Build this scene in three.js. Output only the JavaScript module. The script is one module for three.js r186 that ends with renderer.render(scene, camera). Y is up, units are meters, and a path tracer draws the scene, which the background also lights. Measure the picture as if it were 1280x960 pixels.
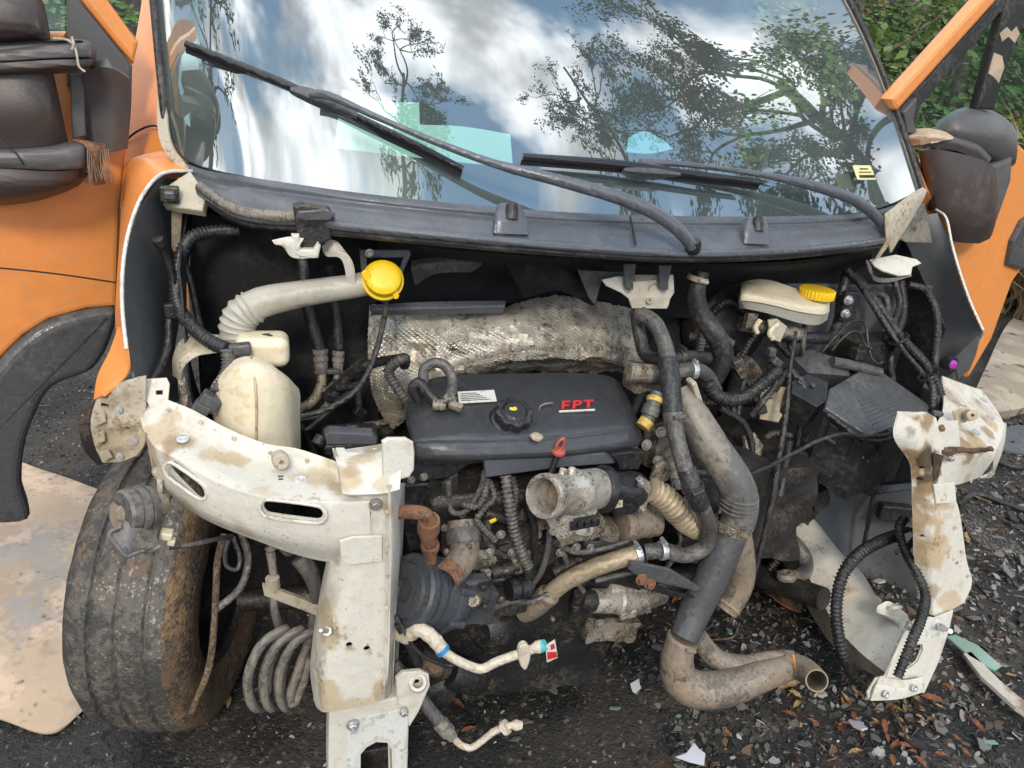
import * as THREE from 'three';
import { RoundedBoxGeometry } from 'three/addons/geometries/RoundedBoxGeometry.js';
import { mergeGeometries, mergeVertices, toCreasedNormals } from 'three/addons/utils/BufferGeometryUtils.js';
import { FontLoader } from 'three/addons/loaders/FontLoader.js';
import { TextGeometry } from 'three/addons/geometries/TextGeometry.js';
import { ConvexGeometry } from 'three/addons/geometries/ConvexGeometry.js';
import { Brush, Evaluator, SUBTRACTION } from 'three-bvh-csg';

// ---------------------------------------------------------------- camera, sky, sun, exposure
const scene = new THREE.Scene();
const camera = new THREE.PerspectiveCamera(53.13, 4 / 3, 0.05, 400);
camera.position.set(-0.774, 1.596, 1.666);
camera.rotation.set(THREE.MathUtils.degToRad(-22.6), THREE.MathUtils.degToRad(-19), THREE.MathUtils.degToRad(6.2), 'YXZ');
scene.add(camera);
const renderer = new THREE.WebGLRenderer({ antialias: true });
renderer.toneMapping = THREE.LinearToneMapping;
renderer.toneMappingExposure = 1.46;
renderer.shadowMap.enabled = true;

const V3 = (a) => a.isVector3 ? a.clone() : new THREE.Vector3(a[0], a[1], a[2]);
let seedState = 12345;
const rnd = () => { seedState = (seedState * 1664525 + 1013904223) >>> 0; return seedState / 4294967296; };
const rr = (a, b) => a + (b - a) * rnd();
const clamp01 = (x) => x < 0 ? 0 : x > 1 ? 1 : x;
const sstep = (a, b, x) => { x = clamp01((x - a) / (b - a)); return x * x * (3 - 2 * x); };
function hash3(x, y, z) { let h = Math.imul(x, 374761393) ^ Math.imul(y, 668265263) ^ Math.imul(z, 2147483647 - 1274126177); h = Math.imul(h ^ (h >>> 13), 1274126177); return ((h ^ (h >>> 16)) >>> 0) / 4294967296; }
function vnoise(x, y, z) {
  const xi = Math.floor(x), yi = Math.floor(y), zi = Math.floor(z); let u = x - xi, v = y - yi, w = z - zi;
  u = u * u * (3 - 2 * u); v = v * v * (3 - 2 * v); w = w * w * (3 - 2 * w);
  const L = (a, b, t) => a + (b - a) * t;
  return L(L(L(hash3(xi, yi, zi), hash3(xi + 1, yi, zi), u), L(hash3(xi, yi + 1, zi), hash3(xi + 1, yi + 1, zi), u), v),
    L(L(hash3(xi, yi, zi + 1), hash3(xi + 1, yi, zi + 1), u), L(hash3(xi, yi + 1, zi + 1), hash3(xi + 1, yi + 1, zi + 1), u), v), w);
}
function fbm(x, y, z, o = 5) { let s = 0, a = 0.5, n = 0; for (let i = 0; i < o; i++) { s += a * vnoise(x, y, z); n += a; x = x * 2.03 + 11.7; y = y * 2.03 + 3.1; z = z * 2.03 + 7.9; a *= 0.5; } return s / n; }

{ // bright, broken cloud over blue
  const W = 1024, H = 512, data = new Float32Array(W * H * 4);
  for (let j = 0; j < H; j++) for (let i = 0; i < W; i++) {
    const el = ((j + 0.5) / H - 0.5) * Math.PI, az = ((i + 0.5) / W) * Math.PI * 2;
    const y = Math.sin(el), c = Math.cos(el), x = c * Math.cos(az), z = c * Math.sin(az), yy = Math.max(y, 0.03);
    const h = Math.exp(-Math.max(y, 0) * 3.5);
    let r = 0.13 + 0.46 * h, g = 0.28 + 0.44 * h, b = 0.5 + 0.32 * h;
    const k = 3.2 / (yy + 0.22), cx = x * k, cz = z * k;
    const d = fbm(cx + 4.3, 1.7, cz + 9.2, 7), e = fbm(cx * 2.2 + 31, 5.1, cz * 2.2 - 8, 5);
    const m = Math.max(sstep(0.4, 0.6, d), 0.5 * h), sh = 0.62 + 1.05 * sstep(0.32, 0.7, e);
    r += (1.02 * sh - r) * m; g += (1.05 * sh - g) * m; b += (1.09 * sh - b) * m;
    const o = (j * W + i) * 4; data[o] = r * 1.25; data[o + 1] = g * 1.25; data[o + 2] = b * 1.25; data[o + 3] = 1;
  }
  const sky = new THREE.DataTexture(data, W, H, THREE.RGBAFormat, THREE.FloatType);
  sky.mapping = THREE.EquirectangularReflectionMapping; sky.magFilter = THREE.LinearFilter; sky.minFilter = THREE.LinearFilter;
  sky.wrapS = THREE.RepeatWrapping; sky.needsUpdate = true;
  scene.background = sky; scene.environment = sky;
}
const sun = new THREE.DirectionalLight(0xfff3e0, 1.5);
sun.position.set(-2.2, 6.2, 8); sun.castShadow = true; sun.shadow.radius = 22; sun.shadow.mapSize.set(2048, 2048);
Object.assign(sun.shadow.camera, { left: -8, right: 8, top: 8, bottom: -8, near: 1, far: 40 });
scene.add(sun, sun.target);

// ---------------------------------------------------------------- shape helpers
function uvBox(g) { // uv in metres on the dominant axis of each face
  if (g.index) g = g.toNonIndexed();
  if (!g.attributes.normal) g.computeVertexNormals();
  const p = g.attributes.position, uv = new Float32Array(p.count * 2), a = new THREE.Vector3(), b = new THREE.Vector3(), c = new THREE.Vector3();
  for (let i = 0; i < p.count; i += 3) {
    a.fromBufferAttribute(p, i); b.fromBufferAttribute(p, i + 1); c.fromBufferAttribute(p, i + 2);
    const n = b.clone().sub(a).cross(c.clone().sub(a)), nx = Math.abs(n.x), ny = Math.abs(n.y), nz = Math.abs(n.z);
    for (let k = 0; k < 3; k++) {
      const x = p.getX(i + k), y = p.getY(i + k), z = p.getZ(i + k), o = (i + k) * 2;
      if (ny >= nx && ny >= nz) { uv[o] = x; uv[o + 1] = z; } else if (nx >= nz) { uv[o] = z; uv[o + 1] = y; } else { uv[o] = x; uv[o + 1] = y; }
    }
  }
  g.setAttribute('uv', new THREE.BufferAttribute(uv, 2));
  for (const k of Object.keys(g.attributes)) if (!['position', 'normal', 'uv', 'color'].includes(k)) g.deleteAttribute(k);
  return g;
}
const usedNames = new Map();
function numbered(n) { const k = usedNames.get(n) || 0; usedNames.set(n, k + 1); return k ? n + '_' + String(k).padStart(3, '0') : n; }
function add(name, geo, mat, parent, keepUV) {
  const list = (Array.isArray(geo) ? geo : [geo]).map((g) => keepUV ? (g.index ? g.toNonIndexed() : g) : uvBox(g));
  if (list.length > 1) for (const g of list) for (const k of Object.keys(g.attributes)) if (!['position', 'normal', 'uv'].includes(k)) g.deleteAttribute(k);
  const m = new THREE.Mesh(list.length > 1 ? mergeGeometries(list) : list[0], mat);
  m.name = parent === scene ? numbered(name) : name; m.castShadow = m.receiveShadow = true; parent.add(m); return m;
}
function thing(name, label, category, group, at) {
  const g = new THREE.Group(); g.name = numbered(name); g.userData = { label, category }; if (group) g.userData.group = group;
  if (at) g.position.set(at[0], at[1], at[2]); scene.add(g); return g;
}
function tag(o, label, category, group, kind) { Object.assign(o.userData, { label, category }); if (group) o.userData.group = group; if (kind) o.userData.kind = kind; return o; }
const lab = (o, label) => { o.userData.label = label; return o; };

function tube(pts, r, o = {}) { // r: number, or list of radii spread along the path; o.rib [pitch, depth]; o.open hollow ends
  const v = pts.map(V3);
  const curve = v.length === 2 ? new THREE.LineCurve3(v[0], v[1]) : new THREE.CatmullRomCurve3(v, false, 'centripetal');
  const len = curve.getLength(), rad = o.radial || (Array.isArray(r) || r > 0.012 ? 16 : 9);
  const rmax = Array.isArray(r) ? Math.max(...r) : r;
  let n = Math.max(4, Math.ceil(len / Math.max(rmax * 0.6, 0.006)));
  if (o.rib) n = Math.min(1200, Math.ceil(len / o.rib[0] * 6));
  const fr = curve.computeFrenetFrames(n, false), pos = [], idx = [], P = new THREE.Vector3();
  const R = (t) => { let a = Array.isArray(r) ? (() => { const f = t * (r.length - 1), i = Math.min(r.length - 2, Math.floor(f)); return r[i] + (r[i + 1] - r[i]) * (f - i); })() : r;
    if (o.rib) { const ph = (t * len / o.rib[0]) % 1; a += o.rib[1] * (ph < 0.5 ? Math.sin(ph * 2 * Math.PI) : 0) - 0.0; } return a; };
  const ring = (i, rad2, off) => { const t = i / n; curve.getPointAt(t, P); for (let j = 0; j < rad; j++) { const a = j / rad * Math.PI * 2, N = fr.normals[i], B = fr.binormals[i]; const q = R(t) * rad2 + off;
      pos.push(P.x + q * (Math.cos(a) * N.x + Math.sin(a) * B.x), P.y + q * (Math.cos(a) * N.y + Math.sin(a) * B.y), P.z + q * (Math.cos(a) * N.z + Math.sin(a) * B.z)); } };
  for (let i = 0; i <= n; i++) ring(i, 1, 0);
  const quad = (a, b, c, d) => idx.push(a, b, c, a, c, d);
  for (let i = 0; i < n; i++) for (let j = 0; j < rad; j++) { const k = (j + 1) % rad; quad(i * rad + j, i * rad + k, (i + 1) * rad + k, (i + 1) * rad + j); }
  if (o.open) {
    const w = -(o.wall || 0.002), base = pos.length / 3;
    for (let i = 0; i <= n; i++) ring(i, 1, w);
    for (let i = 0; i < n; i++) for (let j = 0; j < rad; j++) { const k = (j + 1) % rad; quad(base + i * rad + k, base + i * rad + j, base + (i + 1) * rad + j, base + (i + 1) * rad + k); }
    for (const [i, s] of [[0, 0], [n, 1]]) for (let j = 0; j < rad; j++) { const k = (j + 1) % rad, a = i * rad; s ? quad(a + j, a + k, base + a + k, base + a + j) : quad(a + k, a + j, base + a + j, base + a + k); }
  } else for (const i of [0, n]) { const c = pos.length / 3; curve.getPointAt(i / n, P); pos.push(P.x, P.y, P.z); const b = i * rad; for (let j = 0; j < rad; j++) { const k = (j + 1) % rad; i ? idx.push(c, b + j, b + k) : idx.push(c, b + k, b + j); } }
  const g = new THREE.BufferGeometry(); g.setAttribute('position', new THREE.Float32BufferAttribute(pos, 3)); g.setIndex(idx);
  return toCreasedNormals(g, o.rib ? 1.2 : 0.9);
}
function basisOf(v) { // Newell normal, turned to the outside (+z, else +y)
  const n = new THREE.Vector3(), c = new THREE.Vector3();
  for (let i = 0; i < v.length; i++) { const a = v[i], b = v[(i + 1) % v.length]; n.x += (a.y - b.y) * (a.z + b.z); n.y += (a.z - b.z) * (a.x + b.x); n.z += (a.x - b.x) * (a.y + b.y); c.add(a); }
  n.normalize(); c.divideScalar(v.length); if (n.z < -0.05 || (Math.abs(n.z) <= 0.05 && n.y < 0)) n.negate();
  const x = Math.abs(n.y) > 0.95 ? new THREE.Vector3(1, 0, 0) : new THREE.Vector3(0, 1, 0).cross(n).normalize(); x.addScaledVector(n, -x.dot(n)).normalize(); const y = n.clone().cross(x);
  return { n, c, x, y };
}
function plate(pts, thick, o = {}) { // traced outline, front face on the outline's plane
  const v = pts.map(V3), b = basisOf(v), to2 = (p) => { const d = p.clone().sub(b.c); return new THREE.Vector2(d.dot(b.x), d.dot(b.y)); };
  const mk = (q, S) => { let a = q.map(to2); if (o.smooth) { const cc = new THREE.CatmullRomCurve3(a.map((p) => new THREE.Vector3(p.x, p.y, 0)), true, 'centripetal'); a = cc.getPoints(a.length * (o.smooth === true ? 6 : o.smooth)).slice(0, -1).map((p) => new THREE.Vector2(p.x, p.y)); } return new S(a); };
  const s = mk(v, THREE.Shape);
  for (const h of o.holes || []) s.holes.push(mk(h.map(V3), THREE.Path));
  const bv = o.bevel === undefined ? Math.min(0.003, thick * 0.3) : o.bevel;
  const g = new THREE.ExtrudeGeometry(s, { depth: Math.max(thick - 2 * bv, 0.0005), bevelEnabled: bv > 0, bevelThickness: bv, bevelSize: bv, bevelOffset: -bv, bevelSegments: o.bs || 2, curveSegments: 10 });
  g.translate(0, 0, -thick + bv);
  g.applyMatrix4(new THREE.Matrix4().makeBasis(b.x, b.y, b.n).setPosition(b.c)); return g;
}
function crm(a, b, c, d, t) { return 0.5 * (2 * b + (c - a) * t + (2 * a - 5 * b + 4 * c - d) * t * t + (3 * b - 3 * c + d - a) * t * t * t); }
function gridPoint(G, u, v) { // Catmull-Rom over control rows
  const nr = G.length, nc = G[0].length, fu = u * (nr - 1), fv = v * (nc - 1), i = Math.min(nr - 2, Math.floor(fu)), j = Math.min(nc - 2, Math.floor(fv)), tu = fu - i, tv = fv - j;
  const at = (r, c, k) => { // linear extension past the border
    const rc = Math.max(0, Math.min(nr - 1, r)), cc = Math.max(0, Math.min(nc - 1, c)); let q = G[rc][cc][k];
    if (r < 0) q = 2 * G[0][cc][k] - G[1][cc][k]; else if (r >= nr) q = 2 * G[nr - 1][cc][k] - G[nr - 2][cc][k];
    if (c < 0) q = 2 * q - (r < 0 || r >= nr ? q : G[rc][1][k]); else if (c >= nc) q = 2 * q - (r < 0 || r >= nr ? q : G[rc][nc - 2][k]); return q; };
  const out = [0, 0, 0];
  for (let k = 0; k < 3; k++) { const row = []; for (let r = -1; r <= 2; r++) row.push(crm(at(i + r, j - 1, k), at(i + r, j, k), at(i + r, j + 1, k), at(i + r, j + 2, k), tv)); out[k] = crm(row[0], row[1], row[2], row[3], tu); }
  return out;
}
function sheet(G, thick, o = {}) { // closed skin through a grid of points, thickness to the back
  const nu = (G.length - 1) * (o.su || 6), nv = (G[0].length - 1) * (o.sv || 6), F = [], N = [];
  for (let i = 0; i <= nu; i++) for (let j = 0; j <= nv; j++) { const q = new THREE.Vector3(...gridPoint(G, i / nu, j / nv)); if (o.warp) o.warp(q, i / nu, j / nv); F.push(q); }
  const id = (i, j) => i * (nv + 1) + j;
  for (let i = 0; i <= nu; i++) for (let j = 0; j <= nv; j++) {
    const a = F[id(Math.min(nu, i + 1), j)].clone().sub(F[id(Math.max(0, i - 1), j)]), b = F[id(i, Math.min(nv, j + 1))].clone().sub(F[id(i, Math.max(0, j - 1))]); N.push(a.cross(b).normalize()); }
  const m = new THREE.Vector3(); N.forEach((n) => m.add(n)); const out = o.out ? V3(o.out) : new THREE.Vector3(0, 0.35, 1); const s = m.dot(out) < 0 ? -1 : 1;
  const pos = [], idx = [], K = F.length; F.forEach((p) => pos.push(p.x, p.y, p.z)); F.forEach((p, k) => pos.push(p.x - s * thick * N[k].x, p.y - s * thick * N[k].y, p.z - s * thick * N[k].z));
  const quad = (a, b, c, d, f) => f ? idx.push(a, b, c, a, c, d) : idx.push(a, c, b, a, d, c), f = s > 0;
  for (let i = 0; i < nu; i++) for (let j = 0; j < nv; j++) { quad(id(i, j), id(i + 1, j), id(i + 1, j + 1), id(i, j + 1), f); quad(K + id(i, j), K + id(i + 1, j), K + id(i + 1, j + 1), K + id(i, j + 1), !f); }
  for (let i = 0; i < nu; i++) { quad(id(i, 0), K + id(i, 0), K + id(i + 1, 0), id(i + 1, 0), f); quad(id(i, nv), id(i + 1, nv), K + id(i + 1, nv), K + id(i, nv), f); }
  for (let j = 0; j < nv; j++) { quad(id(0, j), id(0, j + 1), K + id(0, j + 1), K + id(0, j), f); quad(id(nu, j), K + id(nu, j), K + id(nu, j + 1), id(nu, j + 1), f); }
  const g = new THREE.BufferGeometry(); g.setAttribute('position', new THREE.Float32BufferAttribute(pos, 3)); g.setIndex(idx);
  return o.raw ? g : toCreasedNormals(g, o.crease || 0.7);
}
function turned(p0, p1, prof, seg = 28) { // lathe round the line p0-p1; profile [share along the line, radius]
  const a = V3(p0), b = V3(p1), d = b.clone().sub(a), L = d.length();
  const g = new THREE.LatheGeometry(prof.map(([s, r]) => new THREE.Vector2(Math.max(r, 0.00001), s * L)), seg);
  g.applyMatrix4(new THREE.Matrix4().makeRotationFromQuaternion(new THREE.Quaternion().setFromUnitVectors(new THREE.Vector3(0, 1, 0), d.normalize())).setPosition(a));
  return toCreasedNormals(g, 0.6);
}
const rod = (p0, p1, r, seg = 20) => turned(p0, p1, [[0, 0], [0, r * 0.92], [0.02, r], [0.98, r], [1, r * 0.92], [1, 0]], seg);
function box(c, s, rot = [0, 0, 0], rad = 0.004) {
  const g = new RoundedBoxGeometry(s[0], s[1], s[2], 2, Math.min(rad, Math.min(...s) * 0.45));
  g.applyMatrix4(new THREE.Matrix4().makeRotationFromEuler(new THREE.Euler(rot[0], rot[1], rot[2], 'YXZ')).setPosition(...c)); return g;
}
function boltGeo(p, dir, r = 0.008, h = 0.007) { // washer and hexagon head
  const d = V3(dir).normalize(), a = V3(p), w = a.clone().addScaledVector(d, r * 0.3), e = w.clone().addScaledVector(d, h);
  return [turned(a, w, [[0, 0], [0, r * 1.5], [1, r * 1.4], [1, 0]], 16), turned(w, e, [[0, 0], [0, r], [0.8, r], [1, r * 0.8], [1, 0]], 6)];
}
function clampGeo(p, dir, r, w = 0.012) { // worm-drive hose clip
  const d = V3(dir).normalize(), a = V3(p).addScaledVector(d, -w / 2), b = a.clone().addScaledVector(d, w);
  const side = Math.abs(d.y) < 0.8 ? new THREE.Vector3(0, 1, 0) : new THREE.Vector3(0, 0, 1); side.addScaledVector(d, -side.dot(d)).normalize();
  const t = d.clone().cross(side), q = V3(p).addScaledVector(side, r + 0.004);
  return [turned(a, b, [[0, r - 0.002], [0, r + 0.0016], [0.15, r + 0.0022], [0.85, r + 0.0022], [1, r + 0.0016], [1, r - 0.002], [0, r - 0.002]], 24), rod(q.clone().addScaledVector(t, -0.012), q.clone().addScaledVector(t, 0.012), 0.0045, 8)];
}
function lump(g, amp, f, s = 0) { // cast, uneven surface
  g = mergeVertices((() => { const h = g.clone(); for (const k of Object.keys(h.attributes)) if (k !== 'position') h.deleteAttribute(k); return h; })(), 1e-4); g.computeVertexNormals();
  const p = g.attributes.position, n = g.attributes.normal;
  for (let i = 0; i < p.count; i++) { const q = (fbm(p.getX(i) * f + s, p.getY(i) * f, p.getZ(i) * f, 3) - 0.5) * 2 * amp; p.setXYZ(i, p.getX(i) + n.getX(i) * q, p.getY(i) + n.getY(i) * q, p.getZ(i) + n.getZ(i) * q); }
  return toCreasedNormals(g, 0.6);
}
const cutter = new Evaluator(); cutter.attributes = ['position', 'normal']; cutter.useGroups = false;
function cut(a, list) { let A = new Brush(a); A.updateMatrixWorld(); for (const g of list) { const B = new Brush(g); B.updateMatrixWorld(); A = cutter.evaluate(A, B, SUBTRACTION); } const g = A.geometry; g.clearGroups(); return g; }
function stain(mesh, spots) { // [centre, radius, colour, strength]: blotches with a broken outline, as the sheet metal shows them
  const p = mesh.geometry.attributes.position, c = new Float32Array(p.count * 3);
  for (let i = 0; i < p.count; i++) { const x = p.getX(i), y = p.getY(i), z = p.getZ(i), n = fbm(x * 38, y * 38, z * 38, 4) - 0.5; let col = [1, 1, 1];
    for (const [q, r, k, s] of spots) { const d = Math.hypot(x - q[0], y - q[1], z - q[2]) / r + n * 1.5; col = mix3(col, k, s * (1 - sstep(0.62, 0.95, d))); } c[i * 3] = col[0]; c[i * 3 + 1] = col[1]; c[i * 3 + 2] = col[2]; }
  mesh.geometry.setAttribute('color', new THREE.BufferAttribute(c, 3)); mesh.material = M.whiteStained; return mesh;
}
const holeAt = (p, dir, r) => { const d = V3(dir).normalize().multiplyScalar(0.02), a = V3(p).sub(d), b = V3(p).add(d); const g = new THREE.CylinderGeometry(r, r, 0.04, 18); return g.applyMatrix4(new THREE.Matrix4().makeRotationFromQuaternion(new THREE.Quaternion().setFromUnitVectors(new THREE.Vector3(0, 1, 0), d.clone().normalize())).setPosition(...V3(p).toArray())); };
const mid = (a, b, t = 0.5) => [0, 1, 2].map((k) => a[k] + (b[k] - a[k]) * t);
const sub = (a, b) => [0, 1, 2].map((k) => a[k] - b[k]);

// ---------------------------------------------------------------- materials
const TS = 512;
function periodic(seed, cells, oct) { // tiling fbm
  const out = new Float32Array(TS * TS); let amp = 1, norm = 0;
  for (let o = 0; o < oct; o++) { const c = cells << o; if (c > TS) break;
    for (let j = 0; j < TS; j++) { const y = j / TS * c, yi = Math.floor(y); let v = y - yi; v = v * v * (3 - 2 * v); const y1 = (yi + 1) % c;
      for (let i = 0; i < TS; i++) { const x = i / TS * c, xi = Math.floor(x); let u = x - xi; u = u * u * (3 - 2 * u); const x1 = (xi + 1) % c;
        const a = hash3(xi, yi, seed + o), b = hash3(x1, yi, seed + o), cc = hash3(xi, y1, seed + o), d = hash3(x1, y1, seed + o);
        out[j * TS + i] += amp * (a + (b - a) * u + (cc - a + (a - b - cc + d) * u) * v); } }
    norm += amp; amp *= 0.55; }
  for (let k = 0; k < out.length; k++) out[k] /= norm; return out;
}
const nA = periodic(1, 4, 7), nB = periodic(21, 8, 6), nC = periodic(41, 32, 4), nD = periodic(61, 3, 6), nE = periodic(81, 64, 3);
const blend = (a, b, t) => a.map((v, k) => v * (1 - t) + b[k] * t);
const nF = blend(nA, nC, 0.4), nG = blend(nB, nE, 0.45), nH = blend(nD, nE, 0.3);
function tex(fn, rep, srgb) { // fn(k, i, j) -> [r,g,b] 0..1
  const d = new Uint8Array(TS * TS * 4), q = [0, 0, 0];
  for (let j = 0; j < TS; j++) for (let i = 0; i < TS; i++) { const k = j * TS + i, c = fn(k, i, j); for (let m = 0; m < 3; m++) { let a = clamp01(c[m]); if (srgb) a = a <= 0.0031308 ? a * 12.92 : 1.055 * Math.pow(a, 1 / 2.4) - 0.055; d[k * 4 + m] = Math.round(a * 255); } d[k * 4 + 3] = 255; }
  const t = new THREE.DataTexture(d, TS, TS, THREE.RGBAFormat); t.wrapS = t.wrapT = THREE.RepeatWrapping; t.magFilter = THREE.LinearFilter; t.minFilter = THREE.LinearMipmapLinearFilter; t.generateMipmaps = true;
  if (srgb) t.colorSpace = THREE.SRGBColorSpace; t.repeat.set(1 / rep, 1 / rep); t.needsUpdate = true; return t;
}
const mix3 = (a, b, t) => [a[0] + (b[0] - a[0]) * t, a[1] + (b[1] - a[1]) * t, a[2] + (b[2] - a[2]) * t];
function surf(layers, base, rep, o = {}) { // base linear colour; layers: [colour, noise array, low, high, strength]
  const map = tex((k) => { let c = base; const g = 0.9 + 0.2 * nC[k]; c = [c[0] * g, c[1] * g, c[2] * g]; for (const [col, n, lo, hi, s] of layers) c = mix3(c, col, sstep(lo, hi, n[k]) * s); return c; }, rep, true);
  const P = { map, roughness: o.rough ?? 0.6, metalness: o.metal ?? 0 };
  if (o.bump) { P.bumpMap = o.bumpTex || bumpGrain; P.bumpScale = o.bump; }
  if (o.roughVar) { const [lo, hi] = o.roughVar; P.roughnessMap = tex((k) => { const q = lo + (hi - lo) * sstep(0.35, 0.65, nG[k]); return [q, q, q]; }, rep); P.roughness = 1; }
  return new THREE.MeshPhysicalMaterial({ ...P, clearcoat: o.coat || 0, clearcoatRoughness: o.coatRough ?? 0.25, sheen: o.sheen || 0 });
}
const bumpGrain = tex((k) => { const q = 0.5 * nC[k] + 0.5 * nE[k]; return [q, q, q]; }, 0.25);
const bumpCast = tex((k) => { const q = 0.6 * nE[k] + 0.4 * nB[k]; return [q, q, q]; }, 0.12);
const DUST = [0.33, 0.27, 0.2], MUD = [0.2, 0.115, 0.055], SOOT = [0.02, 0.018, 0.016], RUST = [0.27, 0.09, 0.03];
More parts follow.
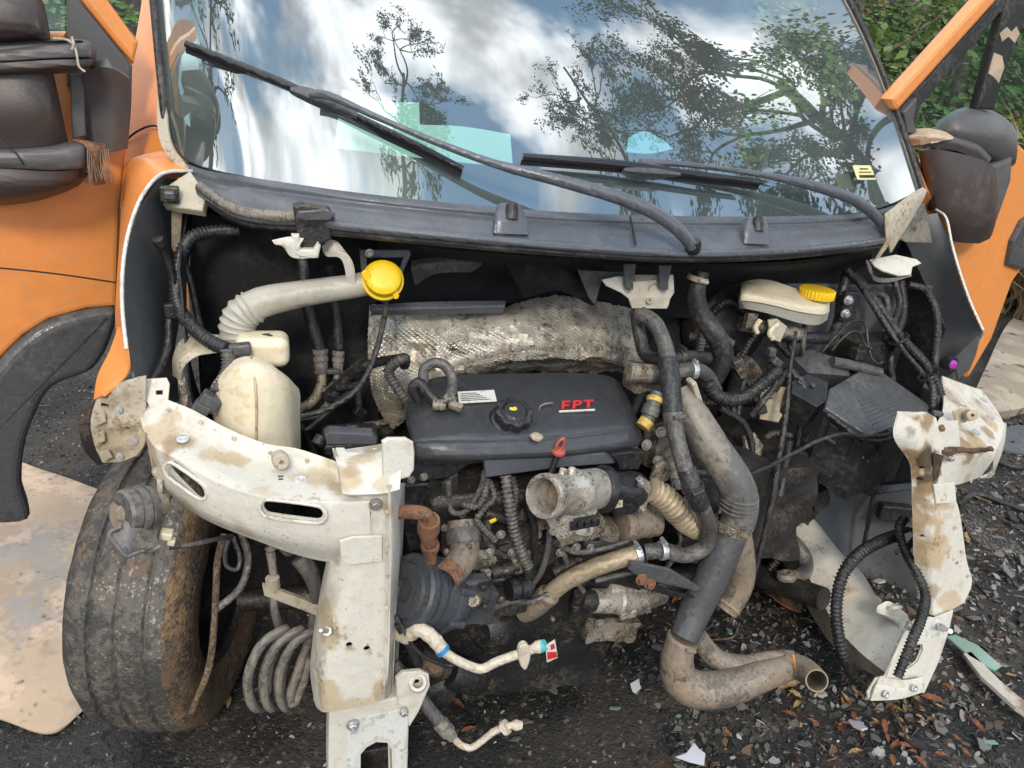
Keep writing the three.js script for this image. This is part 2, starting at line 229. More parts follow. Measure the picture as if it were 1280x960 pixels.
const M = {
  white: surf([[[0.43, 0.36, 0.27], nF, 0.48, 0.68, 0.65], [[0.25, 0.17, 0.1], nH, 0.6, 0.7, 0.6], [RUST, nG, 0.68, 0.76, 0.55], [[0.2, 0.18, 0.15], blend(nG, nE, 0.7), 0.7, 0.8, 0.4]], [0.61, 0.58, 0.505], 0.45, { rough: 0.5, bump: 0.0008, roughVar: [0.3, 0.75] }),
  primer: surf([[[0.32, 0.25, 0.15], nF, 0.45, 0.62, 0.75], [MUD, nG, 0.58, 0.7, 0.7]], [0.46, 0.41, 0.32], 0.35, { rough: 0.65, bump: 0.0008 }),
  orange: surf([[[0.6, 0.22, 0.07], nF, 0.5, 0.75, 0.45], [[0.5, 0.33, 0.2], blend(nH, nE, 0.5), 0.6, 0.74, 0.4]], [0.8, 0.29, 0.075], 0.9, { rough: 0.42, coat: 0.35, coatRough: 0.3 }),
  peach: surf([[[0.36, 0.25, 0.16], nF, 0.44, 0.6, 0.8], [[0.3, 0.28, 0.26], nH, 0.48, 0.6, 0.85], [[0.1, 0.07, 0.05], nG, 0.6, 0.7, 0.8], [[0.68, 0.5, 0.36], nB, 0.56, 0.7, 0.6]], [0.48, 0.36, 0.25], 0.9, { rough: 0.5, bump: 0.0012, bumpTex: bumpCast }),
  plastic: surf([[[0.1, 0.092, 0.08], nF, 0.52, 0.74, 0.4], [[0.2, 0.17, 0.13], nE, 0.74, 0.88, 0.45]], [0.018, 0.018, 0.02], 0.3, { rough: 0.4, bump: 0.0005, roughVar: [0.2, 0.55] }),
  plasticGrey: surf([[[0.16, 0.15, 0.13], nF, 0.5, 0.72, 0.5], [SOOT, nG, 0.56, 0.7, 0.55]], [0.075, 0.076, 0.08], 0.3, { rough: 0.42, bump: 0.0005, roughVar: [0.25, 0.6] }),
  cowl: surf([[[0.15, 0.145, 0.14], nF, 0.5, 0.75, 0.5], [[0.2, 0.18, 0.16], nE, 0.78, 0.9, 0.35]], [0.095, 0.102, 0.118], 0.7, { rough: 0.28, bump: 0.0003, bumpTex: bumpCast, roughVar: [0.22, 0.42] }),
  felt: surf([[[0.04, 0.037, 0.035], nF, 0.5, 0.7, 0.7]], [0.012, 0.012, 0.0135], 0.6, { rough: 0.95, bump: 0.0015 }),
  wing: surf([[[0.15, 0.145, 0.14], nF, 0.45, 0.75, 0.45], [SOOT, nH, 0.56, 0.7, 0.5]], [0.11, 0.115, 0.12], 0.7, { rough: 0.42 }),
  rubber: surf([[[0.12, 0.11, 0.095], nF, 0.48, 0.7, 0.5], [DUST, nE, 0.74, 0.88, 0.45]], [0.018, 0.0175, 0.018], 0.2, { rough: 0.5, bump: 0.0004 }),
  hoseGrey: surf([[[0.2, 0.18, 0.15], nF, 0.45, 0.68, 0.65], [SOOT, nG, 0.54, 0.68, 0.65]], [0.085, 0.08, 0.077], 0.2, { rough: 0.5, bump: 0.0005 }),
  loom: surf([[[0.12, 0.11, 0.1], nF, 0.5, 0.7, 0.45]], [0.026, 0.026, 0.028], 0.2, { rough: 0.42 }),
  alu: surf([[[0.3, 0.24, 0.17], nF, 0.45, 0.64, 0.75], [SOOT, nG, 0.54, 0.66, 0.75]], [0.52, 0.48, 0.42], 0.14, { rough: 0.45, metal: 0.4, bump: 0.0012, bumpTex: bumpCast }),
  aluDirty: surf([[[0.22, 0.17, 0.11], nF, 0.4, 0.6, 0.75], [SOOT, nG, 0.48, 0.62, 0.8]], [0.34, 0.3, 0.24], 0.14, { rough: 0.52, metal: 0.3, bump: 0.0015, bumpTex: bumpCast }),
  steel: surf([[[0.25, 0.18, 0.12], nF, 0.5, 0.68, 0.6], [RUST, nG, 0.6, 0.7, 0.5]], [0.36, 0.34, 0.32], 0.1, { rough: 0.42, metal: 0.6, bump: 0.0004 }),
  zinc: surf([[[0.3, 0.25, 0.2], nG, 0.55, 0.7, 0.6]], [0.6, 0.6, 0.6], 0.1, { rough: 0.35, metal: 0.7 }),
  rust: surf([[[0.085, 0.045, 0.028], nF, 0.45, 0.62, 0.8], [[0.34, 0.22, 0.13], nG, 0.58, 0.72, 0.6]], [0.22, 0.105, 0.055], 0.14, { rough: 0.8, bump: 0.0014, bumpTex: bumpCast }),
  castDark: surf([[[0.14, 0.115, 0.085], nF, 0.5, 0.68, 0.65], [[0.012, 0.011, 0.011], nG, 0.48, 0.62, 0.7]], [0.042, 0.039, 0.037], 0.14, { rough: 0.42, metal: 0.25, bump: 0.0016, bumpTex: bumpCast }),
  block: surf([[[0.1, 0.085, 0.065], nF, 0.52, 0.7, 0.6]], [0.017, 0.0165, 0.017], 0.18, { rough: 0.4, bump: 0.0016, bumpTex: bumpCast }),
  pipeBrown: surf([[[0.3, 0.23, 0.16], nF, 0.42, 0.62, 0.75], [[0.085, 0.075, 0.068], nH, 0.48, 0.62, 0.75], [SOOT, nG, 0.6, 0.72, 0.6]], [0.22, 0.18, 0.14], 0.28, { rough: 0.52, bump: 0.0008 }),
  pipeGrey: surf([[[0.27, 0.23, 0.18], nF, 0.42, 0.62, 0.75], [SOOT, nG, 0.58, 0.7, 0.6]], [0.12, 0.115, 0.11], 0.28, { rough: 0.46, bump: 0.0006 }),
  tan: surf([[[0.24, 0.18, 0.11], nF, 0.45, 0.65, 0.7], [SOOT, nG, 0.58, 0.72, 0.55]], [0.42, 0.34, 0.23], 0.2, { rough: 0.48, metal: 0.2, bump: 0.0006 }),
  creamPipe: surf([[[0.4, 0.3, 0.2], nF, 0.48, 0.66, 0.65], [SOOT, nG, 0.64, 0.74, 0.5]], [0.62, 0.55, 0.44], 0.16, { rough: 0.5, bump: 0.0004 }),
  mustard: surf([[[0.2, 0.14, 0.06], nF, 0.45, 0.65, 0.6]], [0.55, 0.36, 0.06], 0.1, { rough: 0.5 }),
  scorchAndShade: surf([[[0.02, 0.017, 0.015], nF, 0.48, 0.62, 0.8]], [0.12, 0.065, 0.03], 0.2, { rough: 0.75, bump: 0.001 }),  // brown of the burnt edge, also colours the painted shade beside the leg
  tank: surf([[[0.52, 0.37, 0.18], nF, 0.5, 0.7, 0.55], [MUD, nE, 0.76, 0.88, 0.4]], [0.72, 0.64, 0.47], 0.3, { rough: 0.38, bump: 0.0004 }),
  filler: surf([[[0.3, 0.27, 0.2], nF, 0.5, 0.7, 0.6]], [0.42, 0.4, 0.34], 0.25, { rough: 0.45 }),
  yellow: surf([[[0.6, 0.36, 0.02], nF, 0.55, 0.75, 0.45]], [0.87, 0.56, 0.012], 0.1, { rough: 0.4 }),
  mirror: surf([[[0.16, 0.13, 0.12], nF, 0.5, 0.78, 0.45]], [0.058, 0.044, 0.041], 0.7, { rough: 0.42, bump: 0.0005, bumpTex: bumpCast }),
  mirrorGrey: surf([[[0.2, 0.17, 0.15], nF, 0.5, 0.78, 0.4]], [0.095, 0.09, 0.092], 0.7, { rough: 0.45, bump: 0.0005, bumpTex: bumpCast }),
  tyre: surf([[[0.15, 0.13, 0.105], nF, 0.44, 0.62, 0.65], [MUD, nG, 0.6, 0.7, 0.6], [[0.42, 0.4, 0.37], blend(nA, nE, 0.6), 0.66, 0.76, 0.7]], [0.05, 0.049, 0.048], 0.35, { rough: 0.7, bump: 0.004 }),
  mudSide: surf([[[0.27, 0.17, 0.085], nF, 0.47, 0.66, 0.7], [[0.04, 0.036, 0.034], nG, 0.48, 0.62, 0.85]], [0.13, 0.085, 0.05], 0.3, { rough: 0.9, bump: 0.004 }),
  black: new THREE.MeshStandardMaterial({ color: new THREE.Color(0.012, 0.012, 0.013), roughness: 0.5 }),
  blackGloss: new THREE.MeshPhysicalMaterial({ color: new THREE.Color(0.02, 0.02, 0.022), roughness: 0.28 }),
  red: new THREE.MeshStandardMaterial({ color: new THREE.Color(0.55, 0.03, 0.03), roughness: 0.45 }),
  redDull: new THREE.MeshStandardMaterial({ color: new THREE.Color(0.4, 0.08, 0.06), roughness: 0.55 }),
  blue: new THREE.MeshStandardMaterial({ color: new THREE.Color(0.02, 0.2, 0.5), roughness: 0.5 }),
  teal: new THREE.MeshStandardMaterial({ color: new THREE.Color(0.1, 0.5, 0.5), roughness: 0.5 }),
  magenta: new THREE.MeshStandardMaterial({ color: new THREE.Color(0.35, 0.03, 0.33), roughness: 0.4 }),
  paper: new THREE.MeshStandardMaterial({ color: new THREE.Color(0.62, 0.86, 0.74), roughness: 0.9, side: THREE.DoubleSide }),
  cream: new THREE.MeshStandardMaterial({ color: new THREE.Color(0.7, 0.62, 0.3), roughness: 0.8 }),
  whiteLabel: surf([[[0.3, 0.28, 0.25], nB, 0.55, 0.72, 0.6]], [0.62, 0.62, 0.58], 0.1, { rough: 0.6 }),
  seatCloth: surf([], [0.026, 0.032, 0.032], 0.3, { rough: 0.95 }),
  glass: new THREE.MeshPhysicalMaterial({ color: new THREE.Color(0.78, 0.93, 0.88), roughness: 0.02, metalness: 0, transmission: 1, thickness: 0, ior: 1.5 }),
  screen: new THREE.MeshPhysicalMaterial({ color: new THREE.Color(0.74, 0.9, 0.86), roughness: 0.012, metalness: 0.1, transmission: 1, thickness: 0, ior: 3.5 }),
  mirrorGlass: new THREE.MeshStandardMaterial({ color: new THREE.Color(0.75, 0.8, 0.82), roughness: 0.05, metalness: 1 }),
};
// quilted aluminium foil: rows of small raised diamonds
M.foil = surf([[[0.33, 0.26, 0.18], nF, 0.44, 0.62, 0.7], [[0.08, 0.066, 0.053], nG, 0.55, 0.67, 0.75], [[0.03, 0.027, 0.025], nH, 0.55, 0.63, 0.92]], [0.53, 0.5, 0.44], 0.6, { rough: 0.42, metal: 0.35 });
M.compressor = surf([[[0.13, 0.11, 0.085], nF, 0.54, 0.7, 0.6], [SOOT, nG, 0.54, 0.68, 0.5]], [0.055, 0.06, 0.07], 0.2, { rough: 0.4, bump: 0.001, bumpTex: bumpCast });
// engine cover: black with a burnt, dusty bloom
M.cover = surf([[[0.075, 0.073, 0.07], nF, 0.56, 0.7, 0.5], [[0.16, 0.14, 0.12], nE, 0.8, 0.9, 0.45]], [0.05, 0.052, 0.057], 0.6, { rough: 0.28, bump: 0.0003, bumpTex: bumpCast, roughVar: [0.2, 0.36] });
M.whiteStained = M.white.clone(); M.whiteStained.vertexColors = true;


// ---------------------------------------------------------------- the van
const van = thing('van', 'stripped orange van with open doors and its front end torn off', 'van');
const part = (n, g, m, p = van) => add(n, g, m, p);
const addV = (a, d) => [a[0] + d[0], a[1] + d[1], a[2] + d[2]];

// windscreen, raked back from the cowl
const glassFoot = [[-.96,1.375,-.11],[-.906,1.345,-.04],[-.776,1.338,.06],[-.553,1.332,.14],[-.217,1.325,.18],[.108,1.325,.16],[.455,1.325,.085],[.733,1.337,.005],[.968,1.382,-.095]];
const glassAt = (k, t) => { const u = k / 8, b = glassFoot[k], c = Math.sin(Math.PI * Math.min(1, t / 1.25)) * 0.055; return addV(b, [(-0.062 - 0.17 * u) * t, 0.63 * t + c * 0.6, -0.49 * t + c * 0.8]); };
const glassRows = [0, 0.3, 0.6, 0.95, 1.25].map((t) => glassFoot.map((_, k) => glassAt(k, t)));
const screen = part('windscreen', sheet(glassRows, 0.0001, { su: 8, sv: 8, raw: false }), M.screen);
screen.geometry = uvBox((() => { // single pane skin
  const nu = 40, nv = 64, pos = [], idx = []; for (let i = 0; i <= nu; i++) for (let j = 0; j <= nv; j++) pos.push(...gridPoint(glassRows, i / nu, j / nv));
  for (let i = 0; i < nu; i++) for (let j = 0; j < nv; j++) { const a = i * (nv + 1) + j; idx.push(a, a + 1, a + nv + 2, a, a + nv + 2, a + nv + 1); }
  const g = new THREE.BufferGeometry(); g.setAttribute('position', new THREE.Float32BufferAttribute(pos, 3)); g.setIndex(idx); g.computeVertexNormals(); return g; })());
{ // black enamel border printed on the inside of the pane
  const inn = (t, k) => addV(glassAt(k, t), [0, -0.004, -0.005]);
  const inset = (row, e, s) => row.map((p, i) => i === e ? p : p);
  const foot = [[0, 1, 2, 3, 4, 5, 6, 7, 8].map((k) => inn(0, k)), [0, 1, 2, 3, 4, 5, 6, 7, 8].map((k) => inn(0.11, k))];
  add('enamel_border', sheet(foot, 0.001, { su: 2, sv: 6 }), M.blackGloss, screen);
  for (const [a, b, f] of [[0, 1, 0.35], [8, 7, 0.55]]) add('enamel_border', sheet([0, 0.3, 0.6, 0.95, 1.25].map((t) => [inn(t, a), mid(inn(t, a), inn(t, b), f)]), 0.001, { su: 4, sv: 2 }), M.blackGloss, screen);
  const side = (k) => [0, 0.3, 0.6, 0.95, 1.25].map((t) => addV(glassAt(k, t), [k ? 0.004 : -0.004, 0.002, 0.004]));
  add('rubber_gasket', tube(side(0), 0.008), M.rubber, screen); add('rubber_gasket', tube(side(8), 0.008), M.rubber, screen);
  // inspection sticker with two printed lines
  const sc = [[.644,1.443,-.01],[.711,1.445,-.025],[.723,1.413,-.005],[.653,1.411,.01]].map((p) => addV(p, [0, 0, 0.006]));
  const st = add('sticker', plate(sc, 0.0008, { bevel: 0 }), M.cream, screen);
  const A = V3(sc[3]), ex = V3(sc[2]).sub(A), ey = V3(sc[0]).sub(A), nn = ex.clone().cross(ey).normalize(), at = (u, v) => A.clone().addScaledVector(ex, u).addScaledVector(ey, v).addScaledVector(nn, 0.0012).toArray();
  for (const [v, u0, u1, h] of [[0.12, 0.15, 0.95, 0.2], [0.48, 0.2, 0.8, 0.07], [0.7, 0.3, 0.75, 0.09]]) { const q = []; let u = u0; const gs = []; while (u < u1) { const w = 0.03 + 0.05 * rnd(); gs.push(plate([at(u, v), at(u + w, v), at(u + w, v + h), at(u, v + h)], 0.0004, { bevel: 0 })); u += w + 0.025; } add('print', gs, M.black, st); }
}

// front pillars and roof
const pillarL = part('front_pillar', sheet([[[-1.087,1.204,-.25],[-1.017,1.278,-.19],[-.923,1.322,-.11]], [[-1.068,1.359,-.3],[-1.015,1.37,-.23],[-.965,1.378,-.165]], [[-1.054,1.516,-.38],[-1.01,1.514,-.31],[-.975,1.506,-.262]], [[-1.033,1.642,-.45],[-1,1.644,-.39],[-.981,1.646,-.368]], [[-1.007,1.868,-.58],[-.989,1.863,-.52],[-.98,1.861,-.5]]], 0.03, { su: 6, sv: 5 }), M.orange);
add('drip_rail', sheet([[[-.94,1.329,-.06],[-.921,1.332,-.05]], [[-.978,1.384,-.1],[-.957,1.387,-.09]], [[-.984,1.507,-.2],[-.968,1.509,-.19]], [[-.991,1.642,-.31],[-.972,1.644,-.295]], [[-.992,1.853,-.45],[-.973,1.853,-.43]]], 0.006, { su: 5, sv: 2 }), M.primer, pillarL);
add('panel_seam', tube([[-1.073,1.346,-.292],[-1.037,1.377,-.245],[-.998,1.396,-.2],[-.972,1.392,-.168]], 0.0022), M.felt, pillarL);
const pillarR = part('front_pillar', sheet([[[.997,1.378,-.125],[1.052,1.372,-.15],[1.159,1.317,-.2]], [[.941,1.534,-.22],[.979,1.534,-.24],[1.044,1.53,-.29]], [[.872,1.697,-.32],[.908,1.7,-.34],[.974,1.7,-.4]], [[.803,1.853,-.42],[.834,1.857,-.44],[.894,1.867,-.5]], [[.7,2.073,-.55],[.727,2.079,-.57],[.774,2.091,-.62]]], 0.03, { su: 6, sv: 5 }), M.orange);
add('drip_rail', tube([[.994,1.374,-.12],[.943,1.523,-.215],[.869,1.693,-.315],[.796,1.852,-.415],[.697,2.071,-.545]], 0.006), M.primer, pillarR);
const topL = glassAt(0, 1.25), topR = glassAt(8, 1.25), topC = glassAt(4, 1.25);
part('roof', sheet([[addV(topL, [-.02, 0, 0]), addV(topC, [0, .03, .01]), addV(topR, [.02, 0, 0])], [[-1.02, 2.3, -1.1], [0.02, 2.36, -1.1], [1.0, 2.3, -1.1]], [[-1.05, 2.32, -2.4], [0, 2.4, -2.4], [1.03, 2.32, -2.4]]], 0.03, { out: [0, 1, 0] }), M.orange);
for (const [s, x] of [[-1, -1.06], [1, 1.04]]) part('side_panel', sheet([[[x, 0.45, -1.25], [x, 1.4, -1.27], [x * 0.97, 2.3, -1.3]], [[x, 0.45, -2.4], [x, 1.4, -2.4], [x * 0.97, 2.3, -2.4]]], 0.03, { out: [s, 0, 0] }), M.orange);
for (const x of [-0.99, 0.97]) part('pillar_trim', box([x, 1.4, -1.26], [0.12, 1.8, 0.1], [0, 0, 0], 0.03), M.plasticGrey);
part('instrument_hood', sheet([[[.458,1.363,-.12],[.5,1.483,-.16],[.621,1.557,-.2],[.774,1.587,-.24],[.911,1.566,-.27],[1.034,1.394,-.26]], [[.585,1.331,-.3],[.628,1.463,-.34],[.758,1.545,-.38],[.923,1.577,-.42],[1.071,1.554,-.45],[1.206,1.365,-.44]]], 0.012, { su: 4, sv: 6, out: [0, 1, 0] }), M.hoseGrey);
part('instrument_face', plate([[.528,1.353,-.2],[.544,1.469,-.2],[.653,1.541,-.23],[.777,1.568,-.25],[.895,1.547,-.27],[1.014,1.392,-.27]], 0.01), M.hoseGrey);
part('brake_booster', turned([0.42, 1.0, -0.1], [0.44, 1.0, 0.02], [[0, 0.13], [0.4, 0.13], [0.5, 0.125], [0.9, 0.06], [1, 0.05], [1, 0]], 40), M.castDark);
part('cab_bulkhead', box([0, 1.35, -1.75], [2.04, 1.9, 0.03]), M.felt);
part('cab_floor', box([0, 0.5, -0.95], [1.95, 0.05, 1.6]), M.felt);
// cab: dashboard, seats, steering wheel
part('dashboard', sheet([[0, 2, 4, 6, 8].map((k) => addV(glassFoot[k], [k < 4 ? 0.05 : k > 4 ? -0.05 : 0, -0.03, -0.03])), [0, 2, 4, 6, 8].map((k) => addV(glassFoot[k], [k < 4 ? 0.05 : k > 4 ? -0.05 : 0, 0.0, -0.26])), [0, 2, 4, 6, 8].map((k) => addV(glassFoot[k], [0, -0.03, -0.5])), [0, 2, 4, 6, 8].map((k) => addV(glassFoot[k], [0, -0.5, -0.46]))], 0.02, { out: [0, 1, 0] }), M.seatCloth);
for (const x of [-0.62, -0.18, 0.58]) { const s = part('seat', [box([x, 1.25, -1.25], [0.44, 0.75, 0.14], [-0.15, 0, 0], 0.06), box([x, 0.85, -1.0], [0.46, 0.16, 0.5], [0, 0, 0], 0.06)], M.seatCloth); add('head_restraint', box([x, 1.75, -1.32], [0.27, 0.2, 0.1], [-0.15, 0, 0], 0.045), M.seatCloth, s); }
{ const w = new THREE.TorusGeometry(0.19, 0.015, 10, 40); w.rotateX(-0.75); w.translate(0.56, 1.34, -0.66); const sw = part('steering_wheel', w, M.black); add('wheel_hub', box([0.56, 1.33, -0.67], [0.17, 0.13, 0.06], [-0.75, 0, 0], 0.03), M.plastic, sw); add('wheel_hub', box([0.56, 1.33, -0.665], [0.37, 0.03, 0.02], [-0.75, 0, 0], 0.008), M.plastic, sw); }

// left-behind fender skin beside the pillar, its pale cut edge, and the dark wall inside it
const lipL = [[-.912,1.329,-.05],[-.962,1.33,0],[-.992,1.302,.06],[-1.012,1.251,.12],[-1.02,1.195,.18],[-1.02,1.128,.23],[-1.013,1.066,.27]];
const wingL = part('fender', sheet(lipL.map((p, i) => [p, [[-.956,1.348,-.1],[-1.013,1.333,-.08],[-1.03,1.277,-.02],[-1.039,1.211,.04],[-1.042,1.15,.1],[-1.041,1.091,.15],[-1.033,1.037,.2]][i], [[-.982,1.354,-.14],[-1.058,1.314,-.2],[-1.068,1.236,-.16],[-1.066,1.175,-.08],[-1.067,1.096,0],[-1.064,1.051,.06],[-1.056,1.003,.12]][i]]), 0.003, { su: 5, sv: 5, out: [-1, 0, 1] }), M.orange);
lab(wingL, 'orange fender strip with a pale cut edge below the windscreen');
add('cut_edge', tube(lipL, 0.0035), M.whiteLabel, wingL);
part('inner_wing', sheet([[[-.971,1.319,-.01],[-.948,1.303,-.1],[-.921,1.281,-.2]], [[-1.009,1.238,.1],[-.974,1.208,-.04],[-.932,1.168,-.16]], [[-1.017,1.141,.2],[-.985,1.095,.06],[-.951,1.044,-.06]], [[-1.009,1.041,.26],[-.991,.988,.2],[-.962,.957,.06]], [[-.994,.971,.28],[-.985,.936,.24],[-.944,.888,.1]]], 0.004, { su: 6, sv: 6, out: [1, 0, 0.5] }), M.wing);
part('fender_tip', sheet([[[-1.028,1.097,.24],[-1.013,1.066,.27]], [[-1.047,1.049,.24],[-1.012,1.031,.28]], [[-1.07,1.003,.24],[-1.027,1.007,.28]], [[-1.081,.956,.24],[-1.057,.983,.28]]], 0.004, { su: 5, sv: 4, out: [-1, 0, 1] }), M.orange);
{ const hb = part('lamp_bracket', cut(sheet([[[-1.075,.96,.25],[-1.024,1.009,.285],[-.983,1.022,.29]], [[-1.088,.916,.25],[-1.035,.941,.28],[-.989,.952,.29]], [[-1.086,.869,.25],[-1.04,.893,.28],[-.993,.897,.3]], [[-1.074,.837,.26],[-1.041,.848,.28],[-1.01,.869,.3]]], 0.006, { su: 6, sv: 6, warp: (p, u, v) => { p.z += 0.006 * Math.max(0, Math.sin(u * 19)) * (v > 0.25 && v < 0.8 ? 1 : 0.2); } }), [box([-1.058,.956,.27], [0.015, 0.008, 0.05], [0, 0, 0.1], 0.001), box([-1.078,.878,.265], [0.013, 0.007, 0.05], [0, 0, 0.1], 0.001), holeAt([-1.021,.919,.285], [0, 0, 1], 0.004)]), M.primer);
  for (const q of [[-1.033,.957,.287],[-1.011,.897,.297],[-1.039,.863,.287]]) add('bracket_bolt', turned(q, addV(q, [0, 0.0005, 0.003]), [[0, 0], [0, 0.007], [0.6, 0.0065], [0.6, 0.004], [1, 0.003], [1, 0]], 14), M.zinc, hb);
  for (const q of [[[-1.079,.934,.262],[-1.059,.948,.272],[-1.058,.929,.274],[-1.078,.916,.264]], [[-1.084,.895,.262],[-1.064,.912,.272],[-1.063,.891,.274],[-1.08,.877,.266]], [[-1.076,.865,.268],[-1.06,.875,.276],[-1.053,.86,.28],[-1.069,.847,.272]]]) add('bracket_pad', plate(q.map((p) => addV(p, [0, 0, 0.006])), 0.005, { bevel: 0.0018, bs: 2 }), M.primer, hb);
  part('lamp_seal', sheet([[[-1.099,.928,.22],[-1.076,.958,.245]], [[-1.114,.899,.22],[-1.091,.91,.245]], [[-1.112,.848,.22],[-1.088,.864,.245]], [[-1.09,.815,.23],[-1.074,.828,.25]]], 0.02, { su: 4, sv: 2 }), M.rubber); }

// cowl panel under the windscreen with its edge seal
const cowlTop = [[-.944,1.344,-.085],[-.883,1.336,-.025],[-.776,1.339,.065],[-.554,1.333,.145],[-.219,1.326,.186],[.104,1.327,.168],[.453,1.326,.088],[.739,1.333,0],[.958,1.365,-.09]];
const cowlFoot = [[-.897,1.307,.02],[-.821,1.279,.1],[-.706,1.288,.18],[-.539,1.294,.26],[-.254,1.288,.3],[.047,1.278,.29],[.301,1.276,.23],[.536,1.275,.15],[.734,1.277,.07]];
const cowl = part('cowl_panel', sheet([cowlTop, cowlTop.map((a, k) => addV(mid(a, cowlFoot[k], 0.12), [0, -0.004, 0.002])), cowlTop.map((a, k) => addV(mid(a, cowlFoot[k], 0.16), [0, -0.012, 0])), cowlTop.map((a, k) => addV(mid(a, cowlFoot[k], 0.55), [0, 0.0, 0])), cowlFoot], 0.004, { su: 6, sv: 8 }), M.cowl);
add('panel_joint', sheet([[[-.045,1.324,.186],[-.043,1.324,.186]], [[-.084,1.29,.306],[-.08,1.291,.306]]].map((r) => r.map((p) => addV(p, [0, 0.002, 0.002]))), 0.003), M.felt, cowl);
part('cowl_seal', tube(cowlFoot.map((p) => addV(p, [0, -0.004, 0.006])), 0.0085), M.cowl);
part('seal_skirt', sheet([cowlFoot.map((p) => addV(p, [0, -0.008, 0])), cowlFoot.map((p) => addV(p, [0, -0.02, 0.004])), cowlFoot.map((p, k) => addV(p, [0, -0.027, -0.008]))], 0.006, { su: 4, sv: 6 }), M.rubber);
part('cowl_tray', sheet([cowlFoot.map((p) => addV(p, [0, -0.028, -0.012])), cowlFoot.map((p) => [p[0] * 0.99, p[1] - 0.045, -0.08])], 0.01, { su: 2, sv: 4, out: [0, -1, 0] }), M.plastic);
for (const [a, b] of [[[-.332,1.303,.275], [-.329,1.337,.25]], [[.243,1.292,.23], [.254,1.327,.205]]]) {
  const h = part('bonnet_stop', sheet([[addV(b, [-.022, .0, -.02]), addV(b, [-.018, .012, -.0]), addV(b, [.018, .012, 0]), addV(b, [.022, 0, -.02])], [addV(a, [-.03, .016, -.015]), addV(a, [-.026, .026, .0]), addV(a, [.026, .026, 0]), addV(a, [.03, .016, -.015])], [addV(a, [-.034, -.006, .0]), addV(a, [-.03, -.004, .014]), addV(a, [.03, -.004, .014]), addV(a, [.034, -.006, .0])]], 0.004, { su: 5, sv: 5 }), M.cowl);
  add('rubber_knob', turned(addV(a, [0, .02, 0]), addV(a, [0.002, .05, -.012]), [[0, 0.013], [0.5, 0.0125], [0.9, 0.0105], [1, 0.006], [1, 0]], 16), M.rubber, h);
}
part('nozzle_cap', turned([.049,1.293,.3], [.051,1.313,.3], [[0, 0.014], [0.6, 0.013], [1, 0.009], [1, 0]], 16), M.plasticGrey);

// wipers
function wiper(armPts, armR, blade, pivot, clipAt, spoil) {
  const w = new THREE.Group(); w.name = 'wiper'; van.add(w);
  add('wiper_arm', tube(armPts, armR, { radial: 10 }), M.cowl, w);
  const bl = blade.map((p) => addV(p, [0, 0.006, 0.008]));
  add('wiper_blade', [tube(bl, [0.007, 0.0085, 0.0095, 0.0085, 0.008, 0.0075, 0.006], { radial: 8 }), sheet([bl.map((p) => addV(p, [0, -0.004, -0.003])), bl.map((p) => addV(p, [-0.002, -0.017, -0.004]))], 0.003, { sv: 6, su: 2 })], M.blackGloss, w);
  const c = V3(clipAt[0]), d = V3(clipAt[1]).sub(c);
  add('blade_clip', sheet([0, 0.25, 0.6, 1].map((t, i) => { const q = c.clone().addScaledVector(d, t).toArray(), h = [0.008, 0.017, 0.017, 0.008][i]; return [addV(q, [0, -h, 0.0]), addV(q, [0, 0.0, 0.022]), addV(q, [0.002, h, 0.008])]; }), 0.006, { su: 5, sv: 4 }), M.plasticGrey, w);
  if (pivot) add('pivot_cap', turned(pivot[0], pivot[1], [[0, 0.016], [0.7, 0.015], [1, 0.01], [1, 0]], 16), M.plastic, w);
  return w;
}
wiper([[.044,1.292,.31],[-.001,1.328,.31],[-.055,1.356,.3],[-.129,1.378,.285],[-.238,1.398,.26],[-.356,1.416,.22],[-.471,1.445,.17],[-.571,1.476,.125],[-.664,1.505,.08],[-.688,1.502,.065]], [0.013, 0.014, 0.014, 0.013, 0.011, 0.008, 0.007, 0.006, 0.007, 0.009], [[-.916,1.56,-.1],[-.831,1.535,-.06],[-.742,1.509,-.015],[-.661,1.483,.03],[-.579,1.454,.07],[-.491,1.423,.115],[-.404,1.389,.15]], [[.051,1.284,.3], [.042,1.306,.315]], [[-.724,1.504,0], [-.602,1.47,.065]]);
wiper([[.718,1.313,.07],[.653,1.349,.08],[.58,1.376,.09],[.492,1.394,.1],[.338,1.415,.12],[.177,1.428,.14],[.052,1.433,.15],[-.023,1.43,.15]], [0.012, 0.014, 0.014, 0.011, 0.007, 0.006, 0.006, 0.008], [[-.288,1.421,.16],[-.206,1.421,.165],[-.119,1.42,.165],[-.026,1.417,.162],[.074,1.41,.155],[.179,1.404,.145],[.293,1.397,.125]], null, [[-.073,1.415,.165], [.063,1.413,.155]]);

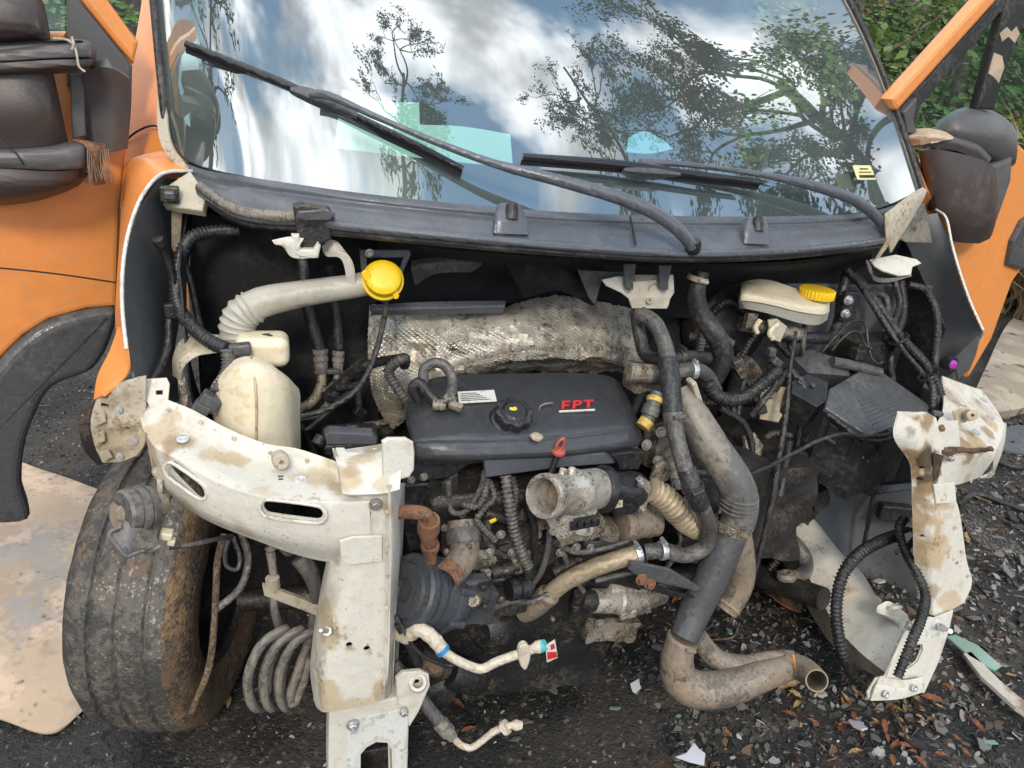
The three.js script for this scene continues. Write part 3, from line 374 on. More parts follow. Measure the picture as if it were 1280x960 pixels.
// firewall behind the engine, the black felt on it and the quilted heat shield
part('firewall', box([0.02, 0.78, -0.11], [1.9, 1.12, 0.03], [0, 0, 0], 0.01), M.plastic);
part('sound_felt', sheet([[[-.92,1.249,-.06],[-.826,1.24,-.02],[-.665,1.225,0],[-.547,1.219,0]], [[-.933,1.095,-.07],[-.831,1.106,-.04],[-.663,1.112,-.03],[-.54,1.114,-.03]], [[-.922,.928,-.07],[-.837,.935,-.05],[-.662,.937,-.04],[-.533,.936,-.04]], [[-.935,.685,-.07],[-.845,.691,-.05],[-.661,.686,-.04],[-.515,.679,-.04]]], 0.02, { su: 6, sv: 6, warp: (p, u, v) => { p.z += 0.012 * (fbm(p.x * 9, p.y * 9, 2, 3) - 0.5); } }), M.felt);
part('heat_shield', sheet([[[-.553,1.061,-.03],[-.445,1.048,-.03],[-.33,1.043,-.03],[-.231,1.052,-.03],[-.092,1.09,-.03],[.041,1.063,-.03],[.134,1.038,-.03]],
  [[-.558,.971,0],[-.448,.99,0],[-.337,1.013,.01],[-.245,1.041,.02],[-.097,1.047,0],[.039,1.023,-.01],[.132,1.01,0]],
  [[-.553,.896,.01],[-.449,.918,.03],[-.342,.957,.05],[-.232,.995,.06],[-.113,1.001,.06],[.022,.99,.04],[.128,.977,.03]],
  [[-.54,.834,.01],[-.431,.896,.04],[-.349,.949,.08],[-.243,.987,.1],[-.126,.989,.1],[.007,.976,.08],[.125,.942,.05]],
  [[-.494,.743,0],[-.408,.86,.03],[-.335,.893,.04],[-.22,.91,.05],[-.098,.914,.05],[.036,.905,.04],[.158,.878,.03]]], 0.004, { su: 46, sv: 34, crease: 1.4, warp: (p, u, v) => { const a = (u * 0.30 + v * 0.62) / 0.0115, b = (u * 0.30 - v * 0.62) / 0.0115; const e = Math.min(1, 6 * Math.min(u, 1 - u, v, 1 - v)); p.z += (0.055 * (fbm(p.x * 8 + 3, p.y * 14, 1.5, 4) - 0.5) + 0.022 * (1 - Math.abs(2 * fbm(p.x * 16, p.y * 22, 5, 2) - 1))) * e; p.y += 0.03 * (1 - e) * (fbm(p.x * 30, p.y * 9, 8, 3) - 0.5); p.z += (0.0012 + 0.005 * fbm(p.x * 14, p.y * 14, 9, 3)) * Math.abs(Math.sin(a * Math.PI)) * Math.abs(Math.sin(b * Math.PI)); } }), M.foil);
part('wiring_duct', sheet([[[-.559,1.071,.02],[-.421,1.083,.03],[-.248,1.087,.03]], [[-.557,1.062,.03],[-.423,1.069,.04],[-.252,1.075,.04]], [[-.555,1.047,.02],[-.42,1.053,.03],[-.253,1.058,.03]]], 0.015, { su: 4, sv: 4 }), M.cowl);
part('torn_felt', sheet([[[-.475,1.181,.05],[-.416,1.194,.06],[-.32,1.189,.05]], [[-.478,1.166,.06],[-.419,1.182,.075],[-.322,1.179,.06]], [[-.465,1.126,.05],[-.423,1.156,.06],[-.34,1.159,.05]]], 0.006, { su: 5, sv: 5 }), M.hoseGrey);
part('torn_felt', sheet([[[-.278,1.201,.08],[-.192,1.203,.1],[-.109,1.182,.1],[-.026,1.184,.08]], [[-.255,1.16,.08],[-.172,1.17,.11],[-.102,1.162,.12],[-.055,1.16,.1]], [[-.215,1.104,.06],[-.141,1.13,.09],[-.057,1.099,.1],[-.059,1.138,.1]]], 0.008, { su: 6, sv: 6 }), M.felt);
part('upper_felt', sheet([[[-.558,1.231,.08],[-.414,1.225,.12],[-.28,1.223,.14],[-.056,1.208,.14],[.199,1.2,.12],[.509,1.201,.06],[.778,1.219,0]], [[-.522,1.124,-.03],[-.375,1.127,-.03],[-.219,1.13,-.03],[.032,1.115,-.03],[.303,1.119,-.03],[.61,1.13,-.05],[.87,1.15,-.08]], [[-.516,1.028,-.05],[-.364,1.029,-.05],[-.205,1.054,-.05],[.052,1.046,-.05],[.338,1.015,-.05],[.659,1.009,-.07],[.929,1.003,-.09]]], 0.01, { su: 5, sv: 5 }), M.felt);

// side walls of the engine bay
part('bay_wall', sheet([[[-0.93, 1.25, -0.12], [-0.95, 0.9, -0.12], [-0.86, 0.55, -0.1]], [[-0.93, 1.18, 0.15], [-0.9, 0.85, 0.2], [-0.72, 0.5, 0.2]]], 0.004, { out: [1, 0, 0] }), M.plastic);
part('wheel_house', sheet([[[-0.72, 0.28, -0.1], [-0.74, 0.7, -0.1], [-0.8, 0.82, -0.1]], [[-0.66, 0.3, 0.3], [-0.68, 0.72, 0.3], [-0.8, 0.84, 0.3]]], 0.004, { out: [-1, 0, 0.3] }), M.plastic);
const lipR = [[1.091,1.325,-.14],[1.072,1.314,-.08],[1.06,1.251,-.02],[1.054,1.187,.04],[1.063,1.114,.1],[1.066,1.059,.16]];
const wingR = part('fender', sheet([lipR, lipR.map((p) => addV(p, [0.03, -0.012, -0.05])), lipR.map((p) => addV(p, [0.05, -0.03, -0.14]))], 0.003, { su: 4, sv: 5, out: [1, 0, 1] }), M.orange);
lab(wingR, 'orange fender strip beside the dark inner wing below the wiper pivot');
add('cut_edge', tube(lipR, 0.0035), M.whiteLabel, wingR);
part('inner_wing', sheet([[[1.045,1.28,-.2],[1.046,1.305,-.14],[1.079,1.319,-.12]], [[1.025,1.156,-.16],[1.056,1.19,-.08],[1.065,1.218,0]], [[1.033,.993,-.12],[1.092,1.027,-.02],[1.072,1.1,.1]], [[1.02,.904,-.08],[1.064,.95,.04],[1.077,1.05,.15]], [[.998,.833,0],[1.044,.89,.1],[1.035,.973,.16]]], 0.004, { su: 6, sv: 6, out: [-1, 0, 0.6] }), M.wing);
part('fender_tab', sheet([[[.987,.978,.17],[1.047,1.046,.17]], [[1.014,.94,.17],[1.058,1,.17]], [[1.027,.921,.17],[1.055,.949,.17]]], 0.004, { out: [0, 0, 1] }), M.plasticGrey);
part('inner_panel', box([0.82, 0.72, -0.06], [0.7, 0.8, 0.02]), M.wing);
part('inner_panel', box([1.0, 0.62, 0.06], [0.02, 0.5, 0.3]), M.wing);
part('bay_wall', sheet([[[0.95, 1.28, -0.12], [0.99, 1.0, -0.12], [0.95, 0.75, -0.1]], [[0.98, 1.05, 0.12], [0.97, 0.9, 0.12], [0.93, 0.72, 0.1]]], 0.004, { out: [-1, 0, 0] }), M.plastic);


// doors, both standing open
const doorL = new THREE.Group(); doorL.name = 'front_door'; van.add(doorL); lab(doorL, 'open orange front door beside the bald front tyre');
add('door_skin', plate([[-1.03,1.518,-.211],[-1.05,1.371,-.204],[-1.077,1.215,-.196],[-1.101,.994,-.188],[-1.158,.994,-.17],[-1.231,.977,-.147],[-1.281,.945,-.132],[-1.329,.896,-.117],[-1.381,.81,-.1],[-1.416,.701,-.089],[-1.445,.545,-.08],[-1.778,.621,.025],[-1.6,1.515,-.031],[-1.139,1.564,-.176],[-1.142,1.534,-.175]], 0.05, { bevel: 0.012, bs: 3 }), M.orange, doorL);
add('body_crease', tube([[-1.645,1.138,-.017],[-1.428,1.115,-.085],[-1.303,1.098,-.125],[-1.202,1.078,-.157],[-1.098,1.052,-.189]].map((p) => addV(p, [0, 0, 0.0005])), 0.0018), M.castDark, doorL);
add('wheel_arch_trim', plate([[-1.106,.993,-.187],[-1.158,.994,-.17],[-1.231,.977,-.147],[-1.281,.945,-.132],[-1.329,.896,-.117],[-1.381,.81,-.1],[-1.416,.701,-.089],[-1.445,.545,-.08],[-1.326,.497,-.118],[-1.325,.597,-.118],[-1.309,.688,-.123],[-1.286,.75,-.13],[-1.244,.822,-.143],[-1.161,.857,-.17],[-1.115,.941,-.184]].map((p) => addV(p, [0.006, 0, 0.022])), 0.075, { bevel: 0.02, bs: 4, smooth: 5 }), M.plasticGrey, doorL);
add('window_frame', plate([[-1.114,1.626,-.184],[-1.155,1.7,-.171],[-1.109,1.707,-.186],[-1.066,1.63,-.199],[-1.018,1.558,-.214],[-1.03,1.515,-.21],[-1.051,1.54,-.204]].map((p) => addV(p, [0.004, 0, 0.012])), 0.045, { bevel: 0.01 }), M.orange, doorL);
add('mirror_sail', plate([[-1.127,1.677,-.18],[-1.118,1.643,-.183],[-1.107,1.616,-.186],[-1.032,1.511,-.21],[-1.039,1.439,-.208],[-1.1,1.46,-.188],[-1.149,1.463,-.173]].map((p) => addV(p, [0.003, 0, 0.01])), 0.03, { bevel: 0.008 }), M.mirrorGrey, doorL);
add('window', plate([[-1.116,1.785,-.183],[-1.146,1.78,-.174],[-1.487,1.717,-.067],[-1.59,1.516,-.034],[-1.139,1.561,-.176]].map((p) => addV(p, [0, 0, -0.02])), 0.004, { bevel: 0 }), M.glass, doorL);
const doorR = new THREE.Group(); doorR.name = 'front_door'; van.add(doorR); lab(doorR, 'open orange front door with a quarter window before the green bank');
add('door_skin', plate([[1.028,1.423,-.22],[1.142,1.37,-.243],[1.219,1.308,-.259],[1.375,1.162,-.29],[1.588,.951,-.334],[1.709,.852,-.359],[1.707,.688,-.358],[1.773,.834,-.372],[1.773,1.054,-.372],[1.86,1.186,-.389],[3.188,1.077,-.66],[2.917,1.58,-.605],[1.683,1.461,-.353],[1.461,1.544,-.308]], 0.05, { bevel: 0.01, bs: 3 }), M.orange, doorR);
add('wheel_arch_trim', plate([[1.685,1.121,-.354],[1.663,1.206,-.349],[1.682,1.275,-.353],[1.807,1.344,-.379],[2.151,1.377,-.449],[2.358,1.102,-.491],[1.85,1.122,-.387],[1.774,1.101,-.372]].map((p) => addV(p, [-0.004, 0, 0.02])), 0.05, { bevel: 0.01 }), M.plasticGrey, doorR);
add('window_frame', plate([[.862,1.607,-.186],[1.121,1.887,-.239],[1.271,2.042,-.269],[1.417,2.064,-.299],[1.194,1.896,-.253],[.904,1.58,-.194],[.886,1.583,-.191]].map((p) => addV(p, [-0.004, 0, 0.012])), 0.045, { bevel: 0.012 }), M.orange, doorR);
add('window_seal', plate([[.905,1.578,-.194],[1.195,1.894,-.254],[1.343,2.053,-.284],[1.402,2.062,-.296],[1.266,1.872,-.268],[1.22,1.859,-.259],[.996,1.599,-.213],[.998,1.534,-.213],[.973,1.526,-.208],[.939,1.557,-.201]].map((p) => addV(p, [0, 0, 0.004])), 0.03, { bevel: 0.006 }), M.rubber, doorR);
const wp = add('window_post', plate([[1.249,1.607,-.265],[1.229,1.868,-.261],[1.208,2.032,-.256],[1.343,2.053,-.284],[1.345,1.911,-.284],[1.33,1.738,-.281],[1.332,1.608,-.282]].map((p) => addV(p, [0, 0, 0.008])), 0.03, { bevel: 0.006 }), M.rubber, doorR);
for (const q of [[[1.243,1.811,-.263],[1.267,1.831,-.268],[1.296,1.821,-.274],[1.31,1.837,-.277],[1.336,1.821,-.282],[1.328,1.794,-.281],[1.288,1.808,-.273],[1.266,1.792,-.268]], [[1.245,1.761,-.264],[1.287,1.756,-.272],[1.315,1.728,-.278],[1.313,1.683,-.278],[1.28,1.698,-.271],[1.249,1.705,-.265],[1.247,1.73,-.264]]]) add('peeled_paint', plate(q.map((p) => addV(p, [-0.002, 0, 0.0095])), 0.0025, { bevel: 0.0006 }), M.peach, wp);
add('quarter_window', plate([[.999,1.532,-.214],[.996,1.599,-.213],[1.22,1.859,-.259],[1.234,1.848,-.262],[1.249,1.607,-.265],[1.137,1.535,-.242]].map((p) => addV(p, [0, 0, -0.004])), 0.004, { bevel: 0 }), M.glass, doorR);
add('window', plate([[1.332,1.608,-.282],[1.342,1.992,-.284],[2.105,2.098,-.439],[2.691,1.6,-.559]], 0.004, { bevel: 0 }), M.glass, doorR);
add('door_cap', plate([[.954,1.628,-.205],[.956,1.617,-.205],[.922,1.577,-.198],[.961,1.524,-.206],[1.005,1.526,-.215],[.972,1.559,-.208]].map((p) => addV(p, [-0.006, 0, 0.02])), 0.03, { bevel: 0.004 }), M.mirrorGrey, doorR);

// door mirrors
{
  const m = new THREE.Group(); m.name = 'wing_mirror'; van.add(m); lab(m, 'broken twin-arm wing mirror in dusty brown plastic tied with wire');
  add('mirror_head', sheet([[[-1.327,1.648,-.12],[-1.244,1.67,-.1],[-1.182,1.645,-.12],[-1.169,1.608,-.16]], [[-1.306,1.602,-.03],[-1.228,1.614,-.01],[-1.161,1.603,-.04],[-1.16,1.575,-.13]], [[-1.307,1.552,-.01],[-1.23,1.561,.01],[-1.156,1.564,-.02],[-1.158,1.55,-.12]], [[-1.325,1.523,-.05],[-1.245,1.531,-.03],[-1.171,1.54,-.06],[-1.168,1.538,-.13]]], 0.05, { su: 7, sv: 7, crease: 1 }), M.mirror, m);
  add('upper_arm', sheet([[[-1.338,1.516,-.09],[-1.233,1.531,-.08],[-1.155,1.548,-.09],[-1.1,1.555,-.11],[-1.085,1.547,-.13]], [[-1.32,1.511,-.03],[-1.218,1.525,-.02],[-1.141,1.542,-.03],[-1.084,1.549,-.05],[-1.078,1.539,-.1]], [[-1.319,1.498,-.02],[-1.218,1.509,-.01],[-1.138,1.522,-.02],[-1.082,1.529,-.04],[-1.078,1.525,-.1]], [[-1.323,1.493,-.03],[-1.221,1.505,-.02],[-1.141,1.518,-.03],[-1.084,1.524,-.05],[-1.079,1.522,-.1]]], 0.03, { su: 6, sv: 6, crease: 0.9 }), M.mirrorGrey, m);
  add('arm_cover', sheet([[[-1.321,1.494,-.025],[-1.22,1.505,-.015],[-1.137,1.517,-.022],[-1.08,1.523,-.04],[-1.078,1.519,-.1]], [[-1.324,1.479,-.025],[-1.222,1.49,-.015],[-1.138,1.503,-.022],[-1.083,1.512,-.04],[-1.083,1.513,-.1]], [[-1.337,1.467,-.06],[-1.232,1.478,-.05],[-1.148,1.49,-.06],[-1.103,1.501,-.07],[-1.091,1.506,-.11]]], 0.03, { su: 6, sv: 6, crease: 0.9 }), M.mirror, m);
  add('mirror_post', sheet([[[-1.332,1.475,-.05],[-1.228,1.484,-.035],[-1.167,1.49,-.05],[-1.155,1.49,-.1]], [[-1.338,1.41,-.035],[-1.233,1.42,-.02],[-1.16,1.427,-.035],[-1.149,1.426,-.1]], [[-1.353,1.343,-.05],[-1.246,1.352,-.035],[-1.166,1.362,-.05],[-1.146,1.362,-.11]]], 0.04, { su: 6, sv: 6, crease: 0.9 }), M.mirror, m);
  add('lower_arm', sheet([[[-1.363,1.342,-.08],[-1.255,1.35,-.07],[-1.175,1.36,-.08],[-1.121,1.369,-.09],[-1.113,1.36,-.12]], [[-1.344,1.342,-.02],[-1.24,1.35,-.01],[-1.16,1.358,-.02],[-1.106,1.365,-.04],[-1.106,1.35,-.1]], [[-1.346,1.32,-.015],[-1.241,1.326,-.005],[-1.165,1.325,-.015],[-1.112,1.328,-.035],[-1.11,1.325,-.1]], [[-1.35,1.314,-.025],[-1.245,1.319,-.015],[-1.168,1.319,-.025],[-1.117,1.322,-.045],[-1.113,1.319,-.1]]], 0.03, { su: 6, sv: 6, crease: 0.9 }), M.mirrorGrey, m);
  add('lower_shell', sheet([[[-1.349,1.315,-.02],[-1.244,1.32,-.01],[-1.167,1.318,-.02],[-1.122,1.321,-.04],[-1.114,1.316,-.1]], [[-1.352,1.285,-.015],[-1.246,1.29,-.005],[-1.176,1.289,-.02],[-1.132,1.294,-.05],[-1.122,1.295,-.11]], [[-1.365,1.251,-.04],[-1.257,1.258,-.03],[-1.194,1.262,-.05],[-1.158,1.269,-.08],[-1.141,1.274,-.13]], [[-1.388,1.226,-.1],[-1.276,1.235,-.09],[-1.216,1.244,-.1],[-1.179,1.255,-.12],[-1.16,1.262,-.16]]], 0.03, { su: 6, sv: 6, crease: 0.9 }), M.mirror, m);
  add('shell_joint', tube([[-1.239,1.375,-.012],[-1.227,1.363,-.006],[-1.212,1.35,-.004],[-1.202,1.33,-.003]], 0.0016), M.black, m);
  add('stay', plate([[-1.132,1.489,-.12],[-1.108,1.493,-.12],[-1.116,1.375,-.12],[-1.141,1.367,-.12]], 0.02), M.mirrorGrey, m);
  add('mount', sheet([[[-1.104,1.5,-.1],[-1.056,1.51,-.08],[-1.023,1.489,-.12]], [[-1.115,1.434,-.14],[-1.064,1.448,-.12],[-1.032,1.433,-.15]], [[-1.124,1.348,-.16],[-1.077,1.344,-.14],[-1.048,1.349,-.17]]], 0.03, { su: 5, sv: 5 }), M.mirrorGrey, m);
  add('tie_wire', [tube([[-1.133,1.553,-.025],[-1.11,1.553,-.024],[-1.1,1.546,-.022],[-1.096,1.53,-.018],[-1.094,1.509,-.018],[-1.085,1.502,-.018]], 0.0022), tube([[-1.102,1.559,-.024],[-1.099,1.546,-.018],[-1.103,1.538,-.02]], 0.0026)], M.primer, m);
  add('snapped_end', sheet([[[-1.131,1.375,-.06],[-1.099,1.375,-.05],[-1.074,1.367,-.08]], [[-1.101,1.364,-.04],[-1.084,1.365,-.04],[-1.075,1.356,-.07]], [[-1.101,1.324,-.05],[-1.088,1.322,-.045],[-1.085,1.314,-.08]], [[-1.117,1.294,-.06],[-1.098,1.288,-.06],[-1.085,1.286,-.1]]], 0.015, { warp: (p, u, v) => { p.z += 0.02 * (fbm(p.x * 60, p.y * 30, 3, 3) - 0.5); } }), M.rust, m);
  for (let k = 0; k < 12; k++) { const q = [[0, 0, 0], [0.002 * rr(-1, 1), -0.03, 0.004], [0.004 * rr(-1, 1), -0.05 - 0.015 * rnd(), 0.003]].map((d) => addV(addV([-1.1,1.361,-.04], [0.003 * k, 0, -0.002 * k]), d)); add('fibre', tube(q, 0.0009, { radial: 5 }), M.pipeBrown, m); }
  const n = new THREE.Group(); n.name = 'wing_mirror'; van.add(n); lab(n, 'dark grey wing mirror with scraped beige corner, on the door by the bank');
  add('mirror_head', sheet([[[1.227,1.583,-.34],[1.318,1.612,-.36],[1.439,1.603,-.36],[1.52,1.573,-.36]], [[1.11,1.561,-.25],[1.15,1.596,-.22],[1.292,1.589,-.22],[1.456,1.552,-.28]], [[1.071,1.531,-.21],[1.107,1.552,-.16],[1.245,1.547,-.16],[1.421,1.512,-.23]], [[1.091,1.505,-.22],[1.149,1.5,-.18],[1.274,1.49,-.18],[1.457,1.469,-.25]], [[1.15,1.486,-.26],[1.228,1.47,-.24],[1.353,1.459,-.24],[1.497,1.451,-.29]]], 0.03, { su: 6, sv: 7, crease: 1 }), M.mirrorGrey, n);
  add('scraped_patch', plate([[1.123,1.563,-.245],[1.117,1.547,-.215],[1.111,1.532,-.185],[1.083,1.525,-.19],[1.081,1.53,-.21],[1.106,1.549,-.235]].map((p) => addV(p, [0, 0.004, 0.008])), 0.004, { bevel: 0.001, smooth: 4 }), M.peach, n);
  add('mirror_arm', sheet([[[.995,1.529,-.24],[1.035,1.54,-.2],[1.129,1.534,-.18],[1.219,1.518,-.18],[1.3,1.48,-.2]], [[.975,1.511,-.21],[1.013,1.522,-.17],[1.105,1.516,-.15],[1.189,1.5,-.15],[1.264,1.468,-.17]], [[.999,1.485,-.22],[1.029,1.492,-.18],[1.114,1.491,-.16],[1.193,1.474,-.16],[1.266,1.453,-.18]]], 0.03, { su: 6, sv: 6, crease: 1 }), M.mirrorGrey, n);
  add('scraped_patch', sheet([[[.988,1.529,-.232],[1.027,1.541,-.192],[1.081,1.535,-.18]], [[.967,1.511,-.202],[1.005,1.523,-.162],[1.078,1.521,-.148]], [[.989,1.488,-.21],[1.003,1.495,-.178],[1.028,1.507,-.162]]].map((r) => r.map((p) => addV(p, [0, 0.002, 0.004]))), 0.003), M.peach, n);
  add('mirror_body', sheet([[[1.081,1.476,-.26],[1.025,1.481,-.19],[1.064,1.489,-.15],[1.189,1.476,-.14],[1.268,1.456,-.16],[1.349,1.447,-.22]], [[1.124,1.387,-.25],[1.064,1.4,-.18],[1.097,1.413,-.14],[1.214,1.407,-.13],[1.294,1.394,-.15],[1.391,1.382,-.22]], [[1.175,1.302,-.25],[1.118,1.309,-.18],[1.151,1.309,-.14],[1.256,1.311,-.13],[1.328,1.31,-.15],[1.422,1.3,-.22]], [[1.223,1.253,-.26],[1.187,1.245,-.2],[1.233,1.229,-.17],[1.31,1.227,-.165],[1.372,1.241,-.18],[1.45,1.24,-.24]]], 0.04, { su: 6, sv: 6, crease: 1 }), M.mirror, n);
  add('mirror_shell', plate([[1.31,1.457,-.205],[1.392,1.485,-.205],[1.418,1.415,-.205],[1.417,1.302,-.205],[1.416,1.232,-.205],[1.377,1.215,-.205],[1.381,1.281,-.205]], 0.16, { bevel: 0.016, bs: 4 }), M.mirrorGrey, n);
  add('turn_lamp', plate([[1.316,1.368,-.198],[1.347,1.369,-.198],[1.353,1.35,-.198],[1.327,1.349,-.198]], 0.01), M.redDull, n);
}


// ---------------------------------------------------------------- pressed-steel front frame, what is left of it on each side
const slotCutter = (a, b, r, depth) => { // stadium-shaped hole from a to b, driven along depth
  const A = V3(a), B = V3(b), d = V3(depth).normalize(), x = B.clone().sub(A).addScaledVector(d, -B.clone().sub(A).dot(d)), L = x.length(); x.normalize(); const y = d.clone().cross(x);
  const s = new THREE.Shape(); s.absarc(0, 0, r, Math.PI / 2, Math.PI * 1.5); s.absarc(L, 0, r, -Math.PI / 2, Math.PI / 2);
  const g = new THREE.ExtrudeGeometry(s, { depth: 0.12, bevelEnabled: false, curveSegments: 10 }); g.translate(0, 0, -0.06);
  return g.applyMatrix4(new THREE.Matrix4().makeBasis(x, y, d).setPosition(A)); };
const rivet = (p, dir, par, r = 0.0105) => add('rivet', turned(p, addV(p, V3(dir).normalize().multiplyScalar(0.003).toArray()), [[0, 0], [0, r], [0.6, r * 0.95], [1, r * 0.7], [0.9, r * 0.45], [0.5, r * 0.3], [0.5, 0]], 18), M.zinc, par);
const frameL = new THREE.Group(); frameL.name = 'front_frame'; van.add(frameL); lab(frameL, 'dirty white pressed-steel frame leg and curved arm above the bald tyre');
{
  const rows = [
    [[-.992,.982,.24],[-.959,.975,.28],[-.908,.968,.32],[-.847,.947,.36],[-.786,.936,.4],[-.731,.943,.44],[-.679,.941,.48],[-.66,.942,.5]],
    [[-.997,.966,.26],[-.963,.953,.31],[-.912,.945,.35],[-.851,.924,.39],[-.787,.917,.43],[-.724,.923,.47],[-.675,.924,.5],[-.659,.925,.52]],
    [[-.997,.946,.28],[-.972,.931,.36],[-.925,.932,.42],[-.862,.922,.48],[-.797,.919,.53],[-.719,.92,.56],[-.662,.924,.58],[-.624,.928,.59]],
    [[-.996,.935,.285],[-.969,.918,.372],[-.924,.919,.435],[-.863,.906,.495],[-.797,.906,.545],[-.719,.909,.577],[-.66,.916,.595],[-.625,.916,.6]],
    [[-.991,.844,.27],[-.97,.85,.36],[-.924,.853,.43],[-.87,.851,.49],[-.804,.85,.54],[-.729,.845,.575],[-.662,.842,.595],[-.623,.848,.6]],
    [[-.985,.805,.25],[-.962,.816,.33],[-.921,.815,.4],[-.873,.816,.46],[-.807,.811,.51],[-.743,.796,.54],[-.687,.788,.56],[-.634,.789,.565]]];
  const arm = cut(sheet(rows, 0.0035, { su: 12, sv: 14 }), [slotCutter([-.932,.91,.44], [-.89,.889,.47], 0.0125, [-0.45, -0.1, 1]), slotCutter([-.779,.9,.56], [-.708,.9,.585], 0.0105, [-0.2, -0.1, 1]), box([-.76,.921,.49], [0.009, 0.03, 0.006], [0.5, 0, 0], 0.0005), box([-.76,.914,.496], [0.008, 0.03, 0.006], [0.5, 0, 0], 0.0005)]);
  const BR = [0.56, 0.43, 0.3], OC = [0.78, 0.66, 0.5], BK = [0.16, 0.12, 0.09];
  stain(add('frame_arm', toCreasedNormals(arm, 0.5), M.white, frameL), [[[-.954,.932,.35], 0.06, OC, 0.9], [[-.937,.929,.39], 0.035, BR, 0.9], [[-.92,.942,.385], 0.03, BR, 0.8], [[-.843,.914,.43], 0.03, OC, 1], [[-.876,.918,.42], 0.025, OC, 0.8], [[-.69,.916,.5], 0.035, OC, 0.9], [[-.668,.925,.55], 0.025, BR, 0.7], [[-.728,.915,.5], 0.018, OC, 0.7], [[-.968,.875,.36], 0.025, BR, 0.9], [[-.907,.839,.43], 0.03, OC, 0.6], [[-.827,.834,.52], 0.03, OC, 0.6], [[-.986,.967,.27], 0.03, BR, 0.8]]);
  for (const [a, b] of [[[-.932,.913,.445], [-.89,.892,.475]], [[-.779,.904,.565], [-.709,.903,.59]]]) { const A = V3(a), B = V3(b), d = B.clone().sub(A).normalize(), u = new THREE.Vector3(0, 1, 0).addScaledVector(d, -d.y).normalize(), r = 0.0165, pts = []; for (let k = 0; k < 20; k++) { const q = k / 20 * Math.PI * 2; const c = Math.cos(q) < 0 ? A : B; pts.push(c.clone().addScaledVector(d, r * Math.cos(q)).addScaledVector(u, r * Math.sin(q))); }
    add('slot_bead', toCreasedNormals(new THREE.TubeGeometry(new THREE.CatmullRomCurve3(pts, true), 60, 0.0032, 8, true), 1), M.white, frameL); }
  for (const q of [[-.92,.942,.385],[-.843,.915,.432],[-.728,.92,.508]]) rivet(q, [0, 1, 0.25], frameL);
  for (const q of [[[-.762,.937,.455],[-.76,.954,.475]]]) { add('rubber_stud', turned(q[0], addV(q[0], [0.004, 0.004, 0.028]), [[0, 0.0], [0, 0.013], [0.5, 0.0145], [0.9, 0.014], [1, 0.012], [1, 0.004], [0.7, 0.003], [0.7, 0]], 20), M.primer, frameL); }
  add('tab', plate([[-.99,1.008,.27],[-.952,1.01,.27],[-.947,.999,.275],[-.951,.967,.29],[-.96,.958,.295],[-.98,.956,.29],[-.987,.971,.28]], 0.004, { holes: [[[-.972,.991,.28],[-.958,.991,.28],[-.958,.982,.285],[-.973,.982,.285]]] }), M.white, frameL);
  add('spring_clip', [tube([[-.967,.875,.37],[-.961,.864,.385],[-.96,.835,.39],[-.966,.796,.38]], 0.004), ...boltGeo([-.966,.875,.375], [0, 0, 1], 0.006)], M.primer, frameL);
  // upright leg with a folded flange
  stain(add('frame_leg', cut(sheet([
    [[-.659,.91,.5],[-.657,.936,.56],[-.632,.948,.585],[-.605,.949,.59],[-.594,.958,.605],[-.567,.921,.54]],
    [[-.682,.765,.5],[-.679,.81,.565],[-.644,.828,.6],[-.602,.827,.605],[-.589,.84,.62],[-.564,.791,.55]],
    [[-.701,.652,.51],[-.695,.7,.57],[-.662,.724,.61],[-.601,.72,.615],[-.59,.73,.625],[-.566,.674,.555]],
    [[-.714,.533,.52],[-.707,.587,.58],[-.686,.616,.62],[-.602,.607,.625],[-.591,.618,.635],[-.567,.557,.565]],
    [[-.709,.462,.54],[-.704,.491,.59],[-.687,.519,.628],[-.618,.524,.63],[-.592,.544,.64],[-.569,.485,.575]]], 0.004, { su: 16, sv: 10, crease: 0.5 }), [[-.655,.657,.628],[-.625,.645,.63],[-.629,.9,.598]].map((q, k) => holeAt(q, [0, 0, 1], k > 1 ? 0.007 : 0.0056))), M.white, frameL), [[[-.705,.675,.6], 0.05, OC, 0.8], [[-.696,.55,.62], 0.04, OC, 0.9], [[-.635,.52,.63], 0.04, OC, 0.8], [[-.585,.557,.63], 0.03, BR, 0.7], [[-.655,.653,.628], 0.012, BR, 1], [[-.625,.645,.63], 0.013, BK, 1], [[-.596,.911,.61], 0.02, OC, 0.8], [[-.682,.805,.58], 0.02, BR, 0.7]]);
  add('leg_cheek', plate([[-.567,.921,.54],[-.564,.791,.55],[-.566,.674,.555],[-.567,.557,.565],[-.569,.485,.575],[-.535,.366,.46],[-.536,.573,.44],[-.532,.693,.42],[-.532,.837,.4]], 0.003), M.white, frameL);
  stain(add('leg_cap', sheet([[[-.67,.952,.46],[-.663,.953,.47],[-.601,.965,.48],[-.562,.977,.49]], [[-.673,.968,.53],[-.664,.969,.54],[-.608,.975,.55],[-.57,.985,.56]], [[-.67,.939,.578],[-.662,.941,.597],[-.609,.945,.608],[-.579,.949,.606]]], 0.004, { su: 14, sv: 10, out: [0, 1, 1] }), M.white, frameL), [[[-.666,.952,.57], 0.035, OC, 1], [[-.635,.97,.54], 0.03, OC, 0.8], [[-.65,.96,.56], 0.02, BR, 0.8], [[-.604,.969,.5], 0.03, BR, 0.7], [[-.605,.959,.59], 0.02, OC, 0.8]]);
  add('cap_ear', plate([[-.605,1.021,.575],[-.595,1.026,.575],[-.566,1.023,.57],[-.554,1.015,.57],[-.551,.997,.575],[-.552,.968,.58],[-.56,.956,.583],[-.572,.955,.585],[-.579,.948,.59],[-.602,.95,.59]], 0.012, { bevel: 0.004, bs: 3 }), M.white, frameL);
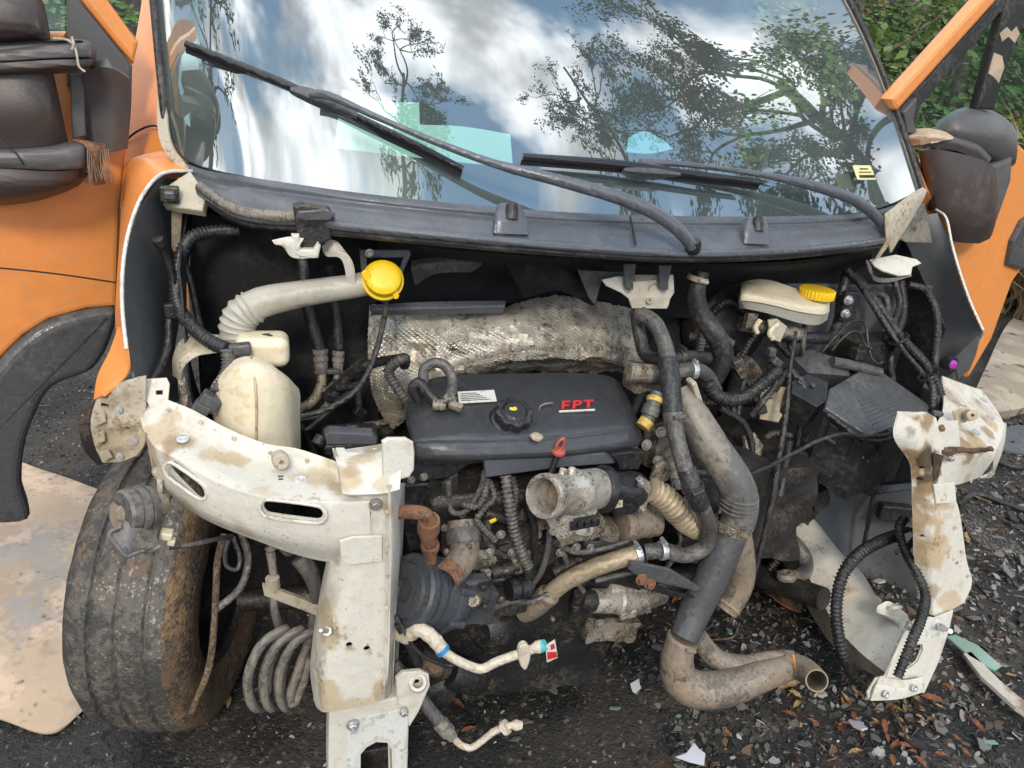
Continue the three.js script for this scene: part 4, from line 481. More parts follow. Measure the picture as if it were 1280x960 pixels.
  add('cap_lip', plate([[-.671,.979,.5],[-.66,.984,.5],[-.656,.978,.5],[-.656,.959,.51],[-.611,.961,.515],[-.609,.973,.5],[-.596,.975,.5],[-.598,.964,.53],[-.668,.965,.53]], 0.004), M.white, frameL);
  add('bolt', boltGeo([-.616,.922,.602], [0, 0, 1], 0.0075), M.steel, frameL);
  add('doubler', plate([[-.673,.86,.605],[-.653,.867,.61],[-.605,.867,.612],[-.604,.819,.615],[-.66,.814,.613],[-.67,.826,.61]], 0.006, { bevel: 0.002 }), M.white, frameL);
  add('stud', [turned([-.69,.683,.61], [-.705,.729,.66], [[0, 0.005], [0.9, 0.004], [1, 0.003], [1, 0]], 10), turned([-.689,.684,.612], [-.692,.693,.622], [[0, 0.008], [1, 0.008], [1, 0]], 6)], M.steel, frameL);
  add('stud', tube([[-.68,.705,.6],[-.678,.696,.606]], 0.004), M.primer, frameL);
  // foot plate with an arched opening, cheek with a round eye
  add('foot_plate', plate([[-.686,.502,.6],[-.614,.499,.6],[-.558,.5,.6],[-.54,.505,.6],[-.537,.328,.61],[-.534,.162,.62],[-.684,.196,.62],[-.687,.363,.61]], 0.05, { bevel: 0.004, holes: [[[-.63,.267,.615],[-.632,.383,.61],[-.62,.399,.605],[-.6,.409,.605],[-.576,.402,.605],[-.566,.383,.605],[-.56,.249,.615]]] }), M.white, frameL);
  add('foot_recess', plate([[-.653,.468,.603],[-.542,.473,.603],[-.54,.436,.605],[-.559,.251,.617],[-.565,.385,.607],[-.576,.406,.607],[-.6,.413,.607],[-.622,.404,.607],[-.635,.378,.607],[-.633,.27,.617],[-.655,.28,.617]], 0.004, { bevel: 0.0015 }), M.whiteLabel, frameL);
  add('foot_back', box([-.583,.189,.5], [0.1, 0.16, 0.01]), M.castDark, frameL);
  add('foot_eye', plate([[-.566,.544,.6],[-.554,.554,.595],[-.52,.549,.59],[-.504,.537,.59],[-.501,.512,.595],[-.51,.491,.6],[-.521,.463,.605],[-.539,.435,.61],[-.546,.479,.605],[-.561,.486,.605],[-.565,.511,.602]], 0.012, { bevel: 0.003, holes: [[[-.538,.524,.597],[-.532,.538,.594],[-.52,.534,.594],[-.514,.524,.595],[-.519,.513,.597],[-.532,.515,.598]]] }), M.white, frameL);
  add('eye_ring', turned([-.526,.525,.596], [-.527,.533,.602], [[0, 0.0105], [0, 0.018], [1, 0.016], [1, 0.0105], [0, 0.0105]], 24), M.white, frameL);
  add('bolt', [...boltGeo([-.644,.461,.61], [0, 0, 1], 0.008), rod([-.644,.454,.61], [-.646,.467,.64], 0.0045, 10)], M.zinc, frameL);
  add('bolt', boltGeo([-.551,.472,.608], [0, 0, 1], 0.006), M.zinc, frameL);
}
for (const q of [[-.948,.967,.315],[-.893,.957,.35],[-.837,.94,.385],[-.776,.929,.425],[-.716,.932,.465],[-.6,.916,.618],[-.597,.857,.622],[-.596,.797,.626],[-.596,.735,.63],[-.597,.67,.634],[-.598,.604,.638],[-.677,.887,.59],[-.825,.876,.525]]) add('spot_weld', turned(q, addV(q, [0, 0.0006, 0.0012]), [[0, 0.004], [0.6, 0.0035], [1, 0.001], [1, 0]], 10), M.primer, frameL);
const frameR = new THREE.Group(); frameR.name = 'front_frame'; van.add(frameR); lab(frameR, 'scorched white pressed-steel frame leg with a bare bolted foot by the fuse box');
{
  const BR = [0.5, 0.35, 0.21], OC = [0.78, 0.62, 0.44], BK = [0.1, 0.075, 0.055];
  stain(add('frame_arm', sheet([
    [[.932,.945,.2],[1.001,.924,.2],[1.09,.898,.2]],
    [[.891,.912,.26],[.989,.895,.25],[1.103,.868,.24]],
    [[.809,.907,.34],[.905,.886,.34],[1.063,.856,.31]],
    [[.735,.909,.4],[.836,.878,.41],[1.009,.841,.36]],
    [[.699,.887,.46],[.783,.868,.46],[.941,.835,.41]],
    [[.7,.871,.47],[.769,.853,.475],[.929,.814,.42]],
    [[.689,.803,.49],[.769,.785,.475],[.909,.765,.42]]], 0.004, { su: 12, sv: 20, out: [0.2, 0.6, 1] }), M.white, frameR), [[[.848,.876,.43], 0.05, OC, 1], [[.774,.872,.455], 0.04, BR, 0.9], [[.989,.887,.33], 0.04, OC, 0.9], [[.951,.863,.37], 0.03, BR, 0.8], [[.922,.902,.26], 0.04, BR, 0.6], [[.818,.786,.46], 0.03, OC, 0.7]]);
  add('arm_side', sheet([[[1.063,.856,.31],[1.009,.841,.36],[.941,.835,.41],[.929,.814,.42]], [[1.12,.829,.28],[1.068,.809,.33],[1.031,.78,.36],[.995,.751,.38]], [[1.183,.736,.24],[1.139,.71,.28],[1.085,.696,.32],[.925,.754,.41]]], 0.004, { su: 5, sv: 5, out: [1, 0, 0.5] }), M.white, frameR);
  for (const q of [[1.029,.9,.262],[.972,.89,.34],[.849,.889,.412]]) rivet(q, [0, 1, 0.35], frameR);
  add('rubber_stud', turned([.842,.914,.37], [.809,.939,.42], [[0, 0], [0, 0.012], [0.6, 0.014], [1, 0.013], [1, 0.004], [0.8, 0.003], [0.8, 0]], 20), M.primer, frameR);
  add('stud_bracket', plate([[.788,.934,.385],[.808,.939,.38],[.839,.942,.38],[.844,.932,.385],[.823,.91,.4],[.794,.907,.4]], 0.004), M.primer, frameR);
  add('corner_plate', plate([[.628,.947,.475],[.69,.954,.47],[.709,.953,.47],[.727,.896,.48],[.684,.881,.487],[.658,.894,.485],[.638,.917,.48]], 0.004), M.white, frameR);
  add('bolt', boltGeo([.655,.941,.478], [0, 0, 1], 0.006), M.rust, frameR);
  add('bolt', boltGeo([.701,.867,.488], [0, 0, 1], 0.006), M.zinc, frameR);
  add('crumpled_edge', sheet([[[.66,.894,.492],[.698,.9,.493],[.763,.887,.483],[.881,.863,.44]], [[.664,.887,.5],[.703,.893,.5],[.762,.883,.49],[.882,.859,.445]], [[.678,.878,.499],[.712,.886,.499],[.768,.875,.488],[.885,.851,.443]]], 0.004, { su: 6, sv: 8, warp: (p) => { p.z += 0.012 * (fbm(p.x * 70, p.y * 70, 3, 3) - 0.5); } }), M.scorchAndShade, frameR);
  stain(add('frame_leg', cut(sheet([
    [[.537,.978,.46],[.575,.982,.475],[.597,.982,.477],[.64,.964,.47]],
    [[.533,.923,.475],[.573,.926,.495],[.598,.925,.497],[.667,.904,.49]],
    [[.588,.863,.485],[.608,.867,.505],[.631,.867,.507],[.667,.857,.5]],
    [[.608,.81,.495],[.631,.818,.515],[.655,.817,.517],[.687,.812,.512]],
    [[.625,.741,.505],[.648,.75,.53],[.672,.749,.532],[.73,.759,.528]],
    [[.659,.618,.525],[.68,.625,.55],[.704,.624,.552],[.791,.623,.548]],
    [[.691,.529,.54],[.704,.54,.565],[.729,.538,.567],[.821,.563,.56]],
    [[.709,.482,.55],[.712,.493,.578],[.737,.491,.58],[.807,.513,.572]]], 0.004, { su: 14, sv: 14, crease: 0.5 }), [[.61,.857,.502],[.615,.827,.51],[.762,.616,.55],[.652,.688,.522]].map((q) => holeAt(q, [0, 0, 1], 0.005))), M.white, frameR), [[[.584,.935,.46], 0.043, BK, 1], [[.596,.95,.47], 0.036, BR, 0.9], [[.578,.965,.44], 0.029, BR, 0.8], [[.607,.884,.48], 0.051, BR, 1], [[.625,.837,.49], 0.058, BR, 1], [[.628,.828,.51], 0.043, BK, 0.85], [[.641,.783,.49], 0.058, BR, 0.9], [[.663,.712,.5], 0.065, OC, 1], [[.673,.643,.53], 0.058, OC, 0.9], [[.693,.537,.545], 0.043, BR, 0.7], [[.62,.878,.507], 0.036, BK, 0.9], [[.756,.522,.58], 0.043, OC, 0.7]]);
  add('leg_cheek', sheet([[[.537,.978,.46],[.665,.914,.36]], [[.535,.923,.475],[.667,.86,.38]], [[.59,.863,.485],[.727,.79,.38]], [[.625,.741,.505],[.769,.662,.4]], [[.659,.618,.525],[.812,.526,.42]], [[.709,.482,.55],[.851,.387,.45]]], 0.003, { out: [-1, 0, 0] }), M.white, frameR);
  add('doubler', plate([[.639,.822,.522],[.703,.822,.52],[.718,.772,.53],[.656,.776,.532]], 0.005, { bevel: 0.002 }), M.white, frameR);
  add('shade_wedge', plate([[.622,.897,.509],[.658,.886,.507],[.655,.836,.514],[.643,.827,.518]], 0.003, { bevel: 0.001 }), M.scorchAndShade, frameR);  // dark wedge painted in for the shade between arm plate and leg
  // foot
  add('foot_plate', plate([[.656,.509,.585],[.702,.501,.6],[.762,.508,.59],[.751,.456,.6],[.723,.386,.625],[.685,.323,.65],[.666,.336,.65],[.547,.344,.65],[.51,.346,.655],[.507,.361,.65],[.531,.39,.64],[.558,.39,.64],[.583,.433,.62],[.608,.477,.605],[.632,.498,.59]], 0.006, { bevel: 0.002, holes: [[[.635,.447,.613],[.668,.446,.613],[.673,.43,.617],[.657,.403,.627],[.633,.393,.632],[.609,.393,.633],[.619,.416,.623]]] }), M.white, frameR);
  add('foot_side', sheet([[[.632,.498,.59],[.72,.405,.5]], [[.583,.433,.62],[.668,.355,.54]], [[.558,.39,.64],[.618,.342,.58]]], 0.004, { out: [-1, 0, 0.4] }), M.white, frameR);
  add('foot_toe', sheet([[[.538,.393,.64],[.602,.382,.65],[.658,.381,.65]], [[.517,.378,.655],[.588,.37,.665],[.651,.363,.66]], [[.511,.346,.66],[.58,.35,.672],[.652,.349,.665]]], 0.005, { out: [0, 0.5, 1] }), M.white, frameR);
  for (const q of [[.539,.368,.668],[.616,.374,.67]]) rivet(q, [0, 0.4, 1], frameR, 0.009);
  for (const q of [[.624,.491,.602]]) add('bolt', boltGeo(q, [0, 0, 1], 0.007), M.zinc, frameR);
  add('foot_recess', plate([[.664,.495,.592],[.719,.5,.602],[.721,.461,.606],[.657,.449,.614],[.63,.458,.614]], 0.003, { bevel: 0.001 }), M.whiteLabel, frameR);
  add('stud', [turned([.713,.48,.602], [.672,.521,.66], [[0, 0.0095], [0.3, 0.009], [0.35, 0.006], [1, 0.005], [1, 0]], 12)], M.zinc, frameR);
  // side member running back to the wheel house
  add('side_member', sheet([[[.618,.437,.12],[.664,.46,.12],[.721,.471,.11],[.789,.416,.06]], [[.617,.409,.22],[.677,.44,.22],[.769,.406,.2],[.861,.319,.14]], [[.609,.378,.32],[.666,.413,.32],[.758,.409,.3],[.854,.319,.24]], [[.584,.365,.44],[.645,.409,.43],[.718,.411,.42],[.821,.312,.36]], [[.582,.362,.53],[.621,.415,.53],[.685,.452,.52],[.779,.361,.47]], [[.593,.365,.61],[.619,.409,.6],[.665,.461,.58],[.738,.391,.54]]], 0.005, { su: 10, sv: 7, crease: 0.5, out: [-0.4, 0.8, 0.4] }), M.white, frameR);
  add('member_side', sheet([[[.618,.437,.12],[.65,.342,.1]], [[.617,.409,.22],[.651,.303,.2]], [[.609,.378,.32],[.639,.278,.3]], [[.584,.365,.44],[.614,.28,.42]], [[.582,.362,.53],[.617,.293,.51]], [[.593,.365,.61],[.616,.322,.59]]], 0.004, { su: 8, sv: 4, out: [-1, 0.2, 0.4] }), M.primer, frameR);
  add('member_end', sheet([[[.626,.47,.5],[.653,.483,.505],[.693,.459,.53]], [[.616,.467,.515],[.651,.455,.53],[.68,.458,.55]], [[.647,.468,.545],[.647,.456,.56],[.651,.435,.575]]], 0.004, { out: [0, 0.6, 1] }), M.white, frameR);
  add('eye_ring', turned([.658,.472,.52], [.658,.478,.515], [[0, 0.0125], [0, 0.02], [1, 0.018], [1, 0.0125], [0, 0.0125]], 24), M.whiteLabel, frameR);
  add('rust_patch', plate([[.645,.402,.37],[.666,.415,.37],[.695,.406,.37],[.682,.39,.38],[.657,.372,.38]].map((p) => addV(p, [-0.01, 0.012, 0.012])), 0.003, { smooth: 3 }), M.peach, frameR);
  add('stud', tube([[.584,.405,.47],[.528,.443,.5]], 0.005), M.primer, frameR);
}
for (const q of [[.632,.774,.508],[.651,.708,.525],[.669,.647,.535],[.727,.714,.545],[.766,.649,.552],[.803,.58,.558],[.609,.486,.6],[.588,.456,.615]]) add('spot_weld', turned(q, addV(q, [0, 0.0006, 0.0014]), [[0, 0.004], [0.6, 0.0035], [1, 0.001], [1, 0]], 10), M.primer, frameR);
// cowl brackets and hinges
{
  const b = part('hinge_bracket', plate([[-.727,1.318,.215],[-.711,1.324,.215],[-.663,1.318,.215],[-.654,1.304,.215],[-.659,1.259,.215],[-.677,1.249,.215],[-.685,1.231,.215],[-.708,1.23,.215],[-.72,1.257,.215]], 0.03, { bevel: 0.005 }), M.castDark);
  add('hinge_plate', plate([[-.72,1.314,.24],[-.667,1.32,.24],[-.653,1.312,.24],[-.664,1.3,.24],[-.709,1.298,.24],[-.723,1.303,.24]], 0.008), M.plasticGrey, b);
  add('hinge_hook', sheet([[[-.765,1.256,.22],[-.734,1.266,.23],[-.709,1.264,.23]], [[-.758,1.249,.225],[-.732,1.256,.24],[-.721,1.239,.24]], [[-.748,1.25,.22],[-.729,1.23,.24],[-.684,1.231,.24]]], 0.004), M.white, b);
  add('hinge_hook', plate([[-.731,1.27,.235],[-.717,1.27,.235],[-.715,1.244,.235],[-.692,1.245,.235],[-.684,1.257,.235],[-.679,1.251,.235],[-.683,1.23,.235],[-.729,1.229,.235]], 0.02, { bevel: 0.004 }), M.white, b);
  add('spring', tube([[-.706,1.194,.1],[-.703,1.175,.1],[-.702,1.148,.1]], 0.008, { rib: [0.006, 0.002] }), M.plasticGrey, b);
  const h = part('stay_bracket', sheet([[[-.673,1.235,.17],[-.659,1.251,.18],[-.644,1.248,.18]], [[-.665,1.219,.18],[-.651,1.236,.195],[-.633,1.235,.19]], [[-.637,1.216,.2],[-.625,1.224,.205],[-.616,1.21,.2]], [[-.621,1.137,.18],[-.61,1.153,.19],[-.603,1.137,.18]]], 0.004, { su: 6, sv: 5 }), M.white);
  const c = part('latch_plate', plate([[-.093,1.188,.2],[-.061,1.196,.2],[.077,1.203,.2],[.087,1.163,.2],[.08,1.148,.2],[.079,1.133,.2],[.076,1.125,.2],[-.01,1.125,.2],[-.022,1.147,.2],[-.044,1.161,.2],[-.08,1.175,.2]], 0.006, { bevel: 0.002, holes: [[[-.016,1.143,.2],[-.01,1.143,.2],[-.009,1.138,.2],[-.015,1.137,.2]], [[.065,1.144,.2],[.073,1.144,.2],[.073,1.14,.2],[.065,1.14,.2]]] }), M.white);
  add('latch_boss', turned([.03,1.143,.198], [.024,1.147,.21], [[0, 0.008], [1, 0.007], [1, 0.003], [0.5, 0.003], [0.5, 0]], 16), M.primer, c);
  for (const q of [[[-.054,1.228,.215],[-.025,1.229,.215],[-.025,1.19,.215],[-.022,1.173,.215],[-.033,1.169,.215],[-.044,1.18,.215]], [[.029,1.227,.215],[.06,1.228,.215],[.059,1.192,.215],[.063,1.174,.215],[.05,1.17,.215],[.038,1.181,.215]]]) add('latch_arm', plate(q, 0.008, { bevel: 0.002 }), M.plasticGrey, c);
  add('latch_rib', plate([[-.018,1.187,.204],[.041,1.192,.204],[.039,1.203,.204],[-.02,1.202,.204]], 0.006), M.pipeBrown, c);
  add('plastic_wing', plate([[-.134,1.198,.16],[-.024,1.196,.16],[-.018,1.186,.16],[-.074,1.174,.16],[-.081,1.119,.16],[-.099,1.137,.16]], 0.006, { bevel: 0.002 }), M.plasticGrey, c);
  const r = part('hinge_bracket', plate([[.643,1.281,.05],[.665,1.29,.05],[.747,1.289,.05],[.774,1.269,.05],[.708,1.255,.05],[.651,1.257,.05]], 0.03), M.plasticGrey);
  add('hinge_leaf', sheet([[[.717,1.337,.07],[.831,1.386,.02],[.901,1.4,-.02]], [[.723,1.311,.08],[.837,1.36,.03],[.906,1.376,-.01]], [[.733,1.296,.08],[.748,1.267,.08],[.762,1.243,.08]]], 0.004, { su: 5, sv: 5 }), M.primer, r);
  add('hinge_plate', plate([[.752,1.292,.06],[.897,1.361,0],[.924,1.332,0],[.971,1.256,0],[.848,1.261,.03],[.787,1.278,.05]], 0.006, { bevel: 0.002 }), M.pipeGrey, r);
  add('hinge_strut', plate([[.698,1.341,.09],[.719,1.326,.09],[.74,1.265,.09],[.722,1.231,.09],[.709,1.225,.09],[.727,1.273,.09]], 0.005), M.primer, r);
  add('hinge_shelf', plate([[.716,1.221,.066],[.815,1.231,.044],[.88,1.222,.051],[.89,1.214,.062],[.851,1.207,.074],[.83,1.192,.098],[.786,1.19,.104],[.739,1.199,.094],[.721,1.209,.083]], 0.006, { bevel: 0.002 }), M.white, r);
  add('hinge_shelf', sheet([[[.689,1.22,.08],[.703,1.188,.1],[.757,1.18,.1],[.845,1.189,.08]], [[.699,1.209,.085],[.713,1.175,.1],[.766,1.17,.1],[.847,1.184,.085]]], 0.006), M.pipeGrey, r);
  const l = part('corner_bracket', plate([[-.971,1.305,0],[-.914,1.326,-.03],[-.887,1.303,.03],[-.893,1.274,.06],[-.939,1.266,.03],[-.965,1.272,.02]], 0.02), M.primer);
  add('bracket_box', box([-.951,1.295,.03], [0.035, 0.032, 0.02]), M.castDark, l); add('bracket_box', box([-.95,1.296,.045], [0.02, 0.016, 0.02]), M.plasticGrey, l);
  add('bracket_leg', plate([[-.954,1.262,0],[-.933,1.26,0],[-.942,1.194,-.02],[-.95,1.138,-.04],[-.962,1.174,-.03]], 0.01), M.primer, l);
  add('cable_sheath', tube(cowlFoot.slice(0, 3).map((p) => addV(p, [0, 0.006, 0.012])).concat([[-.664,1.293,.2]]), 0.009, { rib: [0.006, 0.002] }), M.pipeGrey, l);
}


// ---------------------------------------------------------------- engine
const engine = thing('engine', 'grimy diesel engine with a black plastic top cover in the open bay', 'engine');
const E = (n, g, m, p = engine) => add(n, g, m, p);
const font = await new FontLoader().loadAsync('fonts/droid/droid_sans_bold.typeface.json');
{
  const cov = E('engine_cover', sheet([
    [[-.508,.911,.23],[-.499,.944,.23],[-.45,.989,.245],[-.289,.996,.25],[-.144,.995,.25],[-.053,.98,.245],[-.013,.942,.24]],
    [[-.518,.918,.31],[-.512,.947,.32],[-.461,.977,.33],[-.315,.984,.34],[-.177,.986,.34],[-.069,.965,.33],[-.024,.932,.31]],
    [[-.524,.926,.4],[-.519,.945,.415],[-.463,.958,.43],[-.342,.958,.44],[-.212,.962,.44],[-.103,.963,.43],[-.054,.939,.4]],
    [[-.525,.927,.413],[-.519,.942,.432],[-.466,.951,.448],[-.345,.949,.455],[-.217,.951,.455],[-.106,.955,.445],[-.058,.938,.412]],
    [[-.526,.929,.425],[-.518,.942,.445],[-.468,.947,.46],[-.348,.944,.465],[-.22,.946,.465],[-.109,.951,.455],[-.06,.938,.42]],
    [[-.525,.91,.428],[-.518,.919,.45],[-.468,.924,.468],[-.347,.922,.472],[-.219,.924,.472],[-.104,.928,.462],[-.056,.922,.425]],
    [[-.518,.89,.41],[-.51,.894,.43],[-.46,.896,.44],[-.337,.897,.445],[-.205,.898,.445],[-.087,.902,.435],[-.041,.896,.4]]], 0.006, { su: 6, sv: 7, crease: 0.5, warp: (p, u, v) => { p.y += 0.002 * (fbm(p.x * 20, p.z * 20, 1, 3) - 0.5); } }), M.cover);
  // badge lettering lies on the sloping top
  const c0 = V3([-.233,.968,.398]), c1 = V3([-.161,.969,.398]), cb = V3([-.214,.98,.365]);
  const ex = c1.clone().sub(c0).normalize(), ey = cb.clone().sub(c0); ey.addScaledVector(ex, -ey.dot(ex)).normalize(); const ez = ex.clone().cross(ey).normalize(); const W = c1.distanceTo(c0);
  const onCover = (g, dz) => g.applyMatrix4(new THREE.Matrix4().makeBasis(ex, ey, ez).setPosition(c0.clone().addScaledVector(ez, dz)));
  const t = new TextGeometry('FPT', { font, size: 1, depth: 0.1, curveSegments: 4, bevelEnabled: false }); t.computeBoundingBox(); const tw = t.boundingBox.max.x;
  t.applyMatrix4(new THREE.Matrix4().makeShear(0, 0, 0.28, 0, 0, 0)); t.scale(W / tw, 0.022, 0.03); t.translate(0, 0.007, 0.008);
  add('badge_letters', onCover(t, 0), M.red, cov);
  add('badge_line', onCover(new THREE.BoxGeometry(W * 1.05, 0.0035, 0.003).translate(W * 0.5, 0.001, 0.0095), 0), M.whiteLabel, cov);
  add('badge_swoosh', tube([[-0.042, 0.006], [-0.036, 0.018], [-0.022, 0.025], [-0.006, 0.026]].map(([x, y]) => c0.clone().addScaledVector(ex, x).addScaledVector(ey, y).addScaledVector(ez, 0.009).toArray()), [0.0008, 0.002, 0.0022, 0.0008], { radial: 6 }), M.pipeGrey, cov);
  const lb = [[-.423,.987,.32],[-.348,.99,.32],[-.351,.98,.355],[-.427,.979,.355]].map((p) => addV(p, [0, 0.004, 0.004]));
  const st = add('label', plate(lb, 0.001, { bevel: 0 }), M.whiteLabel, cov);
  for (let k = 0; k < 5; k++) { const v = 0.2 + 0.15 * k, a = mid(mid(lb[0], lb[3], v), mid(lb[1], lb[2], v), 0.06), b = mid(mid(lb[0], lb[3], v), mid(lb[1], lb[2], v), 0.5 + 0.08 * k); add('print', tube([addV(a, [0, 0.001, 0.001]), addV(b, [0, 0.001, 0.001])], 0.0007, { radial: 4 }), M.castDark, st); }
  // oil filler cap
  const n = [0.02, 0.9, 0.43], a = [-.334,.959,.405], up = (d) => addV(a, V3(n).normalize().multiplyScalar(d).toArray());
  const oil = new THREE.Group(); oil.name = 'oil_cap'; engine.add(oil);
  add('cap_collar', turned(up(-0.01), up(0.014), [[0, 0.044], [0.6, 0.044], [0.9, 0.041], [1, 0.036], [1, 0.028]], 32), M.blackGloss, oil);
  { const s = new THREE.Shape(); for (let k = 0; k <= 64; k++) { const q = k / 64 * Math.PI * 2, r = 0.0315 + 0.0022 * Math.sign(Math.cos(q * 8)) * Math.pow(Math.abs(Math.cos(q * 8)), 0.4); k ? s.lineTo(r * Math.cos(q), r * Math.sin(q)) : s.moveTo(r, 0); }
    const g = new THREE.ExtrudeGeometry(s, { depth: 0.02, bevelEnabled: true, bevelSize: 0.003, bevelThickness: 0.003, bevelSegments: 2 });
    g.applyMatrix4(new THREE.Matrix4().makeRotationFromQuaternion(new THREE.Quaternion().setFromUnitVectors(new THREE.Vector3(0, 0, 1), V3(n).normalize())).setPosition(...up(0.012))); add('cap_grip', g, M.plastic, oil);
    add('cap_top', turned(up(0.03), up(0.04), [[0, 0.027], [0.6, 0.025], [1, 0.02], [1, 0]], 28), M.blackGloss, oil);
    add('cap_mark', [box(addV(up(0.0408), [0.006, 0, -0.006]), [0.024, 0.0024, 0.008], [0.44, 0.4, 0], 0.0007), box(addV(up(0.0408), [-0.007, 0, -0.003]), [0.012, 0.0024, 0.007], [0.44, -0.3, 0], 0.0007)], M.yellow, oil); }
  E('breather_hose', tube([[-.501,.979,.33],[-.513,1.003,.33],[-.501,1.016,.33],[-.487,1,.34],[-.467,.981,.355]], 0.011), M.rubber);
  E('breather_hose', tube([[-.486,1.002,.3],[-.485,1.025,.29],[-.462,1.04,.29],[-.44,1.032,.3],[-.433,1.01,.32],[-.443,.994,.345],[-.453,.985,.355]], 0.0105), M.hoseGrey);
  E('hose_joint', [turned([-.481,.988,.37], [-.457,.986,.375], [[0, 0.009], [0.2, 0.012], [0.5, 0.01], [0.7, 0.012], [1, 0.009], [1, 0]], 14), turned([-.45,1.002,.36], [-.441,.981,.38], [[0, 0.009], [0.4, 0.013], [0.6, 0.009], [0.8, 0.01], [1, 0.007], [1, 0]], 14), turned([-.445,.99,.38], [-.429,.985,.39], [[0, 0.009], [1, 0.009], [1, 0.005], [0.5, 0.004], [0.5, 0]], 12)], M.aluDirty);
  // skirts under the cover
  E('cover_skirt', plate([[-.515,.888,.4],[-.383,.891,.42],[-.416,.879,.42],[-.435,.863,.42],[-.453,.85,.42],[-.532,.834,.39],[-.526,.858,.395]], 0.02, { bevel: 0.004 }), M.plastic);
  E('heat_rail', plate([[-.398,.914,.46],[-.248,.913,.465],[-.074,.914,.455],[-.068,.892,.455],[-.131,.887,.46],[-.245,.886,.465],[-.391,.874,.46]], 0.02, { bevel: 0.003 }), M.cowl);
  E('connector_shield', plate([[-.148,.918,.475],[-.102,.919,.475],[-.072,.915,.465],[-.069,.901,.465],[-.076,.875,.47],[-.121,.881,.475],[-.129,.899,.475]], 0.018, { bevel: 0.003 }), M.plastic);
  const dip = E('dipstick', [tube([[-.271,.807,.49],[-.271,.872,.48],[-.264,.895,.475],[-.256,.925,.47]], 0.006)], M.plastic);
  { const g = new THREE.TorusGeometry(0.011, 0.004, 8, 20); g.scale(0.6, 1.2, 1); g.rotateZ(-0.4); g.translate(...[-.256,.944,.475]); add('dipstick_ring', [g, turned([-.256,.921,.47], [-.256,.936,.475], [[0, 0.006], [0.5, 0.014], [0.8, 0.013], [1, 0.006], [1, 0]], 14)], M.redDull, dip); }
  E('mud_crumb', lump(new THREE.IcosahedronGeometry(0.012, 2).scale(1, 0.5, 0.8).translate(...[-.302,.958,.465]), 0.006, 90), M.primer);
  // block, head and the dark bulk behind the fittings
  E('cylinder_head', lump(box([-.265,.794,.33], [0.44, 0.1, 0.2], [0.3, 0, 0.02], 0.02), 0.008, 30), M.block);
  E('engine_block', lump(new THREE.BoxGeometry(0.44, 0.34, 0.28, 16, 12, 10).rotateX(0.15).translate(...[-.218,.568,.29]), 0.02, 14), M.block);
  E('oil_sump', lump(new THREE.BoxGeometry(0.34, 0.14, 0.24, 12, 6, 8).translate(...[-.203,.317,.27]), 0.02, 14), M.block);
  E('gearbox', lump(new THREE.BoxGeometry(0.34, 0.26, 0.28, 14, 10, 10).translate(...[.339,.632,.18]), 0.03, 12), M.castDark);
  E('cam_housing', plate([[-.528,.819,.37],[-.449,.823,.38],[-.424,.835,.38],[-.427,.75,.38],[-.429,.673,.38],[-.511,.662,.38],[-.535,.76,.38]], 0.03, { bevel: 0.006 }), M.plastic);
  E('belt_guard', plate([[-.462,.837,.41],[-.431,.86,.41],[-.423,.732,.41],[-.437,.656,.41],[-.452,.677,.41]], 0.012, { bevel: 0.003 }), M.castDark);
  // throttle body: open mouth, cast body, motor box
  const th = new THREE.Group(); th.name = 'throttle_body'; engine.add(th);
  const m0 = [-.32,.9,.58], m1 = [-.179,.858,.5], ax = sub(m1, m0);
  add('throat', turned(m0, m1, [[0.35, 0.0], [0.35, 0.031], [0, 0.033], [0, 0.039], [0.03, 0.041], [0.1, 0.041], [0.14, 0.037], [0.45, 0.038], [0.5, 0.043], [0.6, 0.043], [0.66, 0.04], [1, 0.04], [1, 0]], 36), M.alu, th);
  add('throttle_plate', turned(mid(m0, m1, 0.33), mid(m0, m1, 0.345), [[0, 0.0], [0, 0.03], [1, 0.03], [1, 0]], 28), M.pipeBrown, th);
  add('throttle_casting', [lump(new THREE.BoxGeometry(0.07, 0.05, 0.05, 8, 6, 6).rotateZ(-0.2).translate(...[-.234,.826,.53]), 0.008, 40), lump(new THREE.BoxGeometry(0.045, 0.03, 0.04, 6, 4, 5).rotateZ(0.6).translate(...[-.257,.811,.54]), 0.006, 40), rod([-.276,.913,.55], [-.268,.93,.54], 0.009), rod([-.255,.913,.54], [-.248,.925,.53], 0.008), rod([-.245,.887,.56], [-.243,.872,.57], 0.008)], M.alu, th);
  add('motor_housing', lump(new THREE.BoxGeometry(0.09, 0.035, 0.05, 10, 4, 6).rotateZ(0.2).translate(...[-.215,.789,.52]), 0.005, 40), M.aluDirty, th);
  add('connector', [box([-.221,.823,.555], [0.058, 0.02, 0.02], [0, 0, 0.12], 0.003), ...[0, 1, 2, 3].map((k) => box(addV([-.249,.824,.566], [0.014 * k, 0.002 * k, 0.002]), [0.009, 0.012, 0.008], [0, 0, 0.12], 0.001))], M.plastic, th);
  for (const q of [[-.277,.804,.55],[-.208,.898,.55],[-.2,.833,.54],[-.266,.869,.57],[-.229,.894,.56]]) add('bolt', boltGeo(q, [-0.3, 0.2, 1], 0.006, 0.006), M.steel, th);
  // intake elbow and flange
  const e0 = [-.174,.858,.5], e1 = [-.072,.836,.48];
  E('intake_elbow', [turned(e0, e1, [[0, 0], [0, 0.042], [0.08, 0.046], [0.16, 0.046], [0.2, 0.036], [0.6, 0.034], [0.7, 0.038], [0.9, 0.036], [1, 0.03], [1, 0]], 28), box([-.117,.819,.5], [0.05, 0.035, 0.04], [0, 0, 0], 0.01)], M.plastic);
